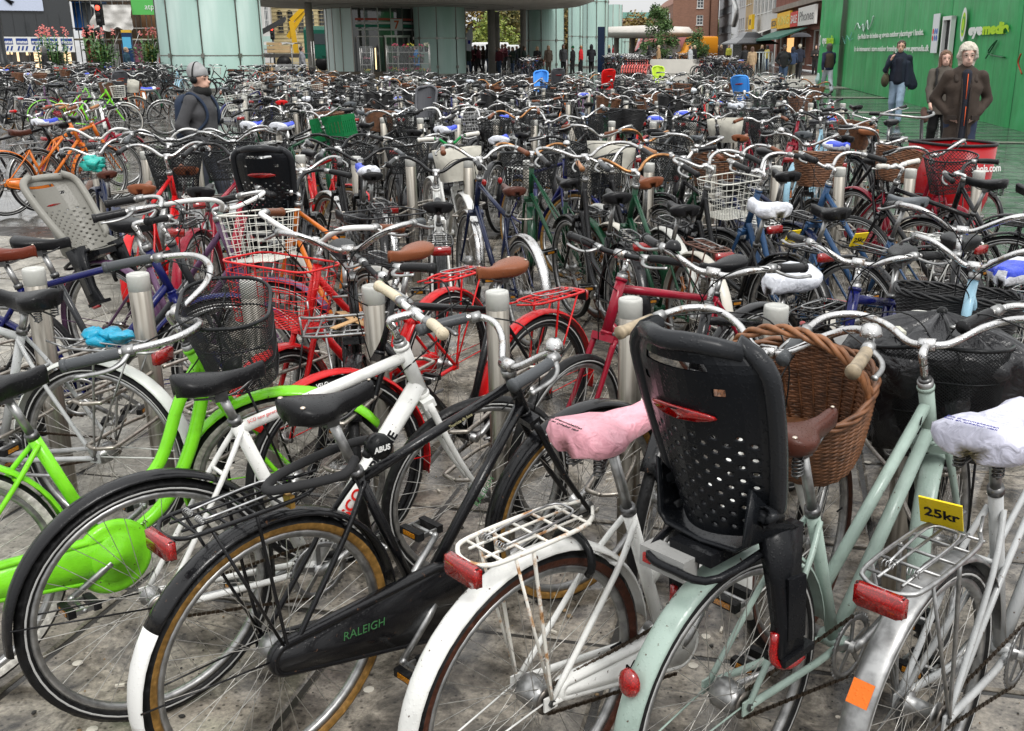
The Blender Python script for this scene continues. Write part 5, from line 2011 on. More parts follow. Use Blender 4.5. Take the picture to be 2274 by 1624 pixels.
do.matrix_local = T((RD + 0.08) * math.cos(pi * 1.70), (RD + 0.08) * math.sin(pi * 1.70), 0.05) @ Rz(pi * 1.70 + pi / 2)
ob('handle', MB().mat(chrome()).tube([(-0.08, -0.08, 0.8), (-0.08, -0.08, 1.4)], 0.02, n=6).tube([(0.08, -0.08, 0.8), (0.08, -0.08, 1.4)], 0.02, n=6), do)
inner = MB().mat(MAT('glow', (1.0, 0.75, 0.4), 1.6))
inner.box((RD * 0.98 * math.cos(pi * 1.56), (RD + 0.03) * math.sin(pi * 1.56), 0.95), (0.06, 0.03, 1.2))
ob('lit_shelf', inner, sh)
base = MB().mat(wallmat('stone_plinth', (0.16, 0.13, 0.10), 0.2))
base.lathe([(0, 0.22), (3.6, 0.22), (3.65, 0.18), (3.65, -0.1)], n=48)
ob('plinth', base, sh)

# ---- navy pylon, white bench wall
p = gnd(1334, 162)
py_ = empty('pylon', (p.x, p.y, p.z), 0.05, 'tall slim navy information pylon in front of the glass columns', 'pylon')
ob('body', MB().mat(MAT('gloss', (0.006, 0.016, 0.045)), True).box((0, 0, 1.42), (0.44, 0.20, 2.84)), py_)
ob('screen', MB().mat(MAT('glow', (0.55, 0.65, 0.8), 0.9), True).box((0.222, 0, 1.35), (0.006, 0.16, 1.1)), py_)
A_, B_ = gnd(1436, 164), gnd(1582, 164)
r = frame_at('concrete_bench_wall', A_, B_, 'long white trapezoid concrete wall behind the last bicycles', 'wall')
Lw = (B_ - A_).length
mb = MB().mat(wallmat('white_concrete', (0.52, 0.50, 0.45), 0.08), True)
mb.loft([[Vector((0, 0, 0)), Vector((Lw, 0, 0)), Vector((Lw, 1.6, 0)), Vector((0, 1.6, 0))], [Vector((0.12, 0.1, 0.86)), Vector((Lw - 0.2, 0.1, 0.86)), Vector((Lw - 0.2, 1.5, 0.86)), Vector((0.12, 1.5, 0.86))]])
ob('body', mb, r)

# ---- trees
BARK = wallmat('bark', (0.07, 0.055, 0.04), 0.3, 6, 0.9)
def leafmat(name, c1, c2, c3):
 if name in MATS:
  return MATS[name]
 m, nt, b = nmat(name)
 MATS[name] = m
 g = N(nt, 'ShaderNodeNewGeometry')
 rc = ramp(nt, [(0.0, c1), (0.5, c2), (1.0, c3)])
 nt.links.new(g.outputs['Random Per Island'], rc.inputs[0])
 nt.links.new(rc.outputs[0], b.inputs['Base Color'])
 b.inputs['Roughness'].default_value = 0.55
 b.inputs['Subsurface Weight'].default_value = 0.0
 return m
def tree(px, d, H, W, label, mats, n=2600, leaf=0.16, trunk=None, seed=1, zc=0.6, name='tree', y=None, conic=False):
 r = random.Random(seed)
 c = at(px, 100, d)
 root = empty(name, (c.x, c.y, gz(d)), 0, label, 'tree')
 t = MB().mat(BARK)
 th = H * (1 - zc) if trunk is None else trunk
 t.tube(cr([(0, 0, -0.1), (0.04 * H * 0.2, 0, th * 0.5), (0, 0.02 * H, th), (0.02 * H, 0, H * 0.9)], 4), [0.022 * H * (1 - i / 14) + 0.012 for i in range(13)], n=8)
 clumps = []
 for k_ in range(30):
  z = th * 0.9 + (H - th * 0.9) * r.random()
  fr = (z - th) / (H - th)
  rad = W / 2 * (1 - fr) ** 0.7 if conic else W / 2 * math.sqrt(max(0.05, 1 - (2 * fr - 0.9) ** 2 * 0.9))
  a = r.uniform(0, 2 * pi)
  q = rad * r.uniform(0.25, 0.92)
  cc = Vector((q * math.cos(a), q * math.sin(a), z))
  clumps.append((cc, r.uniform(0.13, 0.26) * W * (0.6 if conic else 1)))
  t.tube([(0, 0, max(th * 0.8, z - q * 0.8)), cc], [0.006 * H, 0.002 * H], n=5)
 ob('trunk', t, root)
 mb = MB().mat(mats)
 vs, fs = [], []
 for i in range(n):
  cc, rr = clumps[r.randrange(len(clumps))]
  dv = Vector((r.gauss(0, 1), r.gauss(0, 1), r.gauss(0, 0.8)))
  dv = dv.normalized() * rr * r.random() ** 0.45
  p = cc + dv
  if p.z < th * 0.7:
   continue
  a = Vector((r.uniform(-1, 1), r.uniform(-1, 1), r.uniform(-.6, .6))).normalized() * leaf * r.uniform(.6, 1.3)
  b_ = a.orthogonal().normalized() * leaf * 0.5
  b_ = Matrix.Rotation(r.uniform(0, 6.28), 3, a) @ b_
  o = len(vs)
  vs += [p - a, p + b_, p + a, p - b_]
  fs.append((o, o + 1, o + 2, o + 3))
 mb.isflat = True
 mb.add(vs, fs)
 crown = ob('crown', mb, root)
 crown['kind'] = 'stuff'
 return root
LG = leafmat('green_leaves', (0.03, 0.07, 0.018), (0.07, 0.14, 0.035), (0.12, 0.20, 0.06))
LA = leafmat('autumn_leaves', (0.10, 0.07, 0.02), (0.20, 0.14, 0.035), (0.30, 0.20, 0.05))
LM_ = leafmat('mixed_leaves', (0.05, 0.06, 0.02), (0.12, 0.12, 0.03), (0.22, 0.17, 0.05))
LY = leafmat('yellow_green_leaves', (0.10, 0.14, 0.02), (0.20, 0.26, 0.04), (0.32, 0.36, 0.07))
tree(1459, 78, 4.35, 3.9, 'young green street tree with pointed crown before the brick building', LG, 4200, 0.10, trunk=1.0, seed=3, conic=True)
tree(1551, 76, 2.55, 2.1, 'small green street tree in front of the orange van', LG, 2600, 0.08, trunk=0.9, seed=8)
tree(1060, 112, 8.5, 9, 'autumn brown tree behind the canopy, farthest left', LA, 3400, 0.30, seed=11, zc=0.8)
tree(1095, 100, 4.2, 5, 'yellow-green bushy tree behind the parked cars', LY, 2200, 0.2, seed=12, zc=0.85)
tree(1130, 108, 5.6, 6.5, 'grey-green tree between two canopy columns', LM_, 3000, 0.25, seed=13, zc=0.85)
tree(1155, 116, 9.5, 8, 'tall dark green tree behind the canopy right end', LG, 3400, 0.3, seed=14, zc=0.8)
tree(1262, 125, 7.2, 5, 'yellowing tree between the glass columns', LM_, 3400, 0.28, seed=15, zc=0.85)
tree(1268, 110, 4.6, 4, 'low autumn tree between the glass columns', LA, 1800, 0.2, seed=16, zc=0.85)
tree(1408, 140, 4.6, 7.0, 'autumn yellow tree left of the young green tree', LA, 2800, 0.28, seed=17, zc=0.8)
tree(1390, 150, 4.8, 6, 'yellow-green tree above the far canopy', LY, 1800, 0.26, seed=18, zc=0.8)
tree(1585, 150, 5.4, 3.2, 'green tree beside the grey office building', LY, 1800, 0.22, seed=19, zc=0.85)
tree(1432, 160, 4.6, 6, 'hazy green tree far behind the brick building corner', LM_, 1800, 0.28, seed=20, zc=0.8)

# ---- brick building in the middle
BRK = wallmat('brown_brick', (0.26, 0.13, 0.085), 0.2, 0.8, 0.85, brick=True)
d0 = 135
A_, B_ = at(1492, 110, d0), at(1591, 110, d0 - 2)
r = frame_at('brick_building', A_, B_, 'brown brick building with white windows and hipped roof beyond the young tree', 'building')
Lb = (B_ - A_).length
rects = []
for z in (4.55, 6.55):
 rects.append((Lb * 0.53, Lb * 0.53 + 0.85, z - 0.55, z + 0.65))
facade(r, Lb, 7.8, rects, BRK, bars=(2, 3), rec=0.10, frame=0.08, fmw=0.05)
A2 = at(1440, 110, d0 + 42)
side = MB().mat(BRK, True)
inv = r.matrix_basis.inverted() if False else None
ang = math.atan2(B_.y - A_.y, B_.x - A_.x)
loc = Rz(-ang) @ (Vector((A2.x, A2.y, 0)) - Vector((A_.x, A_.y, 0)))
side.quad((loc.x, loc.y, 0), (0, 0.0, 0), (0, 0.0, 6.6), (loc.x, loc.y, 6.6))
ob('side_wall', side, r)
rf = MB().mat(wallmat('red_roof', (0.20, 0.09, 0.06), 0.2), True)
rf.add([(-0.3, -0.3, 7.8), (Lb + 0.3, -0.3, 7.8), (Lb + 0.3, 9, 7.8), (-0.3, 9, 7.8), (2.4, 3.5, 10), (Lb - 2.4, 3.5, 10)], [(0, 1, 5, 4), (1, 2, 5), (2, 3, 4, 5), (3, 0, 4)])
rf.add([(loc.x, loc.y, 6.5), (0, -0.1, 6.5), (1.5, 2, 8.6), (loc.x + 2, loc.y + 2, 8.6)], [(0, 1, 2, 3)])
ob('roof', rf, r)
pipe = MB().mat(MAT('alu', (0.20, 0.10, 0.07))).tube([(Lb * 0.83, -0.08, 0), (Lb * 0.83, -0.08, 7.4), (Lb * 0.86, -0.08, 8.1)], 0.07, n=6)
ob('downpipe', pipe, r)
for k_ in range(7):                       # small dark side windows
 t = (k_ + 0.7) / 7.6
 wx = MB().mat(DARKGL, True)
 px_, py2 = loc.x * (1 - t), loc.y * (1 - t)
 d_ = Vector((-loc.x, -loc.y, 0)).normalized()
 n_ = Vector((d_.y, -d_.x, 0)) * 0.03
 wx.quad(Vector((px_, py2, 4.3)) + n_, Vector((px_, py2, 4.3)) + d_ * 1.6 + n_, Vector((px_, py2, 5.6)) + d_ * 1.6 + n_, Vector((px_, py2, 5.6)) + n_)
 ob('window', wx, r)
# distant building with green roof
A_, B_ = at(1383, 110, 190), at(1408, 110, 190)
r = frame_at('far_building', A_, B_, 'distant pink building with a green copper roof', 'building')
Lf = (B_ - A_).length + 3
ob('wall', MB().mat(wallmat('pink_wall', (0.38, 0.24, 0.2), 0.1), True).box((Lf / 2, 2, 3), (Lf, 4, 6.2)), r)
ob('roof', MB().mat(wallmat('copper_roof', (0.16, 0.34, 0.28), 0.1), True).box((Lf / 2, 2, 6.6), (Lf + .3, 4.4, 1.0)), r)

# ---- street on the right
P0, P1 = at(1822, 150, 66), at(1592, 120, 150)
sdir = (P1 - P0)
sdir.z = 0
SLn = sdir.length
sdir.normalize()
def spt(px):
 """distance along the street line for a picture column"""
 v = ray(px, 110)
 t = (P0.x * v.y - P0.y * v.x) / (sdir.y * v.x - sdir.x * v.y)
 return t
def sbuild(px_near, px_far, label, name='building'):
 s0, s1 = spt(px_far), spt(px_near)
 a = P0 + sdir * s0
 b_ = P0 + sdir * s1
 r = frame_at(name, a, b_, label, 'building')
 return r, (b_ - a).length
# near brick building with slatted storey and shops
r, L = sbuild(1826, 1722, 'red brick building with slatted upper storey above the yellow and white shop signs')
RB = wallmat('red_brick', (0.24, 0.10, 0.07), 0.2, 0.8, 0.85, brick=True)
rects = grid_rects(L * 0.04, 4, L * 0.17, L * 0.075, (0.35,), 2.2)
facade(r, L, 9.0, rects, RB, bars=(2, 2), rec=0.3, gl=glassmat('shopfront', (0.08, 0.06, 0.045), 0.1, 0.8))
sl = MB().mat(wallmat('wet_timber_slats', (0.30, 0.13, 0.10), 0.25), True)
for k_ in range(int(L / 0.55)):
 sl_ = MB().mat(wallmat('wet_timber_slats', (0.30, 0.13, 0.10)), True).box((0.3 + k_ * 0.55, -0.10, 5.9), (0.20, 0.16, 2.6))
 ob('slat', sl_, r)
ob('ledge', MB().mat(wallmat('stone_band', (0.24, 0.20, 0.17)), True).box((L / 2, -0.2, 4.35), (L, 0.5, 0.35)), r)
for a, b_, z, h, col, tx, tc_ in ((0.02, 0.17, 3.05, 0.75, (0.75, 0.42, 0.02), 'PIZZA', (0.02, 0.02, 0.02)), (0.18, 0.50, 2.95, 1.15, (0.80, 0.45, 0.02), 'KING', (0.72, 0.62, 0.1)), (0.505, 0.66, 2.95, 1.0, (0.55, 0.03, 0.02), 'SALE', (0.7, 0.7, 0.68)), (0.67, 0.98, 2.95, 1.15, (0.62, 0.60, 0.57), 'Phones', (0.1, 0.1, 0.1))):
 sg = MB().mat(MAT('plastic', col, 0.5), True).box((0, 0, 0), (L * (b_ - a), 0.16, h))
 o = ob('shop_sign', sg, r)
 o.location = (L * (a + b_) / 2, -0.45, z + h / 2 - 0.1)
 text('lettering', tx, o, MAT('plastic', tc_), T(-L * (b_ - a) * 0.42, -0.09, -h * 0.25) @ Rx(pi / 2), h * 0.75, 0.004, bold=0.01, width=L * (b_ - a) * 0.84)
aw = MB().mat(MAT('cloth', (0.05, 0.16, 0.12)), True)
aw.add([(L * 0.10, -0.3, 2.75), (L * 0.80, -0.3, 2.75), (L * 0.80, -2.2, 2.1), (L * 0.10, -2.2, 2.1), (L * 0.80, -2.2, 1.95), (L * 0.10, -2.2, 1.95), (L * 0.10, -0.3, 2.68), (L * 0.80, -0.3, 2.68)], [(0, 1, 2, 3), (3, 2, 4, 5), (6, 5, 4, 7), (0, 3, 5, 6), (1, 7, 4, 2)])
ob('awning', aw, r)
ob('lit_window', MB().mat(MAT('glow', (1.0, 0.55, 0.22), 0.9), True).box((L * 0.36, 0.05, 1.5), (L * 0.22, 0.02, 1.3)), r)
# white and cream buildings beyond
r, L = sbuild(1722, 1668, 'white rendered building with many sash windows above black and white awnings')
facade(r, L, 10.5, grid_rects(L * 0.06, 6, L * 0.10, L * 0.055, (4.4, 7.3), 1.9), wallmat('white_render', (0.52, 0.51, 0.49), 0.06), bars=(2, 2), rec=0.15)
for a, b_ in ((0.10, 0.42), (0.48, 0.80)):
 aw = MB().mat(MAT('cloth', (0.62, 0.60, 0.56)), True)
 aw.add([(L * a, 0, 2.9), (L * b_, 0, 2.9), (L * b_, -2.2, 2.1), (L * a, -2.2, 2.1)], [(0, 1, 2, 3)])
 aw.mat(MAT('cloth', (0.015, 0.015, 0.015)), True).box((L * (a + b_) / 2, -2.2, 2.0), (L * (b_ - a), 0.03, 0.22))
 ob('awning', aw, r)
sg = MB().mat(MAT('plastic', (0.80, 0.50, 0.02), 0.5), True).box((L * 0.30, -0.7, 3.7), (L * 0.16, 0.25, 1.3))
sg.mat(MAT('plastic', (0.03, 0.02, 0.02)), True).box((L * 0.30, -0.84, 3.7), (L * 0.06, 0.02, 0.5))
ob('shop_sign', sg, r)
ob('shopfront', MB().mat(glassmat('shopfront', (0.08, 0.06, 0.045)), True).box((L * 0.5, -0.02, 1.3), (L * 0.9, 0.03, 2.2)), r)
r, L = sbuild(1668, 1652, 'narrow ochre and cream building with balconies')
facade(r, L, 9.5, grid_rects(L * 0.14, 3, L * 0.15, L * 0.12, (3.2, 5.6, 8.0), 1.2), wallmat('ochre_render', (0.46, 0.33, 0.18), 0.1), bars=(2, 2), rec=0.15)
r, L = sbuild(1652, 1637, 'narrow pale grey building next to the ochre one')
facade(r, L, 9.2, grid_rects(L * 0.12, 3, L * 0.16, L * 0.11, (3.2, 5.6, 7.6), 1.2), wallmat('pale_render', (0.50, 0.50, 0.50), 0.06), bars=(2, 2), rec=0.15)
r, L = sbuild(1637, 1622, 'dark glazed tower part with a white wavy emblem')
ob('wall', MB().mat(glassmat('black_glass', (0.02, 0.022, 0.026)), True).box((L / 2, 2, 5), (L, 4, 10.4)), r)
wv_ = MB().mat(WHITEP)
wv_.tube(cr([(L * 0.2, -0.1, 10), (L * 0.7, -0.1, 8.4), (L * 0.2, -0.1, 7.0), (L * 0.75, -0.1, 5.4), (L * 0.35, -0.1, 3.8)], 6), 0.22, n=6)
ob('emblem', wv_, r)
r, L = sbuild(1622, 1594, 'grey modernist office building with ribbon windows at the end of the street')
facade(r, L, 10.5, grid_rects(L * 0.02, 12, L * 0.072, L * 0.008, (3.0, 5.3, 7.6, 9.6), 0.9), wallmat('pale_metal', (0.40, 0.41, 0.42), 0.05), bars=(1, 1), rec=0.1, fm=wallmat('pale_metal', (0.40, 0.41, 0.42)), gl=DARKGL)
# black kiosk roof
c = at(1664, 100, 84)
r = empty('kiosk', (c.x, c.y, gz(84)), 0.2, 'black kiosk with a flared roof at the mouth of the street', 'kiosk')
k_ = MB().mat(MAT('gloss', (0.02, 0.022, 0.025)), True)
k_.loft([[Vector((x * s_, y * s_, z)) for x, y in ((-1, -1), (1, -1), (1, 1), (-1, 1))] for s_, z in ((1.75, 1.75), (1.7, 1.85), (0.9, 2.25), (0.5, 2.6), (0.3, 2.7))])
ob('roof', k_, r)
ob('body', MB().mat(MAT('gloss', (0.02, 0.022, 0.025)), True).box((0, 0, 0.9), (2.0, 2.0, 1.8)), r)
# cafe chairs and leaning boards
for n_, px in enumerate((1690, 1698, 1706)):
 c = at(px, 100, 70 + n_)
 r = empty('pavement_sign', (c.x, c.y, gz(c.y)), 0.3, 'white A-frame trestle leaning outside the shops, %s from left' % ORD[n_], 'trestle')
 t = MB().mat(MAT('gloss', (0.5, 0.56, 0.56)))
 for sx in (-0.35, 0.35):
  t.tube([(sx - .1, -0.3, 0), (sx, 0, 1.25)], 0.025, n=5).tube([(sx + .1, 0.3, 0), (sx, 0, 1.25)], 0.025, n=5)
 t.tube([(-0.35, 0, 1.25), (0.35, 0, 1.25)], 0.025, n=5)
 ob('frame', t, r)

# ---- vehicles
def van(px, d, rz, label, col, L=4.6, W=1.8, H=1.95, boxy=False, cat='van', name='parked_van'):
 c = at(px, 100, d)
 r = empty(name, (c.x, c.y, gz(d)), rz, label, cat)
 P_ = [(0, 0.45), (0.02, 0.75), (0.55, 1.05), (1.25, H - 0.08), (1.6, H), (L - 0.15, H), (L, H - 0.25), (L, 0.4)] if not boxy else [(0, 0.5), (0.0, 1.1), (0.35, 1.25), (0.75, H - 0.1), (1.0, H), (L - 0.08, H), (L, H - 0.1), (L, 0.4)]
 b_ = MB().mat(MAT('gloss', col))
 n = 5
 rings = []
 for j, (yy, s_) in enumerate(((-W / 2, 0.93), (-W / 2 * 0.97, 1.0), (0, 1.0), (W / 2 * 0.97, 1.0), (W / 2, 0.93))):
  rings.append([Vector((x - L / 2 + (L / 2 - x) * (1 - s_), yy * (1 if z < 1.1 else 0.93), 0.35 + (z - 0.35) * s_)) for x, z in P_])
 b_.loft(rings)
 b_.isflat = False
 ob('body', b_, r)
 gl_ = MB().mat(DARKGL, True)
 for sg in (-1, 1):
  yy = sg * (W / 2 * 0.965 + 0.02)
  for x0_, x1_ in (((0.95, 2.0), (2.1, 2.9)) if not boxy else ((0.6, 1.3),)):
   xs0 = x0_ + (0.35 if x0_ < 1 else 0)
   gl_.add([(x0_ - L / 2, yy, 1.12), (x1_ - L / 2, yy, 1.12), (x1_ - L / 2, yy * 0.95, H - 0.28), (xs0 - L / 2, yy * 0.95, H - 0.28)], [(0, 1, 2, 3)] if sg < 0 else [(3, 2, 1, 0)])
 gl_.add([(P_[2][0] - L / 2 + .05, -W * .40, P_[2][1] + .08), (P_[2][0] - L / 2 + .05, W * .40, P_[2][1] + .08), (P_[3][0] - L / 2 - .03, W * .36, P_[3][1] - .05), (P_[3][0] - L / 2 - .03, -W * .36, P_[3][1] - .05)], [(0, 1, 2, 3)])
 gl_.add([(L / 2 + .01, -W * .38, 1.2), (L / 2 + .01, W * .38, 1.2), (L / 2 + .005, W * .36, H - .35), (L / 2 + .005, -W * .36, H - .35)], [(0, 1, 2, 3)])
 ob('window', gl_, r)
 for sx in (-L / 2 + 0.8, L / 2 - 0.85):
  for sg in (-1, 1):
   w_ = MB().mat(rubber()).lathe([(0.2, -0.1), (0.33, -0.09), (0.33, 0.09), (0.2, 0.1)], axis='y', n=18)
   w_.mat(alu()).lathe([(0.0, -0.08 * 1.1), (0.2, -0.095)], axis='y', n=12).lathe([(0.0, 0.08 * 1.1), (0.2, 0.095)], axis='y', n=12)
   o = ob('wheel', w_, r)
   o.location = (sx, sg * (W / 2 - 0.1), 0.33)
 for sg in (-1, 1):
  ob('headlight', MB().mat(MAT('plastic', (0.7, 0.7, 0.7))).sphere((-L / 2 + 0.06, sg * W * 0.36, 0.78), 0.13, 8, 6, (0.5, 1, 0.8)), r)
  ob('tail_light', MB().mat(MAT('reflector', (0.6, 0.01, 0.01)), True).box((L / 2 + 0.005, sg * W * 0.42, 1.05), (0.03, 0.12, 0.4)), r)
 return r
van(1452, 88, 0.10, 'white panel van parked behind the bicycles left of the orange van', (0.70, 0.70, 0.70), L=4.2, H=1.85)
van(1548, 84, 0.15, 'tall orange delivery van behind the small street tree', (0.62, 0.25, 0.02), L=2.9, W=1.9, H=2.35, boxy=True)
van(1072, 92, 0.1, 'white van parked behind the crowd under the canopy', (0.66, 0.66, 0.66), H=1.9)
van(1105, 88, 0.2, 'white minibus parked right of the white van behind the crowd', (0.60, 0.62, 0.62), H=1.7)
van(1495, 118, 0.05, 'pinkish bus passing behind the white van', (0.45, 0.18, 0.18), L=9, W=2.4, H=2.6, boxy=True, cat='bus', name='bus')
# green lorry with yellow crane
c = at(705, 120, 74)
r = empty('lorry', (c.x, c.y, gz(74)), 0.15, 'dark green lorry with a folded yellow loading crane behind the flower stall', 'lorry')
b_ = MB().mat(MAT('gloss', (0.01, 0.09, 0.06)), True)
b_.box((0.2, 0, 1.75), (1.9, 2.2, 1.9))
b_.loft([[Vector((0.2 + x, y, z)) for x, y in ((-0.95, -1.1), (0.95, -1.1), (0.95, 1.1), (-0.95, 1.1))] for z in (2.7,)] + [[Vector((0.2 + x * 0.85, y * 0.9, 2.95)) for x, y in ((-0.95, -1.1), (0.95, -1.1), (0.95, 1.1), (-0.95, 1.1))]])
ob('cab', b_, r)
ob('bed', MB().mat(MAT('alu', (0.15, 0.14, 0.13)), True).box((-3.0, 0, 1.0), (4.6, 2.2, 0.25)), r)
ob('window', MB().mat(DARKGL, True).box((0.3, -1.11, 2.1), (1.2, 0.02, 0.7)), r)
for x in (0.4, -2.2, -4.2):
 o = ob('wheel', MB().mat(rubber()).lathe([(0.0, -0.15), (0.5, -0.15), (0.5, 0.15), (0, 0.15)], axis='y', n=20), r)
 o.location = (x, -0.95, 0.5)
cr_ = MB().mat(MAT('gloss', (0.65, 0.38, 0.02)), True)
cr_.bar((-1.4, 0, 1.1), (-1.6, 0, 3.3), 0.35, 0.35).bar((-1.6, 0, 3.3), (-0.5, -0.2, 4.3), 0.3, 0.3).bar((-1.9, 0.1, 2.2), (-0.7, -0.1, 3.9), 0.25, 0.3)
ob('crane', cr_, r)
gr_ = MB().mat(MAT('alu', (0.10, 0.10, 0.10)), True)
for q in range(6):
 gr_.bar((-4.3, -0.4 + 0.15 * q, 2.1 + 0.05 * q), (-2.0, -0.4 + 0.15 * q, 3.3 + 0.05 * q), 0.1, 0.16)
ob('timber_grab', gr_, r)

# ---- yellow classical building and its white neighbour
A_, B_ = at(606, 110, 108), at(745, 110, 104)
r = frame_at('yellow_building', A_, B_, 'pale yellow classical building with arched windows behind the lorry', 'building')
L = (B_ - A_).length
YM = wallmat('yellow_render', (0.52, 0.43, 0.24), 0.08)
facade(r, L, 8.2, [(L * (0.10 + 0.165 * q), L * (0.10 + 0.165 * q) + 0.85, z, z + 2.1) for z in (2.9, 6.0) for q in range(6)] , YM, bars=(2, 3), rec=0.2, arch=True, fm=wallmat('dark_joinery', (0.10, 0.09, 0.07)))
bd = MB().mat(YM, True)
for z in [2.0 + 0.36 * q for q in range(17)]:
 bd.box((L / 2, -0.03, z), (L, 0.05, 0.04))
ob('stone_band', bd, r)
A_, B_ = at(560, 110, 106), at(606, 110, 106)
r = frame_at('white_building', A_, B_, 'white rendered building with tall windows between glass column and yellow building', 'building')
L = (B_ - A_).length + 1.2
r.location.x -= 1.2
facade(r, L, 9.0, [(L * 0.30, L * 0.48, 3.1, 5.9), (L * 0.56, L * 0.74, 3.1, 5.9), (L * 0.80, L * 0.95, 3.1, 5.9)], wallmat('white_render', (0.52, 0.51, 0.49)), bars=(3, 3), rec=0.15)
ob('stone_band', MB().mat(wallmat('mint_render', (0.35, 0.48, 0.44), 0.05), True).box((L / 2, -0.05, 1.9), (L, 0.06, 1.2)), r)

# ---- shop, scaffolding and banners on the left
M_BLK = glassmat('black_cladding', (0.03, 0.033, 0.036), 0.25, 0.5)
A_, B_ = at(-60, 150, 55), at(172, 150, 57)
r = frame_at('corner_shop', A_, B_, 'black-clad shop building with a blue and white sign band and warm lit shopfront', 'building')
L = (B_ - A_).length
ppm = 2241.7 / 56 / 1.0
def hz(py, d=56):
 return at(100, py, d).z - gz(d)
zt, zb_ = hz(82), hz(116)
ob('wall', MB().mat(M_BLK, True).box((L / 2, 1.5, (hz(-25) + zt) / 2), (L, 3, hz(-25) - zt)), r)
for q in range(9):
 ob('cladding_panel', MB().mat(glassmat('black_cladding', (0.03, 0.033, 0.036)), True).box((L * (q + 0.5) / 9, -0.02, (hz(30) + hz(80)) / 2), (L / 9 - 0.05, 0.06, hz(30) - hz(80))), r)
bb = MB().mat(MAT('plastic', (0.50, 0.55, 0.68), 0.4), True).box((L * 0.36, -0.12, (hz(-30) + hz(24)) / 2), (L * 0.78, 0.1, hz(-30) - hz(24)))
bb.mat(MAT('plastic', (0.01, 0.01, 0.01))).tube([(L * 0.40, -0.18, hz(-4)), (L * 0.46, -0.18, hz(9)), (L * 0.47, -0.18, hz(3))], 0.09, n=6)
ob('billboard', bb, r)
band = MB().mat(MAT('plastic', (0.68, 0.68, 0.66), 0.5), True).box((L / 2, -0.16, (zt + zb_) / 2), (L, 0.14, zt - zb_))
bo = ob('sign_band', band, r)
nb_ = 7
for q in range(nb_):
 x = L * (q + 0.5) / nb_
 wq = L / nb_ * 0.78
 h_ = (zt - zb_)
 blk = MB().mat(MAT('plastic', (0.02, 0.05, 0.22), 0.5), True).box((x, -0.235, zt - h_ * 0.30), (wq, 0.01, h_ * 0.40))
 for k_ in range(3):
  x0_ = x - wq / 2 + wq * (k_ * 0.34)
  blk.add([(x0_, -0.236, zb_ + h_ * 0.10), (x0_ + wq * 0.16, -0.236, zb_ + h_ * 0.10), (x0_ + wq * 0.30, -0.236, zb_ + h_ * 0.40), (x0_ + wq * 0.14, -0.236, zb_ + h_ * 0.40)], [(0, 1, 2, 3)])
 so_ = ob('sign_block', blk, bo)
 text('lettering', 'matas', r, MAT('plastic', (0.72, 0.72, 0.72)), T(x - wq * 0.45, -0.245, zt - h_ * 0.42) @ Rx(pi / 2), h_ * 0.30, 0.003, bold=0.006, width=wq * 0.9)
sf = MB().mat(glassmat('shopfront', (0.08, 0.06, 0.045)), True).box((L / 2, 0.3, zb_ / 2), (L, 0.05, zb_))
ob('shopfront', sf, r)
mu = MB().mat(MAT('alu', (0.12, 0.12, 0.12)), True)
for q in range(12):
 mu.box((L * q / 11, 0.25, zb_ / 2), (0.07, 0.1, zb_))
mu.box((L / 2, 0.24, zb_ - 0.5), (L, 0.1, 0.06))
ob('frame', mu, r)
lt = MB().mat(MAT('glow', (1.0, 0.72, 0.42), 1.1), True)
for q in range(8):
 lt.box((L * (0.25 + 0.095 * q), 0.26, rnd.uniform(1.0, 1.9)), (rnd.uniform(0.15, 0.45), 0.02, rnd.uniform(0.3, 1.2)))
ob('lit_display', lt, r)
# scaffolded building
A_, B_ = at(168, 150, 58), at(372, 150, 58)
r = frame_at('scaffolded_building', A_, B_, 'building behind scaffolding with grey and blue cladding and a green banner', 'building')
L = (B_ - A_).length
ob('wall', MB().mat(wallmat('brown_wall', (0.13, 0.085, 0.055), 0.3), True).box((L / 2, 2.4, 4), (L, 2, 9)), r)
ob('upper_wall', MB().mat(wallmat('orange_brick_wall', (0.30, 0.16, 0.08), 0.25), True).box((L * 0.83, 1.3, hz(45, 58)), (L * 0.30, 0.2, 1.8)), r)
for q in range(4):
 c_ = [(0.03, 0.12, 0.38), (0.17, 0.19, 0.21), (0.17, 0.19, 0.21), (0.14, 0.24, 0.45)][q]
 w0, w1 = [(0.0, 0.10), (0.105, 0.21), (0.215, 0.31), (0.315, 0.37)][q]
 ob('cladding_panel', MB().mat(MAT('gloss', c_, 0.4), True).box((L * (w0 + w1) / 2, 0.6, (hz(-30, 58) + hz(68, 58)) / 2), (L * (w1 - w0), 0.08, hz(-30, 58) - hz(68, 58))), r)
gb = ob('banner', MB().mat(MAT('plastic', (0.10, 0.42, 0.10), 0.5), True).box((L * 0.87, -0.4, hz(5, 58)), (L * 0.30, 0.04, hz(-25, 58) - hz(33, 58))), r)
text('lettering', 'atp', r, MAT('plastic', (0.7, 0.72, 0.7)), T(L * 0.86, -0.44, hz(22, 58)) @ Rx(pi / 2), 0.42, 0.003)
tp = MB().mat(MAT('vinyl', (0.62, 0.60, 0.57)))
vs = []
for j in range(13):
 for i in range(17):
  x = L * (0.30 + 0.42 * i / 16)
  z = hz(12, 58) + (hz(66, 58) - hz(12, 58)) * j / 12
  vs.append((x + 0.15 * math.sin(j * 0.5) * (i == 0), -0.55 + 0.10 * noise.noise(Vector((i * 0.4, j * 0.5, 2))) + 0.08 * math.sin(i * 0.9 + j * 0.6), z + 0.12 * math.sin(i * 0.8) * (j == 12)))
tp.add(vs, [(j * 17 + i, j * 17 + i + 1, (j + 1) * 17 + i + 1, (j + 1) * 17 + i) for j in range(12) for i in range(16)])
ob('tarpaulin', tp, r)
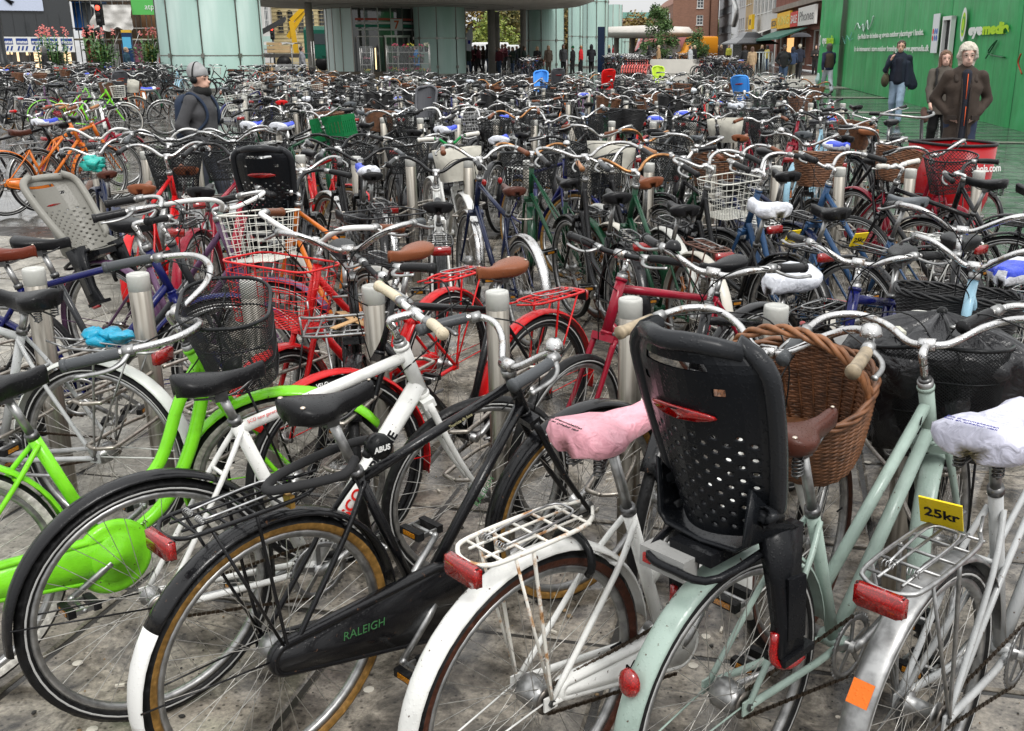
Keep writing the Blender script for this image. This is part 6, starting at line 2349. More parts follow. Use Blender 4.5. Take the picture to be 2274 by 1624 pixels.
scf = MB().mat(MAT('alu', (0.36, 0.35, 0.33)))
for q in range(9):
 x = L * (0.04 + 0.115 * q)
 for y in (-0.2, 0.5):
  scf.tube([(x, y, 0), (x, y, 7.5)], 0.028, n=5)
for z in (0.5, 2.0, 2.6, 4.0, 4.6, 6.0):
 scf.tube([(0, -0.2, z), (L, -0.2, z)], 0.028, n=5)
 scf.tube([(0, 0.5, z), (L, 0.5, z)], 0.028, n=5)
for q in range(4):
 scf.tube([(L * (0.1 + .22 * q), -0.22, 0.3), (L * (0.32 + .22 * q), -0.22, 2.4)], 0.022, n=5)
ob('scaffold_pole', scf, r)['kind'] = 'stuff'
for z in (2.05, 4.05, 6.05):
 ob('plank', MB().mat(wallmat('scaffold_board', (0.28, 0.22, 0.14), 0.2), True).box((L / 2, 0.15, z), (L, 0.6, 0.05)), r)
for q in range(7):
 cc2 = [(0.55, 0.08, 0.10), (0.45, 0.35, 0.05), (0.5, 0.5, 0.5), (0.1, 0.2, 0.4), (0.55, 0.2, 0.3), (0.55, 0.5, 0.1), (0.45, 0.45, 0.47)][q]
 ob('poster', MB().mat(MAT('plastic', cc2, 0.5), True).box((L * (0.08 + 0.13 * q), 1.3, 0.95), (L * 0.10, 0.03, 1.7)), r)
# traffic light
def traffic_light(px, d, label, H=3.3):
 c = at(px, 150, d)
 r = empty('traffic_light', (c.x, c.y, gz(d)), 0, label, 'traffic light')
 ob('pole', MB().mat(MAT('gloss', (0.03, 0.035, 0.04))).tube([(0, 0, 0), (0, 0, H - 0.8)], 0.08, n=10), r)
 ob('housing', MB().mat(bplastic(), True).box((0, 0, H - 0.4), (0.30, 0.22, 0.95)), r)
 for k_, cl in enumerate(('glow', 'off', 'off')):
  l = MB().mat(MAT('glow', (1.0, 0.04, 0.02), 5.0) if cl == 'glow' else MAT('plastic', (0.02, 0.02, 0.02)))
  l.sphere((0, -0.12, H - 0.10 - 0.3 * k_), 0.11, 12, 8, (1, 0.4, 1))
  ob('lamp', l, r)
 return r
traffic_light(236, 50, 'traffic light showing red before the scaffolding', 3.5)
traffic_light(611, 84, 'traffic light showing red left of the yellow building', 3.0)
c = at(290, 150, 50)
r = empty('pylon', (c.x, c.y, gz(50)), 0.1, 'dark blue information pylon with yellow top beside the scaffolding', 'pylon')
ob('body', MB().mat(MAT('gloss', (0.008, 0.03, 0.09)), True).box((0, 0, 1.15), (0.42, 0.2, 2.3)), r)
ob('top_panel', MB().mat(MAT('plastic', (0.10, 0.40, 0.62)), True).box((0, -0.105, 1.85), (0.38, 0.02, 0.5)), r)
ob('cap', MB().mat(MAT('plastic', (0.65, 0.40, 0.05)), True).box((0, 0, 2.36), (0.42, 0.21, 0.12)), r)
c = at(8, 150, 46)
r = empty('lamp_post', (c.x, c.y, gz(46)), 0, 'thick black post at the left edge in front of the shop', 'post')
ob('post', MB().mat(MAT('gloss', (0.02, 0.022, 0.025))).lathe([(0.30, 0), (0.28, 1.1), (0.20, 1.2), (0.18, 3.2)], n=14), r)

# ---- planters with canna lilies
LC = leafmat('canna_leaves', (0.025, 0.07, 0.015), (0.05, 0.14, 0.03), (0.10, 0.22, 0.05))
def planter(px, d, label, seed):
 rr = random.Random(seed)
 c = at(px, 150, d)
 r = empty('planter', (c.x, c.y, gz(d)), 0, label, 'planter', 'planters with flowering cannas')
 ob('bowl', MB().mat(MAT('gloss', (0.03, 0.03, 0.032))).lathe([(0, 0), (0.45, 0), (0.85, 0.5), (0.88, 0.62), (0.80, 0.62), (0.78, 0.55), (0, 0.55)], n=28), r)
 lf = MB().mat(LC)
 st_ = MB().mat(LC)
 fl = MB().mat(leafmat('canna_flowers', (0.45, 0.05, 0.05), (0.60, 0.16, 0.14), (0.70, 0.30, 0.25)), True)
 for k_ in range(34):
  a, q = rr.uniform(0, 2 * pi), rr.uniform(0, 0.62)
  h = rr.uniform(0.9, 1.75)
  bx, by = q * math.cos(a), q * math.sin(a)
  top = Vector((bx * 1.5, by * 1.5, 0.55 + h))
  st_.tube([(bx, by, 0.5), top], 0.012, n=4)
  for j in range(6):
   t = 0.25 + 0.7 * j / 6
   p = Vector((bx, by, 0.55)).lerp(top, t)
   aa = rr.uniform(0, 2 * pi)
   dv = Vector((math.cos(aa), math.sin(aa), rr.uniform(0.3, 0.9))).normalized() * rr.uniform(0.25, 0.42)
   w_ = Vector((-dv.y, dv.x, 0)).normalized() * 0.075
   m1 = p + dv * 0.5
   tip = p + dv + Vector((0, 0, -0.10))
   lf.add([p, m1 + w_ + Vector((0, 0, .02)), tip, m1 - w_ + Vector((0, 0, .02)), m1 - Vector((0, 0, .015))], [(0, 4, 1), (4, 2, 1), (0, 3, 4), (4, 3, 2)])
  if h > 1.45:
   for j in range(9):
    p = top + Vector((rr.uniform(-.07, .07), rr.uniform(-.07, .07), rr.uniform(-0.05, 0.30)))
    fl.add([p, p + Vector((.04, .01, .03)), p + Vector((.0, .02, .06)), p + Vector((-.035, -.01, .03))], [(0, 1, 2, 3)])
 for k_ in range(260):
  a, q = rr.uniform(0, 2 * pi), rr.uniform(0.5, 0.95)
  p = Vector((q * math.cos(a), q * math.sin(a), rr.uniform(0.35, 0.75)))
  v1 = Vector((rr.uniform(-1, 1), rr.uniform(-1, 1), rr.uniform(-1, .4))) * 0.09
  lf.add([p, p + v1 + Vector((0, 0, .03)), p + v1 * 1.8, p + v1 + Vector((.02, .02, -.03))], [(0, 1, 2, 3)])
 ob('stem', st_, r)['kind'] = 'stuff'
 ob('leaves', lf, r)['kind'] = 'stuff'
 ob('flowers', fl, r)['kind'] = 'stuff'
planter(118, 46, 'planter of red-flowering cannas farthest left behind the person in black', 1)
planter(229, 45.5, 'planter of red-flowering cannas between the two others', 2)
planter(342, 46, 'planter of red-flowering cannas beside the big glass column', 3)

# ---- flower stall
def flower_rack(px, d, W, label, wrapped, seed, H=1.7):
 rr = random.Random(seed)
 c = at(px, 150, d)
 r = empty('flower_rack', (c.x, c.y, gz(d)), 0.05, label, 'flower rack')
 f = MB().mat(MAT('alu', (0.45, 0.44, 0.42)))
 for x in (-W / 2, W / 2):
  for y in (-0.3, 0.3):
   f.tube([(x, y, 0), (x, y, H)], 0.018, n=5)
 ob('frame', f, r)
 for z in (0.25, 0.85, 1.4):
  ob('shelf', MB().mat(MAT('alu', (0.35, 0.34, 0.33)), True).box((0, 0, z), (W, 0.62, 0.025)), r)
 cols = [(0.50, 0.10, 0.16), (0.42, 0.40, 0.30), (0.35, 0.02, 0.06), (0.45, 0.40, 0.06), (0.50, 0.22, 0.27)]
 for si, z in enumerate((0.27, 0.87, 1.42)):
  n = int(W / 0.26)
  for k_ in range(n):
   x = -W / 2 + W * (k_ + .5) / n
   if (wrapped and rr.random() < 0.55) or si == 0:
    ob('bucket', MB().mat(MAT('plastic', (0.02, 0.02, 0.02))).lathe([(0.08, 0), (0.11, 0.26), (0.10, 0.26)], c=(x, 0, z), n=12), r)
    fl = MB()
    cl = cols[(k_ + si + seed) % 5]
    fl.mat(MAT('cloth', cl))
    hz_ = rr.uniform(0.24, 0.36)
    for q in range(14):
     fl.sphere((x + rr.uniform(-.15, .15), rr.uniform(-.14, .14), z + hz_ + rr.uniform(-.05, .08)), rr.uniform(.02, .04), 5, 4)
    fl.mat(MAT('cloth', (0.03, 0.09, 0.02)))
    for q in range(6):
     fl.sphere((x + rr.uniform(-.10, .10), rr.uniform(-.12, .12), z + 0.24), 0.05, 5, 4)
    o = ob('flowers', fl, r)
    o['kind'] = 'stuff'
 if wrapped:
  m, nt, b = nmat('clear_wrap')
  b.inputs['Base Color'].default_value = (0.8, 0.82, 0.84, 1)
  b.inputs['Roughness'].default_value = 0.15
  b.inputs['Alpha'].default_value = 0.05
  wp_ = MB().mat(m)
  rings = []
  for j in range(8):
   rings.append([Vector(((W / 2 + 0.05) * p[0] / 0.5 + 0.03 * noise.noise(Vector((i, j, seed))), 0.36 * p[1] / 0.5, 0.3 + j * 0.2)) for i, p in enumerate(rrect(1, 1, 0.2, 24))])
  wp_.loft(rings, caps=False)
  ob('plastic_wrap', wp_, r)
 return r
flower_rack(908, 53, 2.1, 'plastic-wrapped trolley rack of pink, white and yellow flowers before the shop', True, 2, 1.75)
flower_rack(815, 50, 0.5, 'narrow wrapped rack at the left of the flower trolleys', True, 3, 1.6)
flower_rack(632, 47, 2.6, 'steel trolley rack with a row of pink flowers below wooden crates', False, 1, 1.9)
CR = wallmat('pale_wood', (0.50, 0.34, 0.18), 0.15)
for n_, (px, d, z, w, h, lb) in enumerate([(613, 46.9, 1.42, 0.55, 0.45, 'large pale wooden crate on top of the steel trolley'), (636, 46.9, 1.42, 0.42, 0.30, 'smaller pale crate on top of the steel trolley'),
           (578, 45.5, 0.0, 0.75, 0.9, 'stacked pale crates on the ground left of the trolley'), (596, 46, 0.0, 0.5, 1.0, 'tall tan carton beside the stacked crates')]):
 c = at(px, 150, d)
 r = empty('crate', (c.x, c.y, gz(d) + z), 0.1 * n_, lb, 'crate')
 nsl = max(2, int(h / 0.15))
 for q in range(nsl):
  for sy in (-1, 1):
   ob('slat', MB().mat(CR, True).box((0, sy * 0.2, h * (q + .5) / nsl), (w, 0.02, h / nsl * 0.82)), r)
  for sx in (-1, 1):
   ob('slat', MB().mat(CR, True).box((sx * w / 2, 0, h * (q + .5) / nsl), (0.02, 0.4, h / nsl * 0.82)), r)
 ob('base', MB().mat(CR, True).box((0, 0, 0.01), (w, 0.4, 0.02)), r)
c = at(590, 150, 49)
r = empty('market_stall', (c.x, c.y, gz(49)), 0, 'market stall with rumpled grey tarpaulin roof next to the big glass column', 'stall')
tp = MB().mat(MAT('vinyl', (0.34, 0.33, 0.30)))
vs = []
for j in range(7):
 for i in range(13):
  vs.append((-1.6 + 3.2 * i / 12, -1 + 2 * j / 6, 1.75 + 0.10 * noise.noise(Vector((i * .5, j * .6, 1))) + 0.12 * math.sin(j * 0.5)))
tp.add(vs, [(j * 13 + i, j * 13 + i + 1, (j + 1) * 13 + i + 1, (j + 1) * 13 + i) for j in range(6) for i in range(12)])
ob('roof', tp, r)
pl = MB().mat(MAT('alu', (0.3, 0.3, 0.3)))
for x in (-1.5, 0, 1.5):
 for y in (-0.9, 0.9):
  pl.tube([(x, y, 0), (x, y, 1.8)], 0.025, n=5)
ob('pole', pl, r)
ob('counter', MB().mat(MAT('plastic', (0.45, 0.45, 0.46)), True).box((0, 0, 0.75), (2.8, 0.8, 0.3)), r)
# flag
c = at(1033, 100, 66)
r = empty('beach_flag', (c.x, c.y, gz(66)), 0, 'white sail flag with a small blue mark beside the canopy column', 'flag')
ob('pole', MB().mat(alu()).tube(cr([(0, 0, 0), (0.0, 0, 1.6), (0.1, 0, 2.4), (0.42, 0, 3.0)], 4), 0.02, n=6), r)
fl = MB().mat(MAT('vinyl', (0.66, 0.66, 0.74)), True)
fl.add([(0.0, 0, 1.4), (0.35, 0.03, 1.35), (0.50, 0.03, 2.2), (0.46, 0, 2.95), (0.12, 0, 2.4), (0.0, 0, 2.0)], [(0, 1, 2, 3, 4, 5)])
fl.mat(MAT('plastic', (0.05, 0.05, 0.35)), True).box((0.26, -0.02, 1.9), (0.16, 0.01, 0.22))
ob('sail', fl, r)
# ------------------------------------------------------------------ the bicycles nearest the viewer, one by one
PLACED = []          # (x, y) of every front hub, to keep fillers clear
GRP = 'bicycles parked at the stands'
def hero(S, x, y, h, lean=0.0, label='', root_only=False):
 wb = S.get('wb', 1.09)
 PLACED.append((x + wb * math.cos(math.radians(h)), y + wb * math.sin(math.radians(h)), x, y))
 return place_bike(build_parts(S), x, y, h, lean, label, GRP, PAINTS[S.get('paint', 'black')])

M_INK = MAT('plastic', (0.01, 0.01, 0.012))
M_INKW = MAT('plastic', (0.7, 0.7, 0.68))
M_INKR = MAT('plastic', (0.6, 0.02, 0.015))
def tube_text(body, root, a, b, r, t0, h, mat, bold=0.0, flip=False, side=-1, width=None):
 """lettering along a frame tube running from a to b, on the side away from +y"""
 a, b = Vector(a), Vector(b)
 x = (b - a).normalized()
 nrm = Vector((0, side, 0.25)).normalized()
 nrm = (nrm - x * nrm.dot(x)).normalized()
 y = nrm.cross(x)
 o = a + x * t0 + nrm * (r + 0.0012) - y * h * 0.35
 M = Matrix(((x.x, y.x, nrm.x, o.x), (x.y, y.y, nrm.y, o.y), (x.z, y.z, nrm.z, o.z), (0, 0, 0, 1)))
 return text('lettering', body, root, mat, M, h, 0.0006, bold=bold, width=width)

def tag25(x, z, rot=0.0, y=0.0):
 """small yellow price card on a rack"""
 mb = MB().mat(MAT('plastic', (0.85, 0.62, 0.02)), True)
 mb.box((0, 0, 0), (0.004, 0.092, 0.085))
 p = Part('price_card', mb.xf(T(x, y, z) @ Rz(rot) @ Ry(-0.5)), label='yellow card reading 25 kr')
 p.sub = []
 return p
def tag_text(root):
 for c in root.children:
  if c.name.startswith('price_card'):
   vs = [v.co for v in c.data.vertices]
   o = sum(vs, Vector()) / len(vs)
   e = max(vs, key=lambda v: v.z)
   xa = (vs[2] - vs[0]).normalized()
   ya = (vs[1] - vs[0]).normalized()
   n = xa.cross(ya)
   # read from behind the bicycle
   ux_, uy_ = -xa, ya
   nn = ux_.cross(uy_)
   oo = o + nn * 0.003 - ux_ * 0.036 - uy_ * 0.014
   M = Matrix(((ux_.x, uy_.x, nn.x, oo.x), (ux_.y, uy_.y, nn.y, oo.y), (ux_.z, uy_.z, nn.z, oo.z), (0, 0, 0, 1)))
   text('lettering', '25kr', c, M_INK, M, 0.04, 0.0004, bold=0.001)

WHITE_TIP = (0.20, MAT('gloss', (0.74, 0.74, 0.72)))
AX = lambda z, wb=1.09: wb - 0.055 - (z - R0) * math.cos(math.radians(69)) / math.sin(math.radians(69))
BBV = Vector((0.455, 0, 0.29))

# black roadster
lock = MB().mat(MAT('cloth', (0.015, 0.015, 0.016)))
lock.tube(cr([(0.24, -0.03, 0.79), (0.17, -0.075, 0.785), (0.05, -0.05, 0.785), (-0.01, -0.03, 0.79), (0.06, 0.03, 0.785), (0.18, 0.05, 0.79), (0.27, 0.04, 0.80), (0.30, -0.02, 0.82), (0.26, -0.05, 0.80)], 5), 0.012, n=8)
lock.mat(bplastic())
lock.lathe([(0, -0.02), (0.03, -0.02), (0.034, 0), (0.03, 0.02), (0, 0.02)], c=(0.29, -0.060, 0.82), axis='y', n=14)
padl = MB().mat(MAT('alu', (0.65, 0.38, 0.10))).box((0.035, -0.05, 0.755), (0.012, 0.03, 0.032))
r = hero(dict(paint='black', frame='gents', tube=0.0148, wb=1.13, headtop=0.87, seath=0.955, saddle='leather', rivets=True, springs=False, saddlecol='black',
    tyre='tan', stl=0.48, sta=67, ha=65, rake=0.075, reach=0.0, barscale=0.74, caser=0.118, bell=True, rhub='gear', rtip=WHITE_TIP, ra0=5, ra1=190, case='full', rack='black', rackx=-0.25, steer=-10, bar='city', grip='grey', gripl=0.15, barh=0.90, crank=3.9, fa0=25,
    extra=[Part('chain_lock', lock, sub=[Part('padlock', padl)])]),
  -0.73, 2.19, 47.9, 2, 'black roadster with tan tyres, closed chain case and white-tipped rear mudguard')
text('lettering', 'RALEIGH', r, MAT('plastic', (0.05, 0.16, 0.06)), T(0.15, -0.0695, 0.325) @ Ry(math.radians(6)) @ Rx(pi / 2), 0.034, 0.0004)
tube_text('RALEIGH', r, BBV, (AX(0.77, 1.13), 0, 0.77), 0.0175, 0.30, 0.024, MAT('plastic', (0.05, 0.16, 0.06)))
tube_text('Touriste de luxe', r, (0.27, 0, 0.72), (AX(0.84, 1.13), 0, 0.835), 0.0142, 0.30, 0.013, MAT('plastic', (0.35, 0.32, 0.18)))
text('lettering', 'ABUS', r, M_INKW, T(0.262, -0.0825, 0.814) @ Rx(pi / 2), 0.02, 0.0004, bold=0.0008)
tube_text('VELO', r, (0.12, 0, 1.0), (0.36, 0, 1.0), 0.03, 0.02, 0.014, M_INKW)

r = hero(dict(paint='white', frame='gents', tube=0.019, fat=1.35, wb=1.08, headtop=0.90, seath=0.93, saddle='sport', springs=False, fender='black', guard_m=bgloss(), ra1=182,
    steer=-12, bar='flat', barm='white', grip='cream', barh=1.0, reach=0.08, fguard=False, light=False, crank=0.4),
  -1.11, 2.41, 41.4, 0, 'white city bicycle with oversized straight tubes and black rear mudguard')
hb = Vector((AX(0.77, 1.08), 0, 0.77))
tube_text('SCO', r, BBV, hb, 0.0295, 0.17, 0.048, M_INKR, bold=0.0012)
tube_text('SUPREME', r, BBV, hb, 0.0295, 0.285, 0.044, M_INK, bold=0.0012)
tube_text('SCO new generation', r, (0.27, 0, 0.78), (AX(0.87, 1.08), 0, 0.865), 0.0185, 0.03, 0.013, M_INKR)

r = hero(dict(paint='lime', frame='swan', tube=0.0185, wb=1.10, headtop=0.86, ha=66, rake=0.07, reach=0.02, seath=0.89, saddle='wide', tyre='white', rhub='gear', fhub='dynamo', case='full', basket='mesh', bkz=0.78, bktilt=-0.22, bkx=-0.03,
    steer=-36, bar='dutch', barscale=1.12, grip='grey', gripl=0.15, barh=0.99, crank=3.6, lamp='black', caser=0.078, basketlabel='black mesh basket',
    extra=[Part('chainring_cover', MB().mat(paint()).lathe([(0, -0.076), (0.02, -0.077), (0.022, -0.072), (0.045, -0.074), (0.047, -0.069), (0.072, -0.071), (0.074, -0.066), (0.098, -0.068), (0.112, -0.062), (0.118, -0.05), (0.112, -0.035), (0, -0.035)], c=(0.455, 0, 0.29), axis='y', n=48), PAINTS['lime'])]),
  -1.72, 2.46, 46, -2, 'lime green bicycle with curved frame, lime chain case and black mesh basket')
tube_text('avalon', r, (0.5, 0, 0.30), (0.70, 0, 0.45), 0.023, 0.02, 0.03, MAT('plastic', (0.05, 0.02, 0.02)))
tube_text('WITTKOP', r, (0.08, 0, 0.905), (0.36, 0, 0.905), 0.042, 0.0, 0.014, M_INKW)

# white ladies bicycle with the pink cover
wk = MB().merge(basket_mb('wicker'))
wk.mat(MAT('wicker', (0.22, 0.09, 0.035)))
for q in range(3):
 pts = []
 for i in range(41):
  t = pi * i / 40
  base = Vector((0.0, 0.185 * math.cos(t), 0.235 + 0.17 * math.sin(t)))
  pts.append(base + Vector((0.009 * math.cos(i * 0.6 + q * 2.1), 0, 0.009 * math.sin(i * 0.6 + q * 2.1))))
 wk.tube(pts, 0.0065, n=6)
wk.xf(T(1.03, -0.01, 0.66) @ Rz(0.2) @ Ry(-0.42) @ Matrix.Diagonal((1.25, 1.12, 1.08, 1)))
r = hero(dict(paint='white', frame='step', tube=0.017, seath=0.94, saddle='leather', cover='pink', coverlabel='pink printed rain cover', tyre='brown', rhub='gear', rack='white', rack_m=MAT('rusty', (0.72, 0.70, 0.64)), case='part', caser=0.07, caser1=0.03, rackx=-0.19, rackl=0.33,
    ra1=205, steer=8, bar='city', barscale=1.05, grip='cork', barh=0.99, headtop=0.88, crank=0.9, stays=1, ringlock=True, bell=True, stand=False,
    extra=[Part('basket', wk, label='brown willow basket with a twisted handle')]),
  -0.08, 2.01, 43.5, 1, 'white ladies bicycle with pink saddle cover and rusting white luggage rack')
text('lettering', 'M', r, M_INK, T(0.235, -0.0685, 0.305) @ Rx(pi / 2), 0.05, 0.0004)
text('lettering', 'Dit drømmekøkken\nkun en cykeltur væk', r, M_INK, T(0.09, 0.055, 0.985) @ Rz(-pi / 2) @ Rx(0.05), 0.013, 0.0004)

# sage green with the black child seat; a drawstring bag over its basket
r = hero(dict(paint='sage', frame='step', tube=0.0175, seath=0.94, saddle='leather', saddlecol='darkbrown', rivets=True, rhub='gear', seat='black', seatz=0.77, seatx=-0.03, seatscale=0.92,
    basket='mesh', bkz=0.72, steer=16, bar='dutch', barscale=1.05, barh=1.01, headtop=0.90, grip='grey', gripl=0.14, ra1=200, crank=0.35, bell=True, stays=1),
  0.37, 1.99, 44, 0, 'sage green bicycle carrying a black child seat with red reflector')
SAGE = r
r = hero(dict(paint='silver', frame='mixte', tube=0.017, seath=0.96, saddle='wide', cover='lilac', coverlabel='lilac white printed rain cover', rack='silver', rackx=-0.265, ra1=205, crank=0.2, bar='city', barh=1.0, grip='black', stand='down',
    guard_m=alu(), extra=[tag25(0.05, 0.80, 0.15, 0.03), Part('sticker', MB().mat(MAT('plastic', (0.75, 0.16, 0.02))).box((-0.315, 0, 0.545), (0.003, 0.045, 0.05), Ry(0.62).to_3x3()))]),
  0.80, 1.94, 46, 0, 'silver bicycle with lilac printed saddle cover, wire rack and wide metal mudguard')
tag_text(r)
text('lettering', 'Dit drømmekøkken\nkun en cykeltur væk', r, MAT('plastic', (0.05, 0.05, 0.25)), T(0.09, 0.06, 1.007) @ Rz(-pi / 2), 0.014, 0.0004)

# ---- far side of the nearest stands, facing back
hero(dict(paint='red', frame='step', seath=0.93, saddle='leather', saddlecol='brown', springs=False, rack='red', rackx=-0.30, bar='city', barm='white', grip='brown', barh=1.06, basket='wirered', bkz=0.80, tyre='black', rim='black', levers=True, steer=10, case='part'),
  -0.57, 4.56, -120, 0, 'bright red bicycle with tan leather saddle, red rack and red wire front basket')
strap = MB().mat(MAT('cloth', (0.62, 0.38, 0.18)))
strap.loft([[Vector((x, y - 0.018, z)), Vector((x, y + 0.018, z)), Vector((x, y + 0.018, z + 0.003)), Vector((x, y - 0.018, z + 0.003))] for x, y, z in ((0.80, -0.06, 0.79), (0.81, -0.05, 0.812), (0.95, -0.01, 0.814), (1.08, 0.05, 0.812), (1.09, 0.06, 0.78))])
strap.bar((0.97, 0.0, 0.82), (1.06, -0.09, 0.815), 0.026, 0.004)
hero(dict(paint='black', frame='gents', seath=0.94, saddle='leather', saddlecol='brown', rivets=True, springs=False, rack='red', bar='riser', barm='black', grip='black', barh=1.0, fender='red', steer=-12, tyre='black', rim='black'),
  -0.12, 4.14, -128, 0, 'black bicycle with riveted tan saddle and red rear mudguard')
hero(dict(paint='crimson', frame='gents', tube=0.0175, seath=0.92, saddle='sport', springs=False, bar='flat', barm='black', grip='black', barh=1.03, light=True, guards=True, fender='black', fguard=False, ra1=150, steer=14, bell=False),
  0.83, 4.28, -140, 0, 'crimson bicycle with straight black handlebar and narrow black saddle')
hero(dict(paint='black', frame='gents', seath=0.94, saddle='wide', cover='white', rack='black', bar='trekking', grip='black', barh=1.06, steer=20, bell='black', fguard=True),
  0.97, 3.92, -128, 0, 'black bicycle with a white saddle cover and long chrome bar with bell')
r = hero(dict(paint='royal', frame='gents', tube=0.018, seath=0.97, saddle='sport', springs=False, bar='trekking', grip='black', barh=1.03, steer=10, lamp='chrome'),
  1.48, 4.28, -122, 0, 'royal blue bicycle with aluminium seat post and black sport saddle')
tube_text('ETERNITY', r, (0.27, 0, 0.79), (AX(0.9), 0, 0.89), 0.0175, 0.22, 0.022, M_INKW)
hero(dict(paint='black', frame='step', seath=0.95, saddle='wide', basket='rattanblack', bkz=0.61, bar='city', barh=1.08, grip='black', steer=8, fhub='dynamo'),
  1.86, 4.72, -112, 0, 'black bicycle with a large oval black rattan basket')
hero(dict(paint='black', frame='gents', seath=0.95, saddle='sport', bar='city', barh=1.05, grip='grey', frontrack='silver', fender='black', tyre='brown', steer=-8, springs=False, extra=[Part('rubber_strap', strap)]),
  -1.02, 4.52, -75, 0, 'black bicycle with a silver front carrier tied with a tan rubber strap')
hero(dict(paint='red', frame='gents', tube=0.016, seath=0.96, saddle='sport', bar='flat', grip='black', barh=1.02, fguard=False, steer=10, forkcol='red', rim='black'),
  1.52, 2.26, 66, 0, 'slim red bicycle with straight bar at the end of the near row')
# left end of the near row
ragb = MB().mat(MAT('vinyl', (0.01, 0.33, 0.52)))
for q in range(5):
 ragb.sphere((-0.02 - 0.05 * q * 0.6, 0.015 * math.sin(q * 2), 0.79 + 0.012 * math.cos(q * 3)), 0.036, 10, 7, (1.2, 1.1, 0.55))
ragb.v = [(x + noise.noise(Vector((x, y, z)) * 40) * 0.02, y + noise.noise(Vector((y, z, x)) * 40) * 0.02, z + noise.noise(Vector((z, x, y)) * 40) * 0.016) for x, y, z in ragb.v]
hero(dict(paint='silver', frame='gents', seath=0.93, saddle='wide', rack='silver', rackx=-0.28, fender='white', guard_m=MAT('gloss', (0.66, 0.68, 0.64)), rhub='gear', bar='city', barh=1.05, rtip=None,
    extra=[Part('cloth', ragb, label='bright blue wet cloth jammed in the rack')]),
  -1.70, 3.46, 168, 0, 'silver bicycle with white mudguard and a bright blue cloth on its rack')
hero(dict(paint='purple', frame='step', seath=0.93, saddle='wide', seat='grey', seatscale=0.92, seatx=-0.06, seatz=0.74, seattilt=-0.35, bar='dutch', barm='white', barscale=1.1, grip='black', barh=1.03, basket='wirewhite', bkz=0.80, steer=10, ringlock=True),
  -2.42, 5.22, -24, 0, 'purple bicycle with a grey child seat and a white wire basket')
hero(dict(paint='royal', frame='gents', seath=0.95, saddle='leather', saddlecol='redbrown', rivets=True, bar='city', barh=1.05, steer=5),
  -2.62, 4.18, 14, 0, 'dark blue bicycle with red-brown leather saddle beside the first post')
hero(dict(paint='charcoal', frame='gents', seath=0.95, saddle='sport', bar='riser', barm='black', barh=1.02, steer=5, guards=False),
  -2.58, 4.46, 2, 0, 'charcoal bicycle with black sport saddle at the left end of the near row')

# ---- near side of the second row
r = hero(dict(paint='orange', frame='gents', tube=0.013, seath=0.94, saddle='sport', rack='black', rearbasket='wire', bar='city', barm='black', grip='black', barh=1.0, guard_m=MAT('gloss', (0.62, 0.60, 0.55)), tyre='black', steer=15, refl=True),
  -0.98, 5.08, 131, 0, 'orange bicycle with slim tubes and a black basket on its rear rack')
hero(dict(paint='white', frame='gents', tube=0.019, seath=0.92, saddle='wide', rack='black', bar='city', barm='black', grip='black', barh=1.03, fender='black', guard_m=bgloss(), steer=-5),
  -0.71, 5.62, 98, 0, 'white bicycle seen from behind with broad red rack light')
r = hero(dict(paint='navy', frame='gents', seath=0.96, saddle='leather', saddlecol='darkbrown', bar='city', grip='brown', barh=1.08, guard_m=chrome(), fhub='dynamo', ra1=190, steer=-6, tyre='black', light=False, headtop=0.95),
  -0.25, 6.0, 114, 0, 'navy roadster with chrome mudguards and dark brown saddle')
hero(dict(paint='black', frame='swan', seath=0.96, saddle='wide', rack='black', bar='dutch', barscale=1.15, grip='black', barh=1.12, case='full', rhub='gear', steer=6, ra1=200),
  0.34, 5.74, 106, 0, 'black upright bicycle with swan-neck frame and black saddle')
hero(dict(paint='green', frame='step', seath=0.93, saddle='wide', rack='brown', bar='city', barm='bronze', grip='grey', barh=1.06, guard_m=MAT('gloss', (0.6, 0.57, 0.5)), tyre='brown', steer=4, refl=True),
  0.72, 5.44, 112, 0, 'dark green bicycle with rusty brown rack and cream mudguard')
r = hero(dict(paint='black', frame='swan', seath=0.93, saddle='wide', cover='white', rack='black', bar='dutch', barh=1.1, grip='black', steer=10, ra1=200, rtip=(0.2, MAT('gloss', (0.66, 0.64, 0.58))), extra=[tag25(0.0, 0.80, 0.1)]),
  1.22, 5.42, 118, 0, 'black bicycle with a white hood-like saddle cover and yellow price card')
tag_text(r)
r = hero(dict(paint='blue', frame='swan', tube=0.017, seath=0.93, saddle='wide', rack='black', fender='black', bar='city', barh=1.08, basket='wirewhite', steer=6, extra=[tag25(0.0, 0.80, -0.1)]),
  1.56, 5.34, 122, 0, 'blue bicycle with white wire basket, black rack and yellow price card')
tag_text(r)
hero(dict(paint='blue', frame='step', tube=0.0165, seath=0.95, saddle='wide', saddlecol='grey', rack='white', fender='black', bar='city', barh=1.08, steer=-8, grip='black'),
  2.08, 5.62, 126, 0, 'steel blue bicycle with grey saddle and white rack')
hero(dict(paint='black', frame='gents', seath=1.0, saddle='leather', springs=True, rack='black', bar='flat', barm='white', grip='white', barh=1.04, lever_m=MAT('gloss', (0.7, 0.7, 0.68)), steer=0, fguard=False),
  2.72, 6.08, 134, 0, 'black bicycle with coil-sprung saddle and white grips')
hero(dict(paint='black', frame='step', seath=0.94, saddle='wide', seat='black', seatx=-0.02, seatz=0.80, seatscale=0.88, bar='city', barh=1.02, steer=0),
  -1.68, 5.78, 92, 0, 'black bicycle with black child seat turned squarely to the viewer')
hero(dict(paint='red', frame='gents', seath=0.92, saddle='wide', saddlecol='brown', bar='city', barh=1.05, steer=5, basket='mesh', fine=False),
  -2.74, 6.42, 95, 0, 'red bicycle with tan saddle at the left end of the second row')
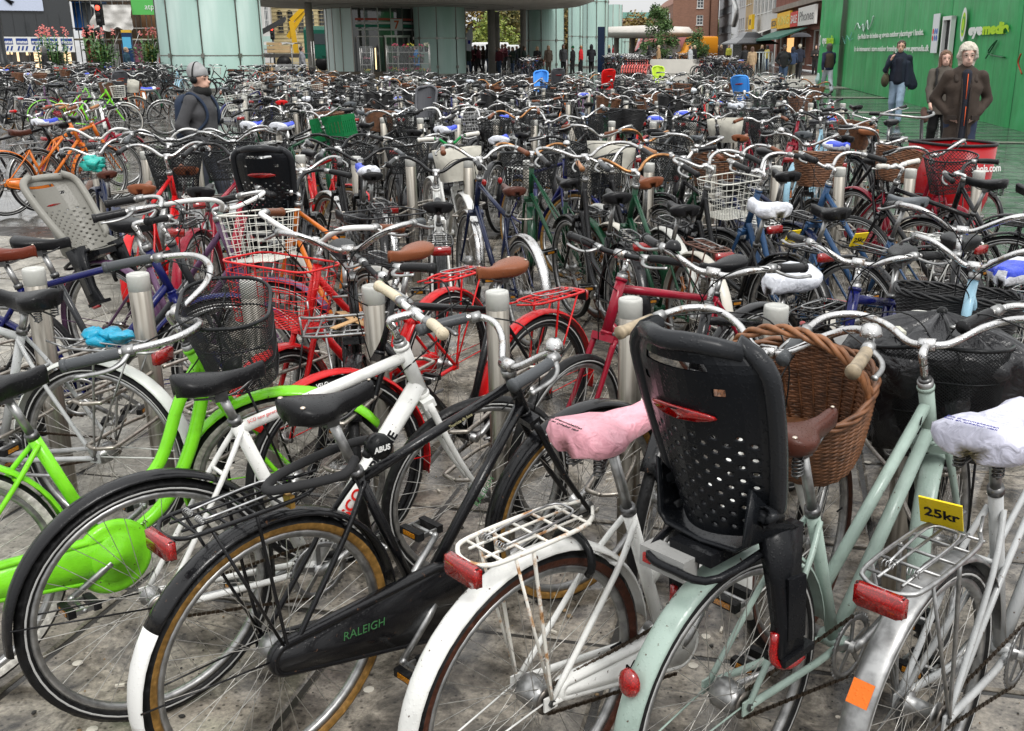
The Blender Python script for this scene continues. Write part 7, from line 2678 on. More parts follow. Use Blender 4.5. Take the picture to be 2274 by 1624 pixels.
hero(dict(paint='crimson', frame='gents', seath=0.93, saddle='wide', bar='dutch', barm='black', barh=1.08, steer=-5, basket='wire', rack='black'),
  -2.30, 6.20, 88, 0, 'dark red bicycle with a glossy black saddle beside the tan-saddled one')
# second row, far side, facing the viewer
hero(dict(paint='navy', frame='step', seath=0.94, basket='box', bkz=0.84, bar='city', barh=1.10, grip='brown', steer=5, saddle='wide', basketlabel='cream canvas box basket'),
  0.12, 9.05, -78, 0, 'dark bicycle facing the viewer with a cream canvas box basket')
r = hero(dict(paint='black', frame='swan', seath=0.94, basket='netwide', fine=False, bkz=0.82, bar='dutch', barscale=1.15, barh=1.08, grip='black', steer=4, saddle='wide'),
  -3.4, 8.9, -70, 0, 'black bicycle facing the viewer with a wide black net basket at the left')
hero(dict(paint='silver', frame='step', seath=0.94, basket='netwide', fine=False, bkz=0.82, bar='city', barh=1.08, grip='grey', steer=-4, saddle='wide'),
  -2.8, 8.8, -75, 0, 'silver bicycle facing the viewer with a wide black net basket')

# things lying in the baskets
def world_from(root, M):
 bpy.context.view_layer.update()
 return root.matrix_world @ M
bag = MB().mat(MAT('vinyl', (0.012, 0.012, 0.014), 0.22))
NR, NA = 15, 96
rings = []
for j in range(NR):
 t = j / (NR - 1)
 ring = []
 for k in range(NA):
  a = 2 * pi * k / NA
  if t < 0.55:               # gathered top
   u = t / 0.55
   r_ = 0.008 + 0.215 * u ** 0.85
   z = 0.055 - 0.075 * u ** 2.2 + (0.017 * math.sin(a * 15 + math.sin(a * 3) * 2) + 0.008 * math.sin(a * 31 + math.sin(a * 5)) + 0.03 * noise.noise(Vector((math.cos(a) * 2, math.sin(a) * 2, u * 2)))) * (u ** 0.5) * (1.15 - u)
   z += 0.03 * (1 - u) ** 6
  else:
   u = (t - 0.55) / 0.45
   r_ = 0.223 - 0.075 * u ** 0.8 + (0.010 * math.sin(a * 7 + u * 4) + 0.035 * noise.noise(Vector((math.cos(a) * 3, math.sin(a) * 3, u * 3))))
   z = -0.02 - 0.27 * u + (0.018 * math.sin(a * 5) if 0.1 < u < 0.5 else 0)
  ring.append(Vector((r_ * 0.82 * math.cos(a), r_ * 1.05 * math.sin(a), z)))
 rings.append(ring)
bag.loft(rings)
bagroot = ob('drawstring_bag', bag)
tag(bagroot, 'black drawstring rain bag pulled over the basket of the sage green bicycle', 'bag')
bagroot.matrix_world = world_from(SAGE, T(1.08, 0.10, 0.955) @ Rz(0.25) @ Ry(0.04) @ Matrix.Diagonal((1.15, 1.18, 1.08, 1)))
cord = MB().mat(bplastic())
cord.tube(cr([(0, 0, 0.078), (-0.06, -0.02, 0.075), (-0.12, -0.05, 0.045), (-0.20, -0.1, -0.02)], 5), 0.0022, n=5)
cord.sphere((0, 0, 0.082), 0.014, 10, 6)
cord.mat(MAT('plastic', (0.55, 0.54, 0.45))).box((-0.13, 0.07, 0.045), (0.06, 0.022, 0.012), Rz(0.5).to_3x3())
ob('drawcord', cord, bagroot)
text('lettering', 'travin', bagroot, MAT('plastic', (0.02, 0.30, 0.5)), T(-0.04, -0.196, -0.12) @ Rx(pi / 2 + 0.12), 0.045, 0.0005, bold=0.001)
text('lettering', 'Fly\nmed', bagroot, M_INKW, T(-0.035, -0.193, -0.165) @ Rx(pi / 2 + 0.2), 0.036, 0.0005, bold=0.0006)
# ------------------------------------------------------------------ the rest of the bicycle park
def wpick(r, items):
 t = sum(w for _, w in items)
 x = r.uniform(0, t)
 for v, w in items:
  x -= w
  if x <= 0:
   return v
 return items[-1][0]
COLS = [('black', 66), ('charcoal', 9), ('silver', 7), ('white', 9), ('navy', 6), ('green', 5), ('red', 4), ('blue', 4), ('crimson', 3), ('pale blue', 2), ('brown', 2), ('purple', 1.5), ('orange', 1), ('sage', 2), ('cream', 2), ('royal', 2)]
def rand_spec(r, fine=False):
 S = dict(paint=wpick(r, COLS), frame=wpick(r, [('gents', 4), ('step', 3), ('swan', 3), ('mixte', 1.5), ('mono', 1)]))
 S['seath'] = r.uniform(0.89, 1.0)
 S['saddle'] = wpick(r, [('wide', 5), ('sport', 2), ('leather', 2)])
 S['saddlecol'] = wpick(r, [('black', 11), ('brown', 1.4), ('darkbrown', 1), ('grey', 1), ('white', .4)])
 c = wpick(r, [(None, 15), ('blue', 1.5), ('white', 0.35), ('lightblue', 0.3), ('clear', .2)])
 if c:
  S['cover'] = c
 S['bar'] = wpick(r, [('city', 6), ('dutch', 4), ('trekking', 2), ('flat', 1.5), ('riser', 1.2)])
 S['barm'] = wpick(r, [('chrome', 8), ('black', 3.5), ('white', .4), ('bronze', .3)])
 S['grip'] = wpick(r, [('black', 9), ('grey', 3), ('brown', 1.4), ('tan', .6), ('white', .5), ('red', .2)])
 S['barscale'] = r.uniform(0.78, 0.96)
 S['barh'] = r.uniform(0.98, 1.08)
 S['bell'] = wpick(r, [(False, 6), (True, 2), ('black', 1)])
 S['steer'] = r.uniform(-22, 22)
 S['fine'] = False
 S['basket'] = wpick(r, [(None, 7), ('mesh', 6), ('wire', 3), ('wicker', 1.3), ('wirewhite', .8), ('wiregrey', .8), ('rattanblack', .7), ('netwide', 1), ('box', .25)])
 S['rack'] = wpick(r, [('black', 5), ('silver', 3), (None, 2.5), ('white', .5)])
 S['tyre'] = wpick(r, [('black', 9), ('brown', 1), ('tan', .6), ('white', .6)])
 if r.random() < 0.35:
  S['guard_m'] = wpick(r, [(chrome(), 2), (alu(), 2), (MAT('gloss', (0.66, 0.66, 0.62)), 1.2), (bgloss(), 5)])
 S['case'] = wpick(r, [(None, 5), ('full', 3), ('part', 1)])
 S['crank'] = r.uniform(0, 6.28)
 S['springs'] = False
 S['refl'] = r.random() < 0.15
 S['seatscale'] = 0.84
 S['bartilt'] = r.uniform(-0.18, 0.28)
 S['light'] = r.random() < 0.6
 return S
BASK = {'mesh': 'black mesh basket', 'wire': 'black wire basket', 'wicker': 'brown wicker basket', 'wirewhite': 'white wire basket', 'wiregrey': 'grey wire basket', 'rattanblack': 'black rattan basket', 'netwide': 'wide net basket', 'box': 'cream box basket', 'crategreen': 'green plastic crate'}
SEATN = {'blue': 'blue child seat', 'red': 'red child seat', 'black': 'black child seat', 'charcoal': 'dark grey child seat', 'lime': 'lime child seat'}
def describe(S, k, side, i):
 s = S['paint'] + ' bicycle'
 ex = []
 if S.get('seat'):
  ex.append(SEATN[S['seat']])
 if S.get('basket') and len(ex) < 1:
  ex.append(BASK[S['basket']])
 if S.get('cover') and len(ex) < 2:
  ex.append(S['cover'].replace('lightblue', 'pale blue') + ' saddle cover')
 if not ex and S['saddlecol'] != 'black':
  ex.append(S['saddlecol'].replace('darkbrown', 'dark brown') + ' saddle')
 if ex:
  s += ' with ' + ex[0]
 return s + ', %s from left %s the %s row' % (ORD[max(0, i)], 'before' if side == 'near' else 'behind', ORD[k])

# landmarks seen in the photograph: place, height, changes, which feature sits there
LM = [
 (630, 258, .97, dict(cover='blue'), 's'), (1120, 300, .97, dict(cover='blue'), 's'), (1440, 255, .97, dict(cover='blue'), 's'), (1517, 256, .97, dict(cover='blue'), 's'),
 (815, 368, .97, dict(cover='blue'), 's'), (1820, 325, .97, dict(cover='blue'), 's'), (990, 283, .97, dict(cover='blue'), 's'), (1300, 215, .97, dict(cover='blue', paint='blue'), 's'),
 (556, 243, .95, dict(saddlecol='red', saddle='wide', cover=None, paint='white'), 's'), (1478, 262, .95, dict(paint='red'), 's'),
 (755, 300, .86, dict(basket='crategreen', paint='green', bar='city'), 'b'), (825, 283, .86, dict(basket='wicker'), 'b'),
 (965, 228, 1.1, dict(seat='charcoal', holes=False, basket=None), 'c'), (1203, 178, 1.1, dict(seat='blue', holes=False, basket=None), 'c'), (1655, 190, 1.1, dict(seat='blue', holes=False, basket=None), 'c'),
 (1352, 174, 1.1, dict(seat='red', holes=False, basket=None), 'c'), (1460, 163, 1.1, dict(seat='lime', holes=False, basket=None), 'c'), (1240, 170, 1.1, dict(seat='charcoal', holes=False, basket=None), 'c'),
 (1880, 305, .88, dict(basket='wicker', barm='chrome'), 'b'), (1505, 205, .88, dict(basket='wicker'), 'b'), (1272, 197, .88, dict(basket='wicker'), 'b'), (1330, 240, .88, dict(basket='wicker'), 'b'), (1630, 208, .88, dict(basket='wicker', paint='green'), 'b'),
 (1470, 380, .88, dict(basket='mesh', paint='black'), 'b'), (1590, 385, .88, dict(basket='wire'), 'b'), (1230, 300, .88, dict(basket='wire'), 'b'), (1510, 300, .88, dict(basket='mesh'), 'b'), (1165, 300, .88, dict(basket='mesh', paint='silver'), 'b'),
 (1790, 290, .97, dict(paint='pale blue', frame='step', refl=True), 's'), (1250, 330, .97, dict(paint='royal'), 's'), (1350, 345, .97, dict(paint='green'), 's'), (1290, 385, .95, dict(paint='green', frame='mixte'), 's'),
 (520, 310, .97, dict(paint='navy', frame='swan'), 's'), (1700, 255, .97, dict(paint='crimson', bar='flat'), 's'), (1010, 345, .97, dict(paint='white', frame='gents', bar='riser', barm='green', grip='white'), 's'),
]
LMW = []
for px, py, z, ch, ft in LM:
 LMW.append([gnd(px, py, z), ch, ft, False])
def heading_for(k, side, r):
 base = {0: 45, 1: 114, 2: 66, 3: 108, 4: 70}.get(k, 90 + (18 if k % 2 else -18))
 h = base + r.uniform(-9, 9)
 if side == 'far':
  h += 180
 return h
JOBS = []
R2 = random.Random(21)
for k in range(len(ROWS)):
 for n_, i in enumerate(range(*RANGE[k])):
  bx, by = slot(k, i)
  for side in ('near', 'far'):
   h = heading_for(k, side, R2)
   hr = math.radians(h)
   back = 0.30 + R2.uniform(-0.1, 0.12)
   fx, fy = bx - back * math.cos(hr) + 0.1 * R2.uniform(-1, 1), by - back * math.sin(hr)
   x, y = fx - 1.09 * math.cos(hr), fy - 1.09 * math.sin(hr)
   my = (fy + y) / 2
   if k > 7 and abs(fx) > 30:
    continue
   if abs(fx) > 0.60 * my + 1.4:
    continue
   if k == 0 and (side == 'near' or abs(fx) > 1.9):
    continue
   if R2.random() < 0.04:
    continue
   if fx > (3.3 if y < 9 else 3.2 + (y - 9) * 0.13):
    continue
   JOBS.append([k, side, n_, x, y, h, fx, fy])
JOBS = [j for j in JOBS if all((j[6] - p[0]) ** 2 + (j[7] - p[1]) ** 2 > 0.30 ** 2 and (j[3] - p[2]) ** 2 + (j[4] - p[3]) ** 2 > 0.30 ** 2 for p in PLACED)]
JOBS = [j for j in JOBS if not (-3.6 < j[6] < -2.2 and 8.5 < j[4] < 9.6)]        # room for the man in the grey hat
# assign landmarks
for L in LMW:
 best, bd = None, 1e9
 for j in JOBS:
  if len(j) > 8:
   continue
  hr = math.radians(j[5])
  d = {'s': 0.24, 'b': 1.12, 'c': -0.15}[L[2]]
  sx_, sy_ = j[3] + d * math.cos(hr), j[4] + d * math.sin(hr)
  dd = math.hypot(sx_ - L[0].x, (sy_ - L[0].y) * 0.5)
  if dd < bd:
   bd, best = dd, (j, sx_, sy_)
 if best and bd < 1.2:
  j, sx_, sy_ = best
  s = 1.0 if bd < 0.5 else 0.5
  j[3] += (L[0].x - sx_) * s
  j[4] += (L[0].y - sy_) * s * 0.6
  j.append(L[1])
FULL, MID, FAR, LOW = [], [], [], []
mid_t, far_t = {}, {}
LEFTS = []
def lj(px, py, h, ch, lb):
 p = gnd(px, py)
 LEFTS.append((p.x, p.y, h, ch, lb))
lj(95, 470, 62, dict(paint='orange', frame='gents', bar='city', basket=None, tube=0.019), 'orange bicycle with thick straight tubes in the left cluster')
lj(20, 480, 50, dict(paint='orange', frame='step', bar='city', basket=None), 'orange bicycle cut by the left edge of the frame')
lj(150, 440, 75, dict(paint='crimson', frame='gents', bar='city', basket=None), 'dark red bicycle beside the thick orange one')
lj(-55, 470, 20, dict(paint='black', frame='gents', guards=False, basket=None), 'black bicycle whose wheel shows at the left edge')
lj(200, 450, 150, dict(paint='charcoal', frame='gents', basket=None, guards=False), 'charcoal bicycle lying askew near the pale slabs')
lj(150, 312, 20, dict(paint='lime', frame='step', bar='city', basket='wirewhite', guard_m=MAT('gloss', (0.66, 0.68, 0.66))), 'lime green bicycle with white mudguards in the left cluster')
lj(110, 300, 30, dict(paint='lime', frame='step', basket=None, guard_m=None), 'second lime green bicycle with green mudguards')
lj(235, 318, 120, dict(paint='white', frame='gents', basket='wiregrey'), 'white bicycle with grey wire basket left of the man in the grey hat')
lj(275, 300, 140, dict(paint='black', seat='charcoal', holes=False, basket=None), 'black bicycle with dark grey child seat left of the man in the grey hat')
lj(210, 292, 60, dict(paint='cream', basket='box'), 'cream bicycle with a cream box basket in the left cluster')
for q in range(16):
 px, py = 20 + q * 25, 262 + (q * 37) % 40
 lj(px, py, (60, 130, 200, 300)[q % 4] + q, None, None)
for q in range(18):
 lj(5 + q * 22, 226 + (q * 29) % 22, (50, 120, 220, 310)[q % 4] + q, None, None)
JOBS.sort(key=lambda j: (j[4]))
budget = 286 - BIKE_N[0] - len(LEFTS)
R3 = random.Random(5)
POOL_M = [rand_spec(R3) for _ in range(26)]
POOL_F = [rand_spec(R3) for _ in range(20)]
low_jobs = []
for n_, j in enumerate(JOBS):
 k, side, i, x, y, h = j[:6]
 ch = j[8] if len(j) > 8 else None
 lean = R3.gauss(0, 3.6)
 if n_ >= budget and not (ch and ch.get('seat')):
  low_jobs.append((x, y, h, lean, ch))
  continue
 if y < 8.0:
  S = rand_spec(R3)
  if ch: S.update(ch)
  place_bike(flatten(build_parts(S)) if y > 6.6 else build_parts(S), x, y, h, lean, describe(S, k, side, i), GRP, PAINTS[S['paint']])
 elif y < 13.2:
  S = dict(R3.choice(POOL_M))
  key = id(S)
  if ch:
   S.update(ch)
   parts = flatten(build_parts(S))
  else:
   q = R3.randrange(len(POOL_M))
   S = dict(POOL_M[q])
   if q not in mid_t:
    mid_t[q] = flatten(build_parts(S))
   parts = mid_t[q]
   S['paint'] = wpick(R3, COLS)
   parts = [p for p in parts]
  col = PAINTS[S['paint']]
  for p in parts:
   if p.color is not None:
    p.color = col
  place_bike(parts, x, y, h, lean, describe(S, k, side, i), GRP, col)
 else:
  if ch:
   S = dict(R3.choice(POOL_F))
   S.update(ch)
   me = flatten(build_parts(S), far=True).mesh('bicycle')
  else:
   q = R3.randrange(len(POOL_F))
   S = dict(POOL_F[q])
   if q not in far_t:
    far_t[q] = flatten(build_parts(S), far=True).mesh('bicycle')
   me = far_t[q]
   S['paint'] = wpick(R3, COLS)
  o = ob('bicycle', None, None, me=me, color=PAINTS[S['paint']])
  o.matrix_world = T(x, y, gz(y)) @ Rz(math.radians(h)) @ Rx(math.radians(lean))
  tag(o, describe(S, k, side, i), 'bicycle', GRP)
  BIKE_N[0] += 1

for n_, (x, y, h, ch, lb) in enumerate(LEFTS):
 S = dict(POOL_M[n_ % len(POOL_M)])
 S.update(ch or dict(paint=wpick(R3, COLS)))
 lab = lb or describe(S, 0, 'near', n_).split(',')[0] + ', %s from left in the loose left cluster' % ORD[max(0, n_ - 10)]
 place_bike(flatten(build_parts(S)), x, y, h, R3.uniform(-4, 4), lab, 'bicycles standing loose at the left', PAINTS[S['paint']])
# coral hire bicycles docked in a row
S = dict(POOL_F[0]); S.update(paint='red', frame='mono', basket=None, rack=None, cover=None, bar='flat', barm='black', tyre='black')
hire = flatten(build_parts(S), far=True).mesh('hire_bicycle')
for q in range(9):
 p = at(1384 + q * 5.6, 150, 57)
 o = ob('hire_bicycle', None, None, me=hire, color=(0.75, 0.14, 0.12))
 o.matrix_world = T(p.x, 57, gz(57)) @ Rz(math.radians(70))
 tag(o, 'coral hire bicycle, %s from left in the docked row beyond the navy pylon' % ORD[q], 'bicycle', 'coral hire bicycles docked in a row')

# the mass of bicycles beyond
LOWM = {c: MAT('gloss', PAINTS[c]) for c in ('black', 'silver', 'white', 'red', 'blue', 'green', 'navy', 'charcoal')}
def low_bike(S):
 mb = MB().mat(LOWM.get(S['paint'], LOWM['black']))
 BB = Vector((0.455, 0, 0.29)); SC = Vector((0.28, 0, 0.80)); HTt = Vector((0.80, 0, 0.93)); HBb = Vector((0.88, 0, 0.74))
 for a, b in ((BB, SC), (HBb, BB), (HTt, SC if S['frame'] == 'gents' else BB.lerp(SC, .4)), (HTt, HBb), (SC, Vector((0, 0, R0))), (BB, Vector((0, 0, R0)))):
  mb.tube([a, b], 0.017, n=4, caps=False)
 mb.tube([HBb, (1.09, 0.05, R0)], 0.011, n=3, caps=False).tube([HBb, (1.09, -0.05, R0)], 0.011, n=3, caps=False)
 mb.mat(S.get('guard_m') or LOWM['black'])
 for cx_, a0, a1 in ((0, 0.1, 3.3), (1.09, 0.7, 3.3)):
  vs, fs = [], []
  for q in range(9):
   a = a0 + (a1 - a0) * q / 8
   for y in (-0.028, 0.028):
    vs.append((cx_ + 0.37 * math.cos(a), y, R0 + 0.37 * math.sin(a)))
  mb.add(vs, [(2 * q, 2 * q + 1, 2 * q + 3, 2 * q + 2) for q in range(8)])
 mb.mat(rubber())
 for cx_ in (0, 1.09):
  mb.tube([(cx_ + 0.326 * math.cos(2 * pi * q / 20), 0, R0 + 0.326 * math.sin(2 * pi * q / 20)) for q in range(20)], 0.02, n=5, closed=True)
 mb.mat(alu())
 for cx_ in (0, 1.09):
  mb.tube([(cx_ + 0.298 * math.cos(2 * pi * q / 20), 0, R0 + 0.298 * math.sin(2 * pi * q / 20)) for q in range(20)], 0.009, n=3, closed=True)
  for q in range(10):
   a = 2 * pi * q / 10
   mb.tube([(cx_, 0, R0), (cx_ + 0.3 * math.cos(a), 0, R0 + 0.3 * math.sin(a))], 0.002, n=3, caps=False)
 mb.tube([SC, (0.22, 0, 0.92)], 0.013, n=5)
 mb.mat({'chrome': chrome(), 'black': bgloss()}.get(S['barm'], chrome()))
 mb.tube([(0.80, 0, 0.93), (0.76, 0, 1.05), (0.82, 0, 1.06)], 0.012, n=5)
 half = [Vector(p) * 0.88 for p in BARS[S['bar']]]
 c = Vector((0.82, 0, 1.06))
 M = Rz(math.radians(S['steer']))
 pts = [c + M @ Vector((p.x, -p.y, p.z)) for p in half[::-1]] + [c + M @ p for p in half[1:]]
 mb.tube(pts, 0.0125, n=5)
 mb.mat(bplastic())
 mb.tube([pts[0], pts[0].lerp(pts[1], 0.95)], 0.0175, n=6).tube([pts[-1], pts[-1].lerp(pts[-2], 0.95)], 0.0175, n=6)
 cov = S.get('cover')
 mb.mat(MAT('vinyl', (0.05, 0.10, 0.55)) if cov == 'blue' else (MAT('vinyl', (0.68, 0.70, 0.76)) if cov else MAT('saddle', (0.20, 0.065, 0.028) if S['saddlecol'] == 'brown' else (0.014, 0.014, 0.016))))
 rings = []
 for xx, w in ((-0.12, 0.05), (-0.09, 0.095), (-0.02, 0.10), (0.05, 0.045), (0.12, 0.024), (0.14, 0.012)):
  rings.append([Vector((0.20 + xx, w * math.cos(2 * pi * q / 8), 0.95 + (0.018 if math.sin(2 * pi * q / 8) > -.1 else -0.04) * abs(math.sin(2 * pi * q / 8)))) for q in range(8)])
 mb.loft(rings)
 b = S.get('basket')
 if b:
  col = {'wicker': (0.2, 0.08, 0.03), 'wirewhite': (0.6, 0.6, 0.55), 'wiregrey': (0.35, 0.35, 0.35), 'box': (0.5, 0.48, 0.4)}.get(b, (0.014, 0.014, 0.015))
  mb.mat(MAT('plastic', col))
  rings = [[Vector((1.10 + p[1] * s_, p[0] * s_, z_)) for p in rrect(0.37, 0.27, 0.06, 24)] for s_, z_ in ((0.8, 0.80), (0.87, 0.86), (0.93, 0.93), (1.0, 1.03))]
  mesh_lattice(mb, rings, 0.0045 if b in ('wicker', 'mesh', 'netwide', 'rattanblack') else 0.003)
  mb.tube(rings[-1], 0.007, n=4, closed=True)
  if b in ('wicker', 'box', 'rattanblack', 'mesh'):
   mb.loft([rings[0], rings[2]], caps=True)
 if S.get('rack'):
  mb.mat(bgloss())
  mb.box((-0.08, 0, 0.76), (0.34, 0.12, 0.008))
  mb.tube([(-0.1, 0.05, 0.76), (0, 0.06, R0)], 0.005, n=3, caps=False)
  mb.mat(MAT('reflector', (0.62, 0.01, 0.008))).box((-0.27, 0, 0.73), (0.015, 0.08, 0.04))
 return mb
lows = []
for q in range(22):
 S = rand_spec(R3)
 if S['paint'] not in LOWM:
  S['paint'] = R3.choice(('black', 'black', 'silver', 'white', 'red'))
 lows.append(low_bike(S))
# bicycles round the white wall, behind the pylon and by the big column
def pj(x0, x1, d0, d1, n, hs):
 for _ in range(n):
  d = R3.uniform(d0, d1)
  p = at(R3.uniform(x0, x1), 100, d)
  low_jobs.append((p.x, d, R3.choice(hs) + R3.uniform(-14, 14), 0, None))
pj(1345, 1440, 60, 80, 80, (80, 260))
pj(1586, 1665, 50, 62, 34, (150, 190))
pj(505, 665, 33, 37, 16, (20, 200))
pj(1440, 1590, 68, 84, 40, (80, 260))
pj(1150, 1190, 48, 60, 12, (80, 260))
pj(0, 430, 34, 42, 44, (40, 220))
mass = MB()
arrs_v, arrs_f, arrs_m = [], [], []
off = 0
matlist = []
pre = []
for mb in lows:
 v = np.array(mb.v)
 for m_ in mb.mats:
  if m_ not in matlist:
   matlist.append(m_)
 mm = [matlist.index(m_) for m_ in mb.mats]
 pre.append((v, mb.f, [mm[i] for i in mb.m]))
allv, allf, allm = [], [], []
for x, y, h, lean, ch in low_jobs:
 v, f, m_ = pre[R3.randrange(len(pre))]
 M = np.array(T(x, y, gz(y)) @ Rz(math.radians(h)) @ Rx(math.radians(lean)))
 vv = v @ M[:3, :3].T + M[:3, 3]
 allv.append(vv)
 allf.extend([tuple(i + off for i in ff) for ff in f])
 allm.extend(m_)
 off += len(v)
me = bpy.data.meshes.new('bicycles_far_off')
me.from_pydata(np.concatenate(allv).tolist(), [], allf)
for m_ in matlist:
 me.materials.append(m_)
me.polygons.foreach_set('material_index', allm)
me.polygons.foreach_set('use_smooth', [True] * len(allf))
tag(ob('bicycles_far_off', None, None, me=me), 'mass of several hundred parked bicycles filling the square behind the nearer rows', 'bicycles', kind='stuff')
print('BIKES', BIKE_N[0], 'low', len(low_jobs), 'lowfaces', len(allf))

# ---- red cargo tricycle at the right end of the second row
ct = empty('cargo_tricycle', (0, 0, 0), 0, 'red cargo tricycle with rounded box at the right end of the stands', 'cargo bike')
ct.matrix_world = T(2.98, 10.65, gz(10.6)) @ Rz(math.radians(-66))
def cfoot(s, z, dx=0.0):
 out = []
 for i in range(29):
  t = -pi / 2 + pi * i / 28
  out.append(Vector((1.42 + dx + 0.34 * s * max(0, math.cos(t)) ** 0.7, 0.29 * s * math.sin(t), z)))
 out += [Vector((1.08, 0.29 * s * 0.92, z)), Vector((1.08, -0.29 * s * 0.92, z))]
 return out
cb_ = MB().mat(MAT('gloss', (0.36, 0.006, 0.010)))
cb_.loft([cfoot(0.72, 0.28), cfoot(0.90, 0.45), cfoot(1.0, 0.94), cfoot(0.975, 0.94), cfoot(0.87, 0.45), cfoot(0.70, 0.31)], caps=False)
cb_.add(cfoot(0.71, 0.30), [tuple(range(31))])
bx_ = ob('cargo_box', cb_, ct)
rm_ = MB().mat(MAT('rubber', (0.02, 0.02, 0.021))).tube(cfoot(0.995, 0.945), 0.014, n=6, closed=True)
ob('rim_trim', rm_, bx_)
text('lettering', 'nihola.com', ct, M_INKW, T(1.765, -0.15, 0.72) @ Rz(pi / 2) @ Rx(pi / 2 - 0.12), 0.09, 0.001, bold=0.002, width=0.34)
hh_, tt_, rr_, ss_ = wheel_mbs()
for x, y, s in ((0, 0, 1.0), (1.42, 0.38, 0.72), (1.42, -0.38, 0.72)):
 w_ = ob('wheel', hh_, ct)
 w_.matrix_local = T(x, y, R0 * s) @ Matrix.Scale(s, 4)
 for nm, m_ in (('tyre', tt_), ('rim', rr_), ('spokes', ss_)):
  ob(nm, m_, w_)
 fd = ob('mudguard', fender(0, 0.1, 3.0, m=bgloss(), stay=0), ct)
 fd.matrix_local = T(x, y, 0) @ Matrix.Scale(s, 4)
fr_ = MB().mat(paint())
for a, b_ in (((0.45, 0, 0.29), (0.25, 0, 0.85)), ((0.45, 0, 0.29), (1.05, 0, 0.35)), ((0.3, 0, 0.66), (1.05, 0, 0.42)), ((0.25, 0, 0.80), (0, 0.05, R0)), ((0.25, 0, 0.80), (0, -0.05, R0)), ((0.45, 0, 0.29), (0, 0.05, R0)), ((0.45, 0, 0.29), (0, -0.05, R0))):
 fr_.tube([a, b_], 0.016, n=8)
ob('frame', fr_, ct, color=PAINTS['black'])
ob('handlebar', MB().mat(bgloss()).tube([(1.0, 0, 0.45), (0.93, 0, 1.12)], 0.017, n=8).mat(alu()).tube(cr([(0.72, -0.33, 1.17), (0.86, -0.2, 1.16), (0.93, 0, 1.14), (0.86, 0.2, 1.16), (0.72, 0.33, 1.17)], 4), 0.012, n=8).mat(bplastic()).tube([(0.72, -0.33, 1.17), (0.62, -0.36, 1.17)], 0.017, n=8).tube([(0.72, 0.33, 1.17), (0.62, 0.36, 1.17)], 0.017, n=8), ct)
ob('saddle', saddle_mb('wide', MAT('saddle', (0.30, 0.11, 0.045)), 0.98, 0.22), ct)
ob('seat_post', MB().mat(alu()).tube([(0.25, 0, 0.8), (0.20, 0, 0.93)], 0.013, n=8), ct)
# teal scarf and pale sheet caught in the left baskets
sc2 = MB().mat(MAT('vinyl', (0.02, 0.42, 0.36)))
for q in range(6):
 sc2.sphere((0.03 * math.sin(q * 2.2), 0.045 * math.cos(q * 1.3), 0.012 * q), 0.055, 12, 8, (1.1, 0.9, 0.7))
sc2.v = [(x + noise.noise(Vector((x, y, z)) * 20) * 0.04, y + noise.noise(Vector((y, z, x)) * 20) * 0.04, z) for x, y, z in sc2.v]
tp_ = gnd(205, 345, 1.0)
o = ob('plastic_bag', sc2)
o.location = (tp_.x, tp_.y, tp_.z - 0.1)
tag(o, 'turquoise plastic bag stuffed in a black basket at the left', 'bag')
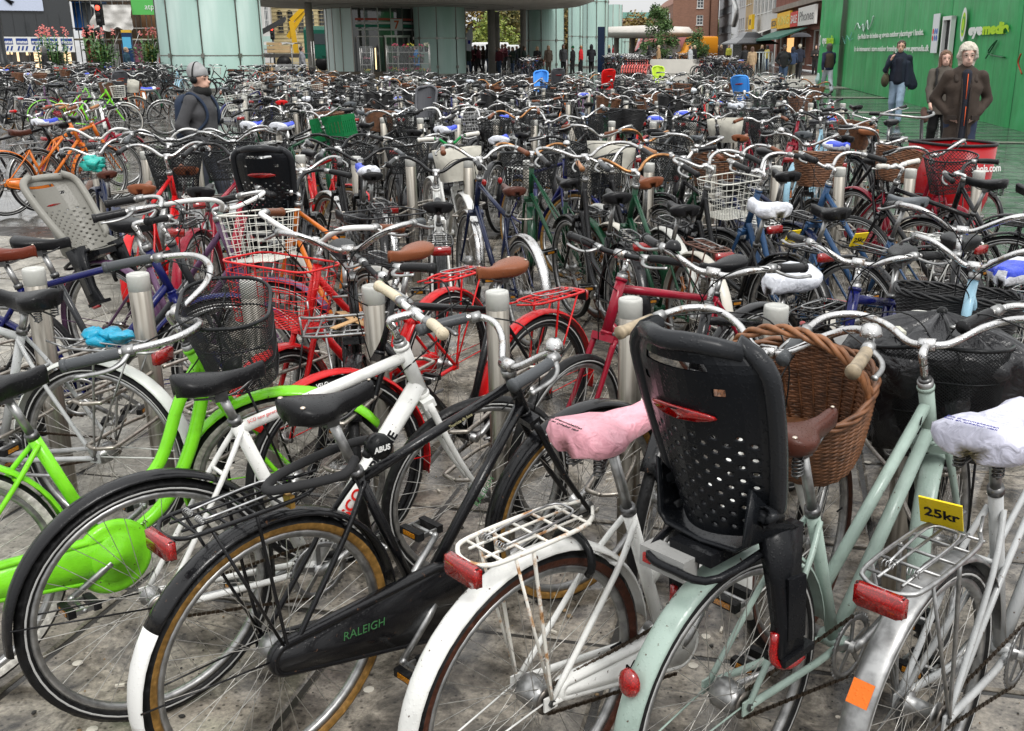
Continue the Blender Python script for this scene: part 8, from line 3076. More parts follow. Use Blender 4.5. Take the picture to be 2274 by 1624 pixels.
# ------------------------------------------------------------------ people
def nets(prims, vox, k=0.03, cut=None):
 """one smooth skin round tapered capsules; prims: (a, b, ra, rb[, squash])"""
 P = []
 for p in prims:
  a, b = np.array(p[0], float), np.array(p[1], float)
  P.append((a, b, p[2], p[3], p[4] if len(p) > 4 else None))
 mr = max(max(p[2], p[3]) for p in P) * 1.3 + 2 * vox
 lo = np.min([np.minimum(p[0], p[1]) for p in P], axis=0) - mr
 hi = np.max([np.maximum(p[0], p[1]) for p in P], axis=0) + mr
 n = np.ceil((hi - lo) / vox).astype(int) + 1
 F = np.full(tuple(n), 1.0)
 ax = [lo[i] + vox * np.arange(n[i]) for i in range(3)]
 for a, b, ra, rb, sq in P:
  m = max(ra, rb) * 1.35 + k * 2 + 2 * vox
  l2 = np.maximum(((np.minimum(a, b) - m - lo) / vox).astype(int), 0)
  h2 = np.minimum(((np.maximum(a, b) + m - lo) / vox).astype(int) + 2, n)
  sl = tuple(slice(l2[i], h2[i]) for i in range(3))
  X, Y, Z = np.meshgrid(ax[0][sl[0]], ax[1][sl[1]], ax[2][sl[2]], indexing='ij')
  d = b - a
  L2 = float(d @ d) or 1e-9
  t = np.clip(((X - a[0]) * d[0] + (Y - a[1]) * d[1] + (Z - a[2]) * d[2]) / L2, 0, 1)
  ex, ey, ez = X - a[0] - t * d[0], Y - a[1] - t * d[1], Z - a[2] - t * d[2]
  if sq:
   ex, ey, ez = ex / sq[0], ey / sq[1], ez / sq[2]
  D = np.sqrt(ex * ex + ey * ey + ez * ez) - (ra + (rb - ra) * t)
  old = F[sl]
  h = np.clip(0.5 + 0.5 * (old - D) / k, 0, 1)
  F[sl] = old * (1 - h) + D * h - k * h * (1 - h)
 if cut is not None:
  X, Y, Z = np.meshgrid(*ax, indexing='ij')
  F = np.maximum(F, cut(X, Y, Z))
 S = F < 0
 c = np.zeros(tuple(n - 1), int)
 for i in (0, 1):
  for j in (0, 1):
   for q in (0, 1):
    c += S[i:n[0] - 1 + i, j:n[1] - 1 + j, q:n[2] - 1 + q]
 act = (c > 0) & (c < 8)
 idx = -np.ones(act.shape, int)
 cells = np.argwhere(act)
 idx[act] = np.arange(len(cells))
 acc = np.zeros((len(cells), 3))
 cnt_ = np.zeros(len(cells))
 cor = [(i, j, q) for i in (0, 1) for j in (0, 1) for q in (0, 1)]
 for u in range(8):
  for w in range(u + 1, 8):
   if sum(abs(cor[u][i] - cor[w][i]) for i in range(3)) != 1:
    continue
   f0 = F[cells[:, 0] + cor[u][0], cells[:, 1] + cor[u][1], cells[:, 2] + cor[u][2]]
   f1 = F[cells[:, 0] + cor[w][0], cells[:, 1] + cor[w][1], cells[:, 2] + cor[w][2]]
   cr_ = (f0 < 0) != (f1 < 0)
   t = np.where(cr_, f0 / np.where(np.abs(f0 - f1) < 1e-9, 1, f0 - f1), 0)
   for i in range(3):
    acc[:, i] += np.where(cr_, cor[u][i] + t * (cor[w][i] - cor[u][i]), 0)
   cnt_ += cr_
 V = (cells + acc / np.maximum(cnt_, 1)[:, None]) * vox + lo
 faces = []
 for axis in range(3):
  sl0, sl1 = [slice(None)] * 3, [slice(None)] * 3
  sl0[axis], sl1[axis] = slice(0, -1), slice(1, None)
  A, B = S[tuple(sl0)], S[tuple(sl1)]
  e = np.argwhere(A != B)
  o1, o2 = [(1, 2), (2, 0), (0, 1)][axis]
  ok = (e[:, o1] > 0) & (e[:, o2] > 0) & (e[:, o1] < n[o1] - 1) & (e[:, o2] < n[o2] - 1)
  e = e[ok]
  def g(d1, d2):
   q = e.copy()
   q[:, o1] -= d1
   q[:, o2] -= d2
   return idx[q[:, 0], q[:, 1], q[:, 2]]
  quad_ = np.stack([g(1, 1), g(0, 1), g(0, 0), g(1, 0)], 1)
  inside = A[tuple(e.T)]
  quad_[~inside] = quad_[~inside][:, ::-1]
  faces.append(quad_)
 Fq = np.concatenate(faces)
 mb = MB()
 mb.add(V.tolist(), Fq.tolist())
 return mb

def OBJM(name, rough, scale=9.0, bump=0.4):
 """fabric or skin whose colour sits on the object"""
 if name in MATS:
  return MATS[name]
 m, nt, b = nmat(name)
 oi = N(nt, 'ShaderNodeObjectInfo')
 tc = N(nt, 'ShaderNodeTexCoord')
 no = N(nt, 'ShaderNodeTexNoise', Scale=scale, Detail=6.0, Distortion=0.6)
 nt.links.new(tc.outputs['Object'], no.inputs['Vector'])
 rp = ramp(nt, [(0.3, 0.7), (0.6, 1.0)])
 nt.links.new(no.outputs[0], rp.inputs[0])
 mx = N(nt, 'ShaderNodeMixRGB', blend_type='MULTIPLY')
 mx.inputs[0].default_value = 0.8 if name != 'skin' else 0.25
 nt.links.new(oi.outputs['Color'], mx.inputs[1])
 nt.links.new(rp.outputs[0], mx.inputs[2])
 nt.links.new(mx.outputs[0], b.inputs['Base Color'])
 b.inputs['Roughness'].default_value = rough
 bp = N(nt, 'ShaderNodeBump', Strength=bump, Distance=0.03)
 nt.links.new(no.outputs[0], bp.inputs['Height'])
 nt.links.new(bp.outputs[0], b.inputs['Normal'])
 MATS[name] = m
 return m
SKINM = lambda: OBJM('skin', 0.5, 20, 0.05)
FAB = lambda: OBJM('fabric', 0.85)
HAIRM = lambda: OBJM('hair', 0.45, 40, 0.9)
SHOE = lambda: OBJM('shoe_leather', 0.4, 12, 0.1)

_pp = {}
def person_meshes(key):
 """key: (stride, arms, coat, hair, vox, lean)  x forward, height 1.75"""
 if key in _pp:
  return _pp[key]
 stride, arms, coat, hair, vox, hat = key
 s = stride
 hipz, kn, an = 0.92, 0.50, 0.08
 V3 = lambda *a: np.array(a, float)
 legs = {}
 for sg, ph in ((1, s), (-1, -s)):
  hip = V3(0, sg * 0.085, hipz)
  a = ph * 0.42
  knee = hip + V3(math.sin(a + 0.10) * 0.43, 0, -math.cos(a + 0.10) * 0.43)
  b = a - (0.35 if ph < 0 else 0.05) * abs(s) * 1.2
  ank = knee + V3(math.sin(b) * 0.41, 0, -math.cos(b) * 0.41)
  legs[sg] = (hip, knee, ank, b)
 low = min(legs[1][2][2], legs[-1][2][2]) - 0.075
 for sg in legs:
  legs[sg] = tuple(p - V3(0, 0, low) if isinstance(p, np.ndarray) else p for p in legs[sg])
 dz = -low
 Z = lambda x, y, z: V3(x, y, z + dz)
 pel, che, nek, hed = Z(0, 0, 0.95), Z(0.01, 0, 1.28), Z(0.0, 0, 1.50), Z(0.03, 0, 1.63)
 armj = {}
 for sg in (1, -1):
  sh = Z(0, sg * 0.185, 1.41)
  md = arms if isinstance(arms, str) else arms[0 if sg > 0 else 1]
  if md == 'swing':
   q = -sg * s * 0.5
   el = sh + V3(math.sin(q) * 0.28, sg * 0.05, -math.cos(q) * 0.28)
   wr = el + V3(math.sin(q + 0.35) * 0.25, sg * 0.0, -math.cos(q + 0.35) * 0.25)
  elif md == 'pocket':
   el = sh + V3(-0.07, sg * 0.11, -0.255)
   wr = el + V3(0.12, -sg * 0.13, -0.16)
  elif md == 'fold':
   el = sh + V3(0.04, sg * 0.06, -0.27)
   wr = el + V3(0.20, -sg * 0.12, 0.04)
  elif md == 'strap':
   el = sh + V3(0.06, sg * 0.09, -0.25)
   wr = el + V3(0.10, -sg * 0.10, 0.20)
  else:
   el = sh + V3(0.0, sg * 0.04, -0.28)
   wr = el + V3(0.05, 0, -0.25)
  hand = wr + (wr - el) / np.linalg.norm(wr - el) * 0.09
  armj[sg] = (sh, el, wr, hand)
 body = [(pel, che, 0.125, 0.125, (0.85, 1.15, 1)), (che, Z(0, 0, 1.42), 0.125, 0.10, (0.85, 1.3, 1)), (nek - V3(0, 0, 0.06), nek + V3(0.01, 0, 0.06), 0.055, 0.05),
   (hed + V3(-0.01, 0, 0.03), hed + V3(-0.01, 0, 0.035), 0.092, 0.092, (1.05, 0.86, 1.1)), (hed + V3(0.035, 0, -0.06), hed + V3(0.045, 0, -0.05), 0.055, 0.05, (1, 1.0, 1)),
   (hed + V3(0.085, 0, -0.005), hed + V3(0.108, 0, -0.025), 0.010, 0.015)]
 fine = vox < 0.014
 if fine:
  for sg in (1, -1):
   body.append((hed + V3(-0.005, sg * 0.083, 0.01), hed + V3(-0.01, sg * 0.088, -0.02), 0.016, 0.012))
   body.append((hed + V3(0.078, sg * 0.032, 0.028), hed + V3(0.070, sg * 0.048, 0.026), 0.010, 0.010))
  body.append((hed + V3(0.088, 0.018, -0.060), hed + V3(0.088, -0.018, -0.060), 0.010, 0.010))
 for sg in (1, -1):
  hip, knee, ank, b = legs[sg]
  body += [(hip, knee, 0.085, 0.058), (knee, ank, 0.055, 0.040), (ank - V3(0.04, 0, 0.04), ank + V3(0.14, 0, -0.05), 0.035, 0.03)]
  sh, el, wr, hand = armj[sg]
  body += [(sh, el, 0.05, 0.042), (el, wr, 0.042, 0.030), (wr, hand, 0.030, 0.034, (1, 0.8, 1))]
  if fine:
   d = (hand - wr) / np.linalg.norm(hand - wr)
   side = np.cross(d, V3(0, 1, 0))
   side = side / (np.linalg.norm(side) + 1e-9)
   for fi, (o, L) in enumerate(((-0.027, .060), (-0.009, .072), (0.009, .068), (0.027, .052))):
    f0 = hand - d * 0.01 + side * o
    body.append((f0, f0 + d * L * 0.6 + V3(0.008, -sg * 0.008, 0), 0.0095, 0.0085))
    body.append((f0 + d * L * 0.6 + V3(0.008, -sg * 0.008, 0), f0 + d * L + V3(0.016, -sg * 0.022, 0), 0.0085, 0.007))
   body.append((wr + d * 0.02 - side * 0.028, wr + d * 0.06 - side * 0.055, 0.012, 0.010))
 out = {}
 out['body'] = nets(body, vox, 0.018)
 # trousers
 tr = [(pel, pel + V3(0, 0, 0.06), 0.145, 0.14, (0.88, 1.15, 1))]
 for sg in (1, -1):
  hip, knee, ank, b = legs[sg]
  tr += [(hip, knee, 0.105, 0.080), (knee, ank + V3(0, 0, 0.02), 0.078, 0.066)]
 za = min(legs[1][2][2], legs[-1][2][2])
 out['trousers'] = nets(tr, vox, 0.03)
 shoe = []
 for sg in (1, -1):
  a = legs[sg][2]
  tilt = 0.05 if legs[sg][3] >= -0.3 else -0.12
  shoe += [(a + V3(-0.05, 0, -0.035), a + V3(0.06, 0, -0.045 + tilt * 0.2), 0.043, 0.042, (1, .95, .9)), (a + V3(0.06, 0, -0.045 + tilt * .2), a + V3(0.16, 0, -0.05 + tilt * .5), 0.042, 0.032, (1, 1.1, .75)), (a, a + V3(0, 0, 0.02), 0.05, 0.05)]
 out['shoes'] = nets(shoe, vox, 0.02)
 # coat
 ln = {'jacket': 0.86, 'short': 0.93, 'long': 0.52, 'mid': 0.72}[coat]
 r0 = 0.165 if coat in ('jacket', 'short') else 0.175
 ct = [(Z(0, 0, max(ln + 0.06, 0.95)), che, r0, 0.160, (0.90, 1.15, 1)), (che, Z(0, 0, 1.42), 0.155, 0.115, (0.9, 1.4, 1)), (nek - V3(0, 0, 0.03), nek + V3(0, 0, 0.0), 0.09, 0.078)]
 if coat in ('long', 'mid'):
  ct.append((Z(0, 0, 1.0), Z(0.02 * 0, 0, ln), 0.165, 0.20, (0.80 + 0.1 * abs(s), 1.0, 1)))
 for sg in (1, -1):
  sh, el, wr, hand = armj[sg]
  ct += [(sh, el, 0.072, 0.060), (el, wr - (wr - el) * 0.04, 0.060, 0.050)]
 zc = ln + dz
 out['coat'] = nets(ct, vox, 0.018, cut=lambda X, Y, Zz: np.where((np.abs(Y) < 0.30), zc - Zz, -1.0))
 # hair or hat
 H = lambda x, y, z: hed + V3(x, y, z)
 if hat == 'beanie':
  hr = [(H(-0.02, 0, 0.060), H(-0.035, 0, 0.085), 0.108, 0.100, (1.03, 0.92, 1.05))]
  out['hat'] = nets(hr, vox, 0.02, cut=lambda X, Y, Zz: (hed[2] + 0.028 - 0.35 * (X - hed[0])) * 1.0 - Zz if False else (hed[2] + 0.030 + 0.10 * (X - hed[0])) - Zz)
 elif hat == 'hood':
  hr = [(H(-0.035, 0, 0.02), H(-0.02, 0, 0.06), 0.12, 0.11, (1, .95, 1.05)), (H(-0.03, 0, -0.10), H(-0.02, 0, -0.05), 0.11, 0.12)]
  out['hat'] = nets(hr, vox, 0.03, cut=lambda X, Y, Zz: (X - hed[0]) - 0.055)
 if hair == 'long':
  hr = [(H(-0.025, 0, 0.045), H(-0.03, 0, 0.05), 0.106, 0.106, (1, .92, 1)), (H(-0.05, 0, 0.0), H(-0.07, 0, -0.20), 0.10, 0.08, (.75, 1.05, 1))]
  for sg in (1, -1):
   hr.append((H(0.0, sg * 0.075, 0.03), H(-0.01, sg * 0.085, -0.22), 0.035, 0.028))
 elif hair == 'bob':
  hr = [(H(-0.02, 0, 0.05), H(-0.03, 0, 0.06), 0.108, 0.108, (1.02, .95, 1)), (H(-0.05, 0, 0.0), H(-0.055, 0, -0.08), 0.10, 0.085, (.8, 1.08, 1)), (H(0.05, 0.05, 0.075), H(-0.02, 0.09, 0.0), 0.03, 0.035), (H(0.05, -0.05, 0.075), H(-0.02, -0.09, 0.0), 0.03, 0.035)]
 elif hair == 'bald':
  hr = None
 else:
  hr = [(H(-0.022, 0, 0.045), H(-0.03, 0, 0.05), 0.100, 0.100, (1, .93, 1)), (H(-0.06, 0, 0.0), H(-0.05, 0, -0.05), 0.065, 0.05)]
 if hr and hat is None or (hair == 'long' and hat != 'hood'):
  out['hair'] = nets(hr, vox, 0.02, cut=lambda X, Y, Zz: np.where((Zz < hed[2] + 0.062) & (np.abs(Y) < (0.2 if hair == 'short' else 0.068)), (X - hed[0]) - (0.035 if hair == 'short' else 0.02), -1.0))
 inf = dict(head=hed, neck=nek, chest=che, dz=dz, arms=armj, pelvis=pel)
 _pp[key] = (out, inf)
 return _pp[key]
_pm = {}
def person(x, y, face, height, label, coatc, trc=(0.03, 0.035, 0.05), hairc=(0.05, 0.03, 0.02), skinc=(0.55, 0.33, 0.24), shoec=(0.02, 0.02, 0.02), stride=0.5, arms='swing', coat='jacket', hair='short', hat=None, hatc=(0.1, 0.1, 0.1), vox=0.02, group=None, extras=None):
 key = (stride, arms, coat, hair, vox, hat)
 out, inf = person_meshes(key)
 root = empty('person', (0, 0, 0), 0, label, 'person', group)
 s = height / 1.78
 root.matrix_world = T(x, y, gz(y) + 0.004) @ Rz(math.radians(face)) @ Matrix.Scale(s, 4)
 cols = dict(body=skinc, trousers=trc, shoes=shoec, coat=coatc, hair=hairc, hat=hatc)
 mt = dict(body=SKINM(), trousers=FAB(), shoes=SHOE(), coat=FAB(), hair=HAIRM(), hat=FAB())
 for n_, mb in out.items():
  if (key, n_) not in _pm and n_ in ('coat', 'hair', 'trousers'):
   A, fq, q2 = {'coat': (0.012, 11, 3.0), 'hair': (0.010, 34, 0.2), 'trousers': (0.014, 9, 3)}[n_]
   for i_, v in enumerate(mb.v):
    d = noise.noise(Vector((v[0] * fq, v[1] * fq, v[2] * fq * (0.6 if n_ != 'hair' else q2)))) * A
    l = math.hypot(v[0], v[1]) + 1e-6
    mb.v[i_] = (v[0] + d * v[0] / l + (d if n_ == 'hair' else 0), v[1] + d * v[1] / l, v[2] + d * 0.3)
  if (key, n_) not in _pm:
   mb.mats = [mt[n_]]
   _pm[(key, n_)] = mb.mesh(n_)
  ob(n_, None, root, me=_pm[(key, n_)], color=cols[n_])
 if vox < 0.014:                # eyes, brows and lips
  e = MB().mat(MAT('plastic', (0.02, 0.015, 0.012)))
  h = inf['head']
  for sg in (-1, 1):
   e.sphere((h[0] + 0.083, sg * 0.033, h[2] + 0.012), 0.010, 8, 6, (0.6, 1.2, 0.7))
  ob('eyes', e, root)
  b_ = MB().mat(HAIRM())
  for sg in (-1, 1):
   b_.tube([(h[0] + 0.090, sg * 0.018, h[2] + 0.036), (h[0] + 0.090, sg * 0.034, h[2] + 0.040), (h[0] + 0.076, sg * 0.052, h[2] + 0.034)], 0.0045, n=5)
  ob('eyebrows', b_, root, color=hairc)
  l = MB().mat(MAT('cloth', (0.35, 0.12, 0.10)))
  l.tube([(h[0] + 0.088, -0.024, h[2] - 0.056), (h[0] + 0.097, 0, h[2] - 0.054), (h[0] + 0.088, 0.024, h[2] - 0.056)], 0.0055, n=6)
  ob('lips', l, root)
 if extras:
  extras(root, inf)
 return root
def add_skin(root, name, prims, vox, mat, color, k=0.02, cut=None):
 mb = nets(prims, vox, k, cut)
 mb.mats = [mat]
 return ob(name, mb, root, color=color)
V = lambda *a: np.array(a, float)

# man in the grey hat among the bicycles
def ex1(r, i):
 h, c = i['head'], i['chest']
 hp = MB().mat(bplastic())
 hp.tube([(h[0] - 0.02, 0.112 * math.cos(t), h[2] + 0.02 + 0.165 * math.sin(t)) for t in [pi * q / 16 for q in range(17)]], 0.009, n=6)
 for sg in (-1, 1):
  hp.lathe([(0, -0.02), (0.034, -0.02), (0.040, 0), (0.034, 0.018), (0, 0.018)], c=(h[0] - 0.005, sg * 0.112, h[2] + 0.0), axis='y', n=14)
 ob('headphones', hp, r)
 add_skin(r, 'scarf', [(h + V(0.0, -0.05, -0.125), h + V(0.03, 0.05, -0.125), 0.06, 0.06), (h + V(-0.04, 0, -0.13), h + V(0.04, 0, -0.115), 0.065, 0.06)], 0.009, FAB(), (0.006, 0.006, 0.006))
 add_skin(r, 'hood', [(h + V(-0.09, -0.08, -0.16), h + V(-0.09, 0.08, -0.16), 0.05, 0.05), (h + V(-0.12, 0, -0.17), h + V(-0.12, 0, -0.20), 0.06, 0.05), (h + V(-0.06, 0.1, -0.17), h + V(0.04, 0.06, -0.2), 0.035, 0.03), (h + V(-0.06, -0.1, -0.17), h + V(0.04, -0.06, -0.2), 0.035, 0.03)], 0.010, FAB(), (0.045, 0.045, 0.048))
def backpack(col, s=1.0):
 def f(r, i):
  c = i['chest']
  add_skin(r, 'backpack', [(c + V(-0.19, 0, 0.08), c + V(-0.20, 0, -0.22), 0.12 * s, 0.13 * s, (0.8, 1.2, 1))], 0.014, FAB(), col)
  st_ = MB().mat(FAB())
  for sg in (-1, 1):
   st_.tube(cr([c + V(-0.14, sg * 0.12, 0.12), c + V(-0.04, sg * 0.14, 0.215), c + V(0.10, sg * 0.13, 0.12), c + V(0.135, sg * 0.12, -0.05), c + V(0.02, sg * 0.185, -0.2)], 5), 0.017, n=6)
  ob('backpack_straps', st_, r, color=col)
 return f
def ex_man1(r, i):
 ex1(r, i)
 backpack((0.010, 0.022, 0.05))(r, i)
person(-3.66, 10.4, -12, 1.63, 'man in grey knitted hat, headphones and dark rain jacket among the bicycles', (0.050, 0.050, 0.054), skinc=(0.60, 0.36, 0.27), stride=0.45, arms='pocket', hat='beanie', hatc=(0.30, 0.30, 0.30), vox=0.0125, extras=ex_man1)

# man in the navy jacket
def ex2(r, i):
 c = i['chest']
 add_skin(r, 'jumper', [(c + V(0.075, 0, 0.06), c + V(0.075, 0, -0.32), 0.10, 0.11, (.8, .95, 1))], 0.014, FAB(), (0.006, 0.008, 0.02))
 add_skin(r, 'shoulder_bag', [(c + V(-0.10, -0.27, -0.30), c + V(0.06, -0.27, -0.34), 0.115, 0.12, (1, .7, 1.15))], 0.014, FAB(), (0.06, 0.05, 0.025))
 st_ = MB().mat(FAB()).tube(cr([c + V(-0.12, -0.25, -0.2), c + V(-0.08, -0.15, 0.2), c + V(0.08, -0.15, 0.18), c + V(0.13, -0.22, -0.18)], 6), 0.014, n=6)
 ob('bag_strap', st_, r, color=(0.05, 0.04, 0.03))
 coat_l = add_skin(r, 'jacket_flap', [(c + V(0.06, 0.17, 0.02), c + V(0.02, 0.30, -0.42), 0.06, 0.11, (.6, 1, 1)), (c + V(0.06, 0.17, 0.02), c + V(0.06, 0.20, -0.40), 0.06, 0.07)], 0.014, FAB(), (0.008, 0.014, 0.03))
P2 = gnd(1967, 275)
person(P2.x + 0.2, P2.y, -112, 1.93, 'man in open navy jacket and pale jeans walking past the green hoarding', (0.008, 0.014, 0.03), (0.30, 0.40, 0.52), (0.05, 0.025, 0.015), (0.60, 0.34, 0.26), stride=0.55, arms=('swing', 'strap'), coat='jacket', vox=0.0135, extras=ex2)

# woman with white hair and the brown coat
def ex3(r, i):
 c, h = i['chest'], i['head']
 add_skin(r, 'collar', [(c + V(0.0, -0.10, 0.16), c + V(0.09, -0.10, 0.08), 0.045, 0.03), (c + V(0.0, 0.10, 0.16), c + V(0.09, 0.10, 0.08), 0.045, 0.03), (c + V(-0.06, -0.07, 0.18), c + V(-0.06, 0.07, 0.18), 0.05, 0.05)], 0.012, FAB(), (0.030, 0.019, 0.013))
 pk_ = MB().mat(FAB())
 for sg in (-1, 1):
  pk_.tube(cr([c + V(0.12, sg * 0.05, 0.10), c + V(0.165, sg * 0.045, -0.15), c + V(0.175, sg * 0.05, -0.45), c + V(0.19, sg * 0.07, -0.72)], 5), 0.012, n=6)
  pk_.box(c + V(0.150, sg * 0.13, -0.33), (0.02, 0.11, 0.05), Rz(sg * 0.5).to_3x3())
 ob('coat_edges', pk_, r, color=(0.022, 0.014, 0.010))
 add_skin(r, 'fleece', [(c + V(0.10, 0, 0.16), c + V(0.13, 0, -0.62), 0.055, 0.045)], 0.013, FAB(), (0.008, 0.010, 0.02))
 z = MB().mat(MAT('plastic', (0.75, 0.12, 0.03)))
 z.tube([c + V(0.160, 0.0, 0.16), c + V(0.178, 0.0, -0.12)], 0.0045, n=5)
 z.tube([c + V(0.180, 0.01, -0.2), c + V(0.182, 0.01, -0.42)], 0.004, n=5)
 ob('zip', z, r)
 g = MB().mat(MAT('alu', (0.4, 0.35, 0.3)))
 for sg in (-1, 1):
  g.tube([(h[0] + 0.103, sg * 0.034 + 0.026 * math.cos(t), h[2] + 0.012 + 0.018 * math.sin(t)) for t in [2 * pi * q / 12 for q in range(12)]], 0.0025, n=4, closed=True)
  g.tube([(h[0] + 0.10, sg * 0.06, h[2] + 0.016), (h[0], sg * 0.088, h[2] + 0.018)], 0.002, n=4)
 ob('spectacles', g, r)
P3 = at(2140, 200, 12.6)
person(P3.x, 12.6, -100, 1.84, 'white-haired woman in spectacles and a long brown waxed coat with orange zip', (0.040, 0.026, 0.018), (0.01, 0.02, 0.05), (0.60, 0.55, 0.46), (0.62, 0.40, 0.32), stride=0.35, arms='pocket', coat='long', hair='bob', vox=0.0125, extras=ex3)
P4 = at(2092, 200, 17.5)
def ex4(r, i):
 h, c = i['head'], i['chest']
 g = MB().mat(MAT('alu', (0.3, 0.2, 0.1)))
 for sg in (-1, 1):
  g.tube([(h[0] + 0.07, sg * 0.036 + 0.028 * math.cos(t), h[2] + 0.105 + 0.018 * math.sin(t)) for t in [2 * pi * q / 10 for q in range(10)]], 0.004, n=4, closed=True)
 ob('sunglasses', g, r)
 add_skin(r, 'handbag', [(c + V(0.05, -0.28, -0.52), c + V(0.15, -0.28, -0.60), 0.09, 0.10, (1, .6, 1))], 0.014, FAB(), (0.10, 0.05, 0.035))
 st_ = MB().mat(FAB()).tube(cr([c + V(0.12, -0.14, -0.1), c + V(0.05, -0.13, 0.19), c + V(-0.12, -0.13, 0.05)], 6), 0.02, n=6)
 ob('bag_strap', st_, r, color=(0.01, 0.01, 0.01))
person(P4.x, 17.5, -95, 1.74, 'woman in grey-brown jacket and black leggings behind the white-haired woman', (0.085, 0.072, 0.058), (0.006, 0.006, 0.006), (0.16, 0.08, 0.05), (0.62, 0.38, 0.30), stride=0.5, arms='swing', coat='mid', hair='long', vox=0.0135, extras=ex4)

def pp(px, pyf, face, h, label, coatc, depth=None, **kw):
 p = gnd(px, pyf) if depth is None else at(px, 150, depth)
 return person(p.x, p.y, face, h, label, coatc, **kw)
NV, BK, GY = (0.010, 0.014, 0.03), (0.010, 0.010, 0.011), (0.10, 0.10, 0.10)
DN = (0.04, 0.07, 0.13)
pp(1737, 198, -95, 1.80, 'young man in black jacket and blue jeans with hands in pockets', BK, trc=DN, skinc=(0.10, 0.05, 0.035), hairc=BK, arms='pocket', stride=0.4)
def umb(r, i):
 c, h = i['chest'], i['head']
 u = MB().mat(MAT('cloth', (0.03, 0.03, 0.035)))
 rings = []
 for j in range(6):
  t = j / 5
  rings.append([Vector((0.25 + 0.55 * math.sin(t * 1.35) * (1 - 0.05 * (q % 2)) * math.cos(2 * pi * q / 16), 0.55 * math.sin(t * 1.35) * (1 - 0.05 * (q % 2)) * math.sin(2 * pi * q / 16), 2.0 + 0.28 * math.cos(t * 1.35))) for q in range(16)])
 u.loft(rings, caps=False)
 ob('umbrella', u, r)
 k = MB().mat(dalu()).tube([(0.25, -0.1, 1.2), (0.25, 0, 2.28)], 0.012, n=6)
 ob('umbrella_stick', k, r)
 add_skin(r, 'handbag', [(V(0, 0.32, 0.80), V(0.1, 0.32, 0.74), 0.12, 0.13, (1.2, .5, 1))], 0.02, FAB(), BK)
pp(1772, 176, 75, 1.85, 'person in dark coat under a black umbrella carrying a black bag', NV, trc=BK, arms=('down', 'fold'), stride=0.7, extras=umb, hairc=(0.5, 0.45, 0.35))
pp(1757, 178, 80, 1.70, 'person in blue coat and olive trousers beside the umbrella', (0.02, 0.04, 0.09), trc=(0.07, 0.065, 0.04), arms='swing', stride=0.8, hat='hood', hatc=NV)
def bagp(r, i):
 add_skin(r, 'carrier_bag', [(V(0.05, 0.33, 0.62), V(0.05, 0.35, 0.48), 0.10, 0.15, (1, .5, 1))], 0.02, MAT('vinyl', (0.35, 0.5, 0.48)), (0.35, 0.5, 0.48))
 add_skin(r, 'gilet', [(i['chest'] + V(0, 0, 0.05), i['chest'] + V(0, 0, -0.28), 0.17, 0.175, (0.95, 1.12, 1))], 0.02, FAB(), (0.055, 0.035, 0.022))
pp(1835, 208, 95, 1.86, 'woman seen from behind in brown gilet and pale trousers carrying a plastic bag', (0.012, 0.014, 0.05), trc=(0.50, 0.52, 0.58), hairc=(0.06, 0.045, 0.04), arms='swing', stride=0.7, hair='bob', extras=bagp)
pp(1808, 168, -100, 1.75, 'person in dark hooded coat at the left edge of the hoarding', (0.02, 0.016, 0.014), arms='fold', stride=0.3, hat='hood', hatc=(0.02, 0.016, 0.014), trc=BK)
pp(1668, 172, 85, 1.68, 'person in beige hooded coat seen from behind with pink scarf', (0.42, 0.30, 0.18), trc=(0.38, 0.28, 0.18), hairc=(0.10, 0.05, 0.03), coat='mid', stride=0.6, hair='long', arms='down')
pp(1652, 168, 80, 1.72, 'person with black backpack and tan trousers walking beside the beige coat', BK, trc=(0.25, 0.17, 0.09), stride=0.6, hairc=(0.06, 0.03, 0.02), extras=backpack(BK))
# the group in the middle
grp = [(1193, 165, -60, 'blonde woman in black jacket with red bag', BK, BK, (0.5, 0.36, 0.16), 'long', None, 'fold', 'jacket'),
    (1218, 165, -80, 'blonde woman in taupe coat with pink shopping bag', (0.16, 0.12, 0.09), (0.15, 0.11, 0.08), (0.55, 0.38, 0.2), 'long', None, 'down', 'mid'),
    (1251, 164, -75, 'woman in grey checked coat', (0.07, 0.075, 0.08), BK, (0.12, 0.07, 0.05), 'bob', None, 'down', 'mid'),
    (1272, 166, 150, 'person in black coat and green knitted hat', BK, BK, BK, 'short', 'beanie', 'down', 'jacket'),
    (1290, 165, 160, 'person in bright red jacket', (0.60, 0.012, 0.015), BK, (0.45, 0.25, 0.12), 'short', None, 'down', 'jacket'),
    (1313, 164, 90, 'person in black hooded coat beside the navy pylon', (0.008, 0.009, 0.014), BK, BK, 'short', 'hood', 'fold', 'mid')]
for n_, (px, py, f, lb, cc, tc_, hc, hr, ht_, ar, ct_) in enumerate(grp):
 ex = None
 if 'red bag' in lb:
  ex = lambda r, i: add_skin(r, 'handbag', [(V(0.16, 0.02, 1.0), V(0.16, -0.1, 0.92), 0.10, 0.10, (.8, 1.2, 1))], 0.02, FAB(), (0.5, 0.01, 0.01))
 if 'pink' in lb:
  ex = lambda r, i: add_skin(r, 'shopping_bag', [(V(0.05, -0.32, 0.75), V(0.05, -0.32, 0.62), 0.14, 0.15, (1, .4, 1))], 0.02, FAB(), (0.75, 0.42, 0.42))
 pp(px, py, f, 1.66 + 0.05 * (n_ % 3), lb + ' in the group before the glass columns', cc, trc=tc_, hairc=hc, hair=hr, hat=ht_, hatc=((0.02, 0.16, 0.06) if ht_ == 'beanie' else cc), arms=ar, stride=0.15, coat=ct_, extras=ex)
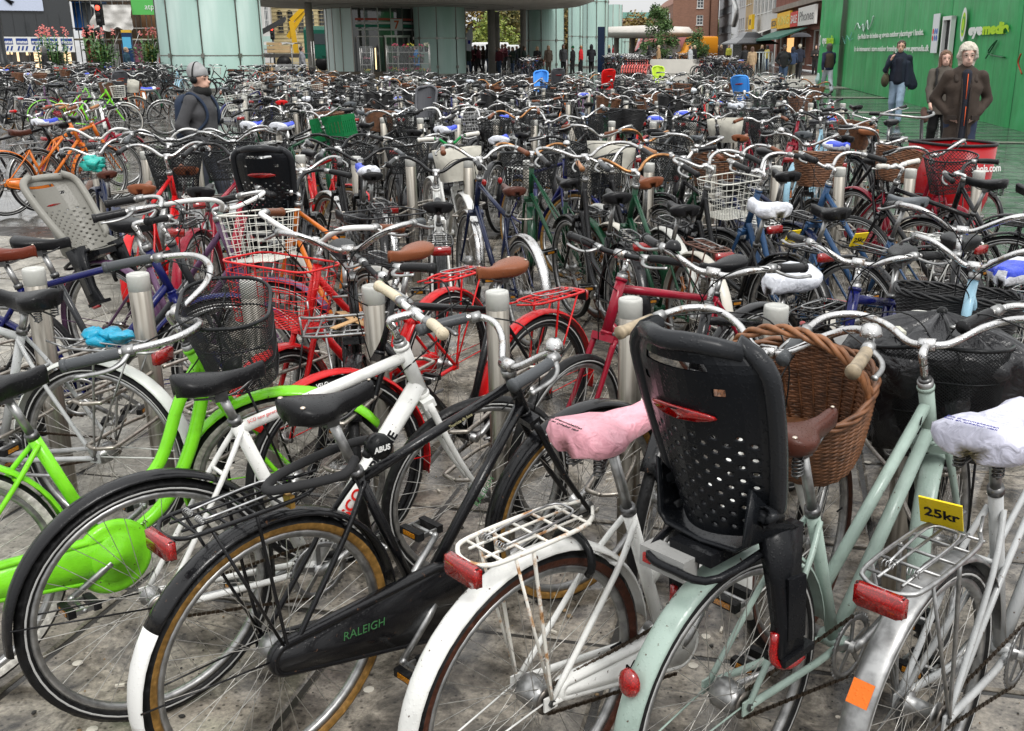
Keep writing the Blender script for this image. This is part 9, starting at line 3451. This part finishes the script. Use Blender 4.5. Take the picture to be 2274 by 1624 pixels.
# crowd under the canopy
RC = random.Random(11)
cc_ = [('black coat', BK), ('navy coat', NV), ('grey coat', (0.07, 0.07, 0.075)), ('brown coat', (0.06, 0.035, 0.02)), ('dark green coat', (0.015, 0.03, 0.02)), ('blue jacket', (0.02, 0.05, 0.12)), ('burgundy coat', (0.10, 0.01, 0.02))]
for n_, px in enumerate([1040, 1047, 1056, 1064, 1074, 1083, 1091, 1100, 1109, 1116, 1123, 1131, 1139, 1148, 1156, 1164]):
 d = RC.uniform(64, 74)
 nm, c = cc_[RC.randrange(len(cc_))] if n_ != 8 else ('burgundy coat', (0.10, 0.01, 0.02))
 p = at(px, 150, d)
 person(p.x, d, RC.uniform(0, 360), RC.uniform(1.62, 1.82), 'person in %s, %s from left in the crowd under the canopy' % (nm, ORD[n_]), c, trc=RC.choice([BK, DN, GY]), hairc=RC.choice([BK, (0.08, 0.04, 0.02), (0.35, 0.22, 0.1)]), hair=RC.choice(['short', 'bob', 'long']), arms=RC.choice(['down', 'fold']), stride=RC.choice([0.15, 0.4]), coat=RC.choice(['jacket', 'mid']), group='people under the canopy')
# others
pp(366, 200, 95, 1.72, 'person in grey hoodie with a red backpack by the third planter', (0.35, 0.35, 0.37), trc=(0.10, 0.18, 0.32), stride=0.3, hairc=(0.12, 0.07, 0.04), depth=44, extras=backpack((0.6, 0.01, 0.02)))
pp(103, 190, 200, 1.72, 'person in black coat and grey hood in front of the first planter', BK, hat='hood', hatc=(0.12, 0.12, 0.12), trc=BK, stride=0.3, depth=43)
pp(284, 190, 0, 1.70, 'person in dark blue coat near the blue pylon', (0.01, 0.05, 0.08), trc=NV, stride=0.5, depth=47, hairc=(0.4, 0.3, 0.2))
pp(926, 165, 180, 1.75, 'person in bright blue raincoat behind the flower racks', (0.02, 0.22, 0.6), trc=BK, stride=0.3, coat='mid', depth=56)
pp(672, 170, 10, 1.72, 'stallholder in grey coat bending at the flower stall', (0.2, 0.2, 0.22), trc=BK, stride=0.3, depth=46)
for n_, (px, d, nm, c, ht_) in enumerate([(1440, 66, 'black hooded jacket', BK, 'hood'), (1462, 68, 'tan jacket', (0.32, 0.2, 0.1), None), (1532, 67, 'pale grey coat', (0.4, 0.42, 0.44), None), (1541, 70, 'dark coat', BK, None), (1352, 95, 'dark blue coat', NV, None), (1362, 96, 'red coat', (0.4, 0.02, 0.03), None),
           (1592, 90, 'black coat', BK, None), (1600, 88, 'brown coat', (0.06, 0.035, 0.02), None), (1617, 92, 'yellow-green jacket', (0.45, 0.45, 0.06), None), (1630, 86, 'black jacket', BK, None), (1641, 95, 'white jacket', (0.5, 0.5, 0.5), None), (1690, 75, 'black long coat', BK, None), (1702, 73, 'yellow dress', (0.6, 0.5, 0.15), None)]):
 p = at(px, 150, d)
 person(p.x, d, RC.uniform(0, 360), 1.72, 'person in %s, %s from left among the far walkers' % (nm, ORD[n_]), c, trc=RC.choice([BK, DN]), hairc=RC.choice([BK, (0.5, 0.4, 0.25), (0.1, 0.05, 0.03)]), hair=RC.choice(['short', 'long']), hat=ht_, hatc=c, arms='down', stride=0.15 if n_ % 2 else 0.4, coat='jacket')
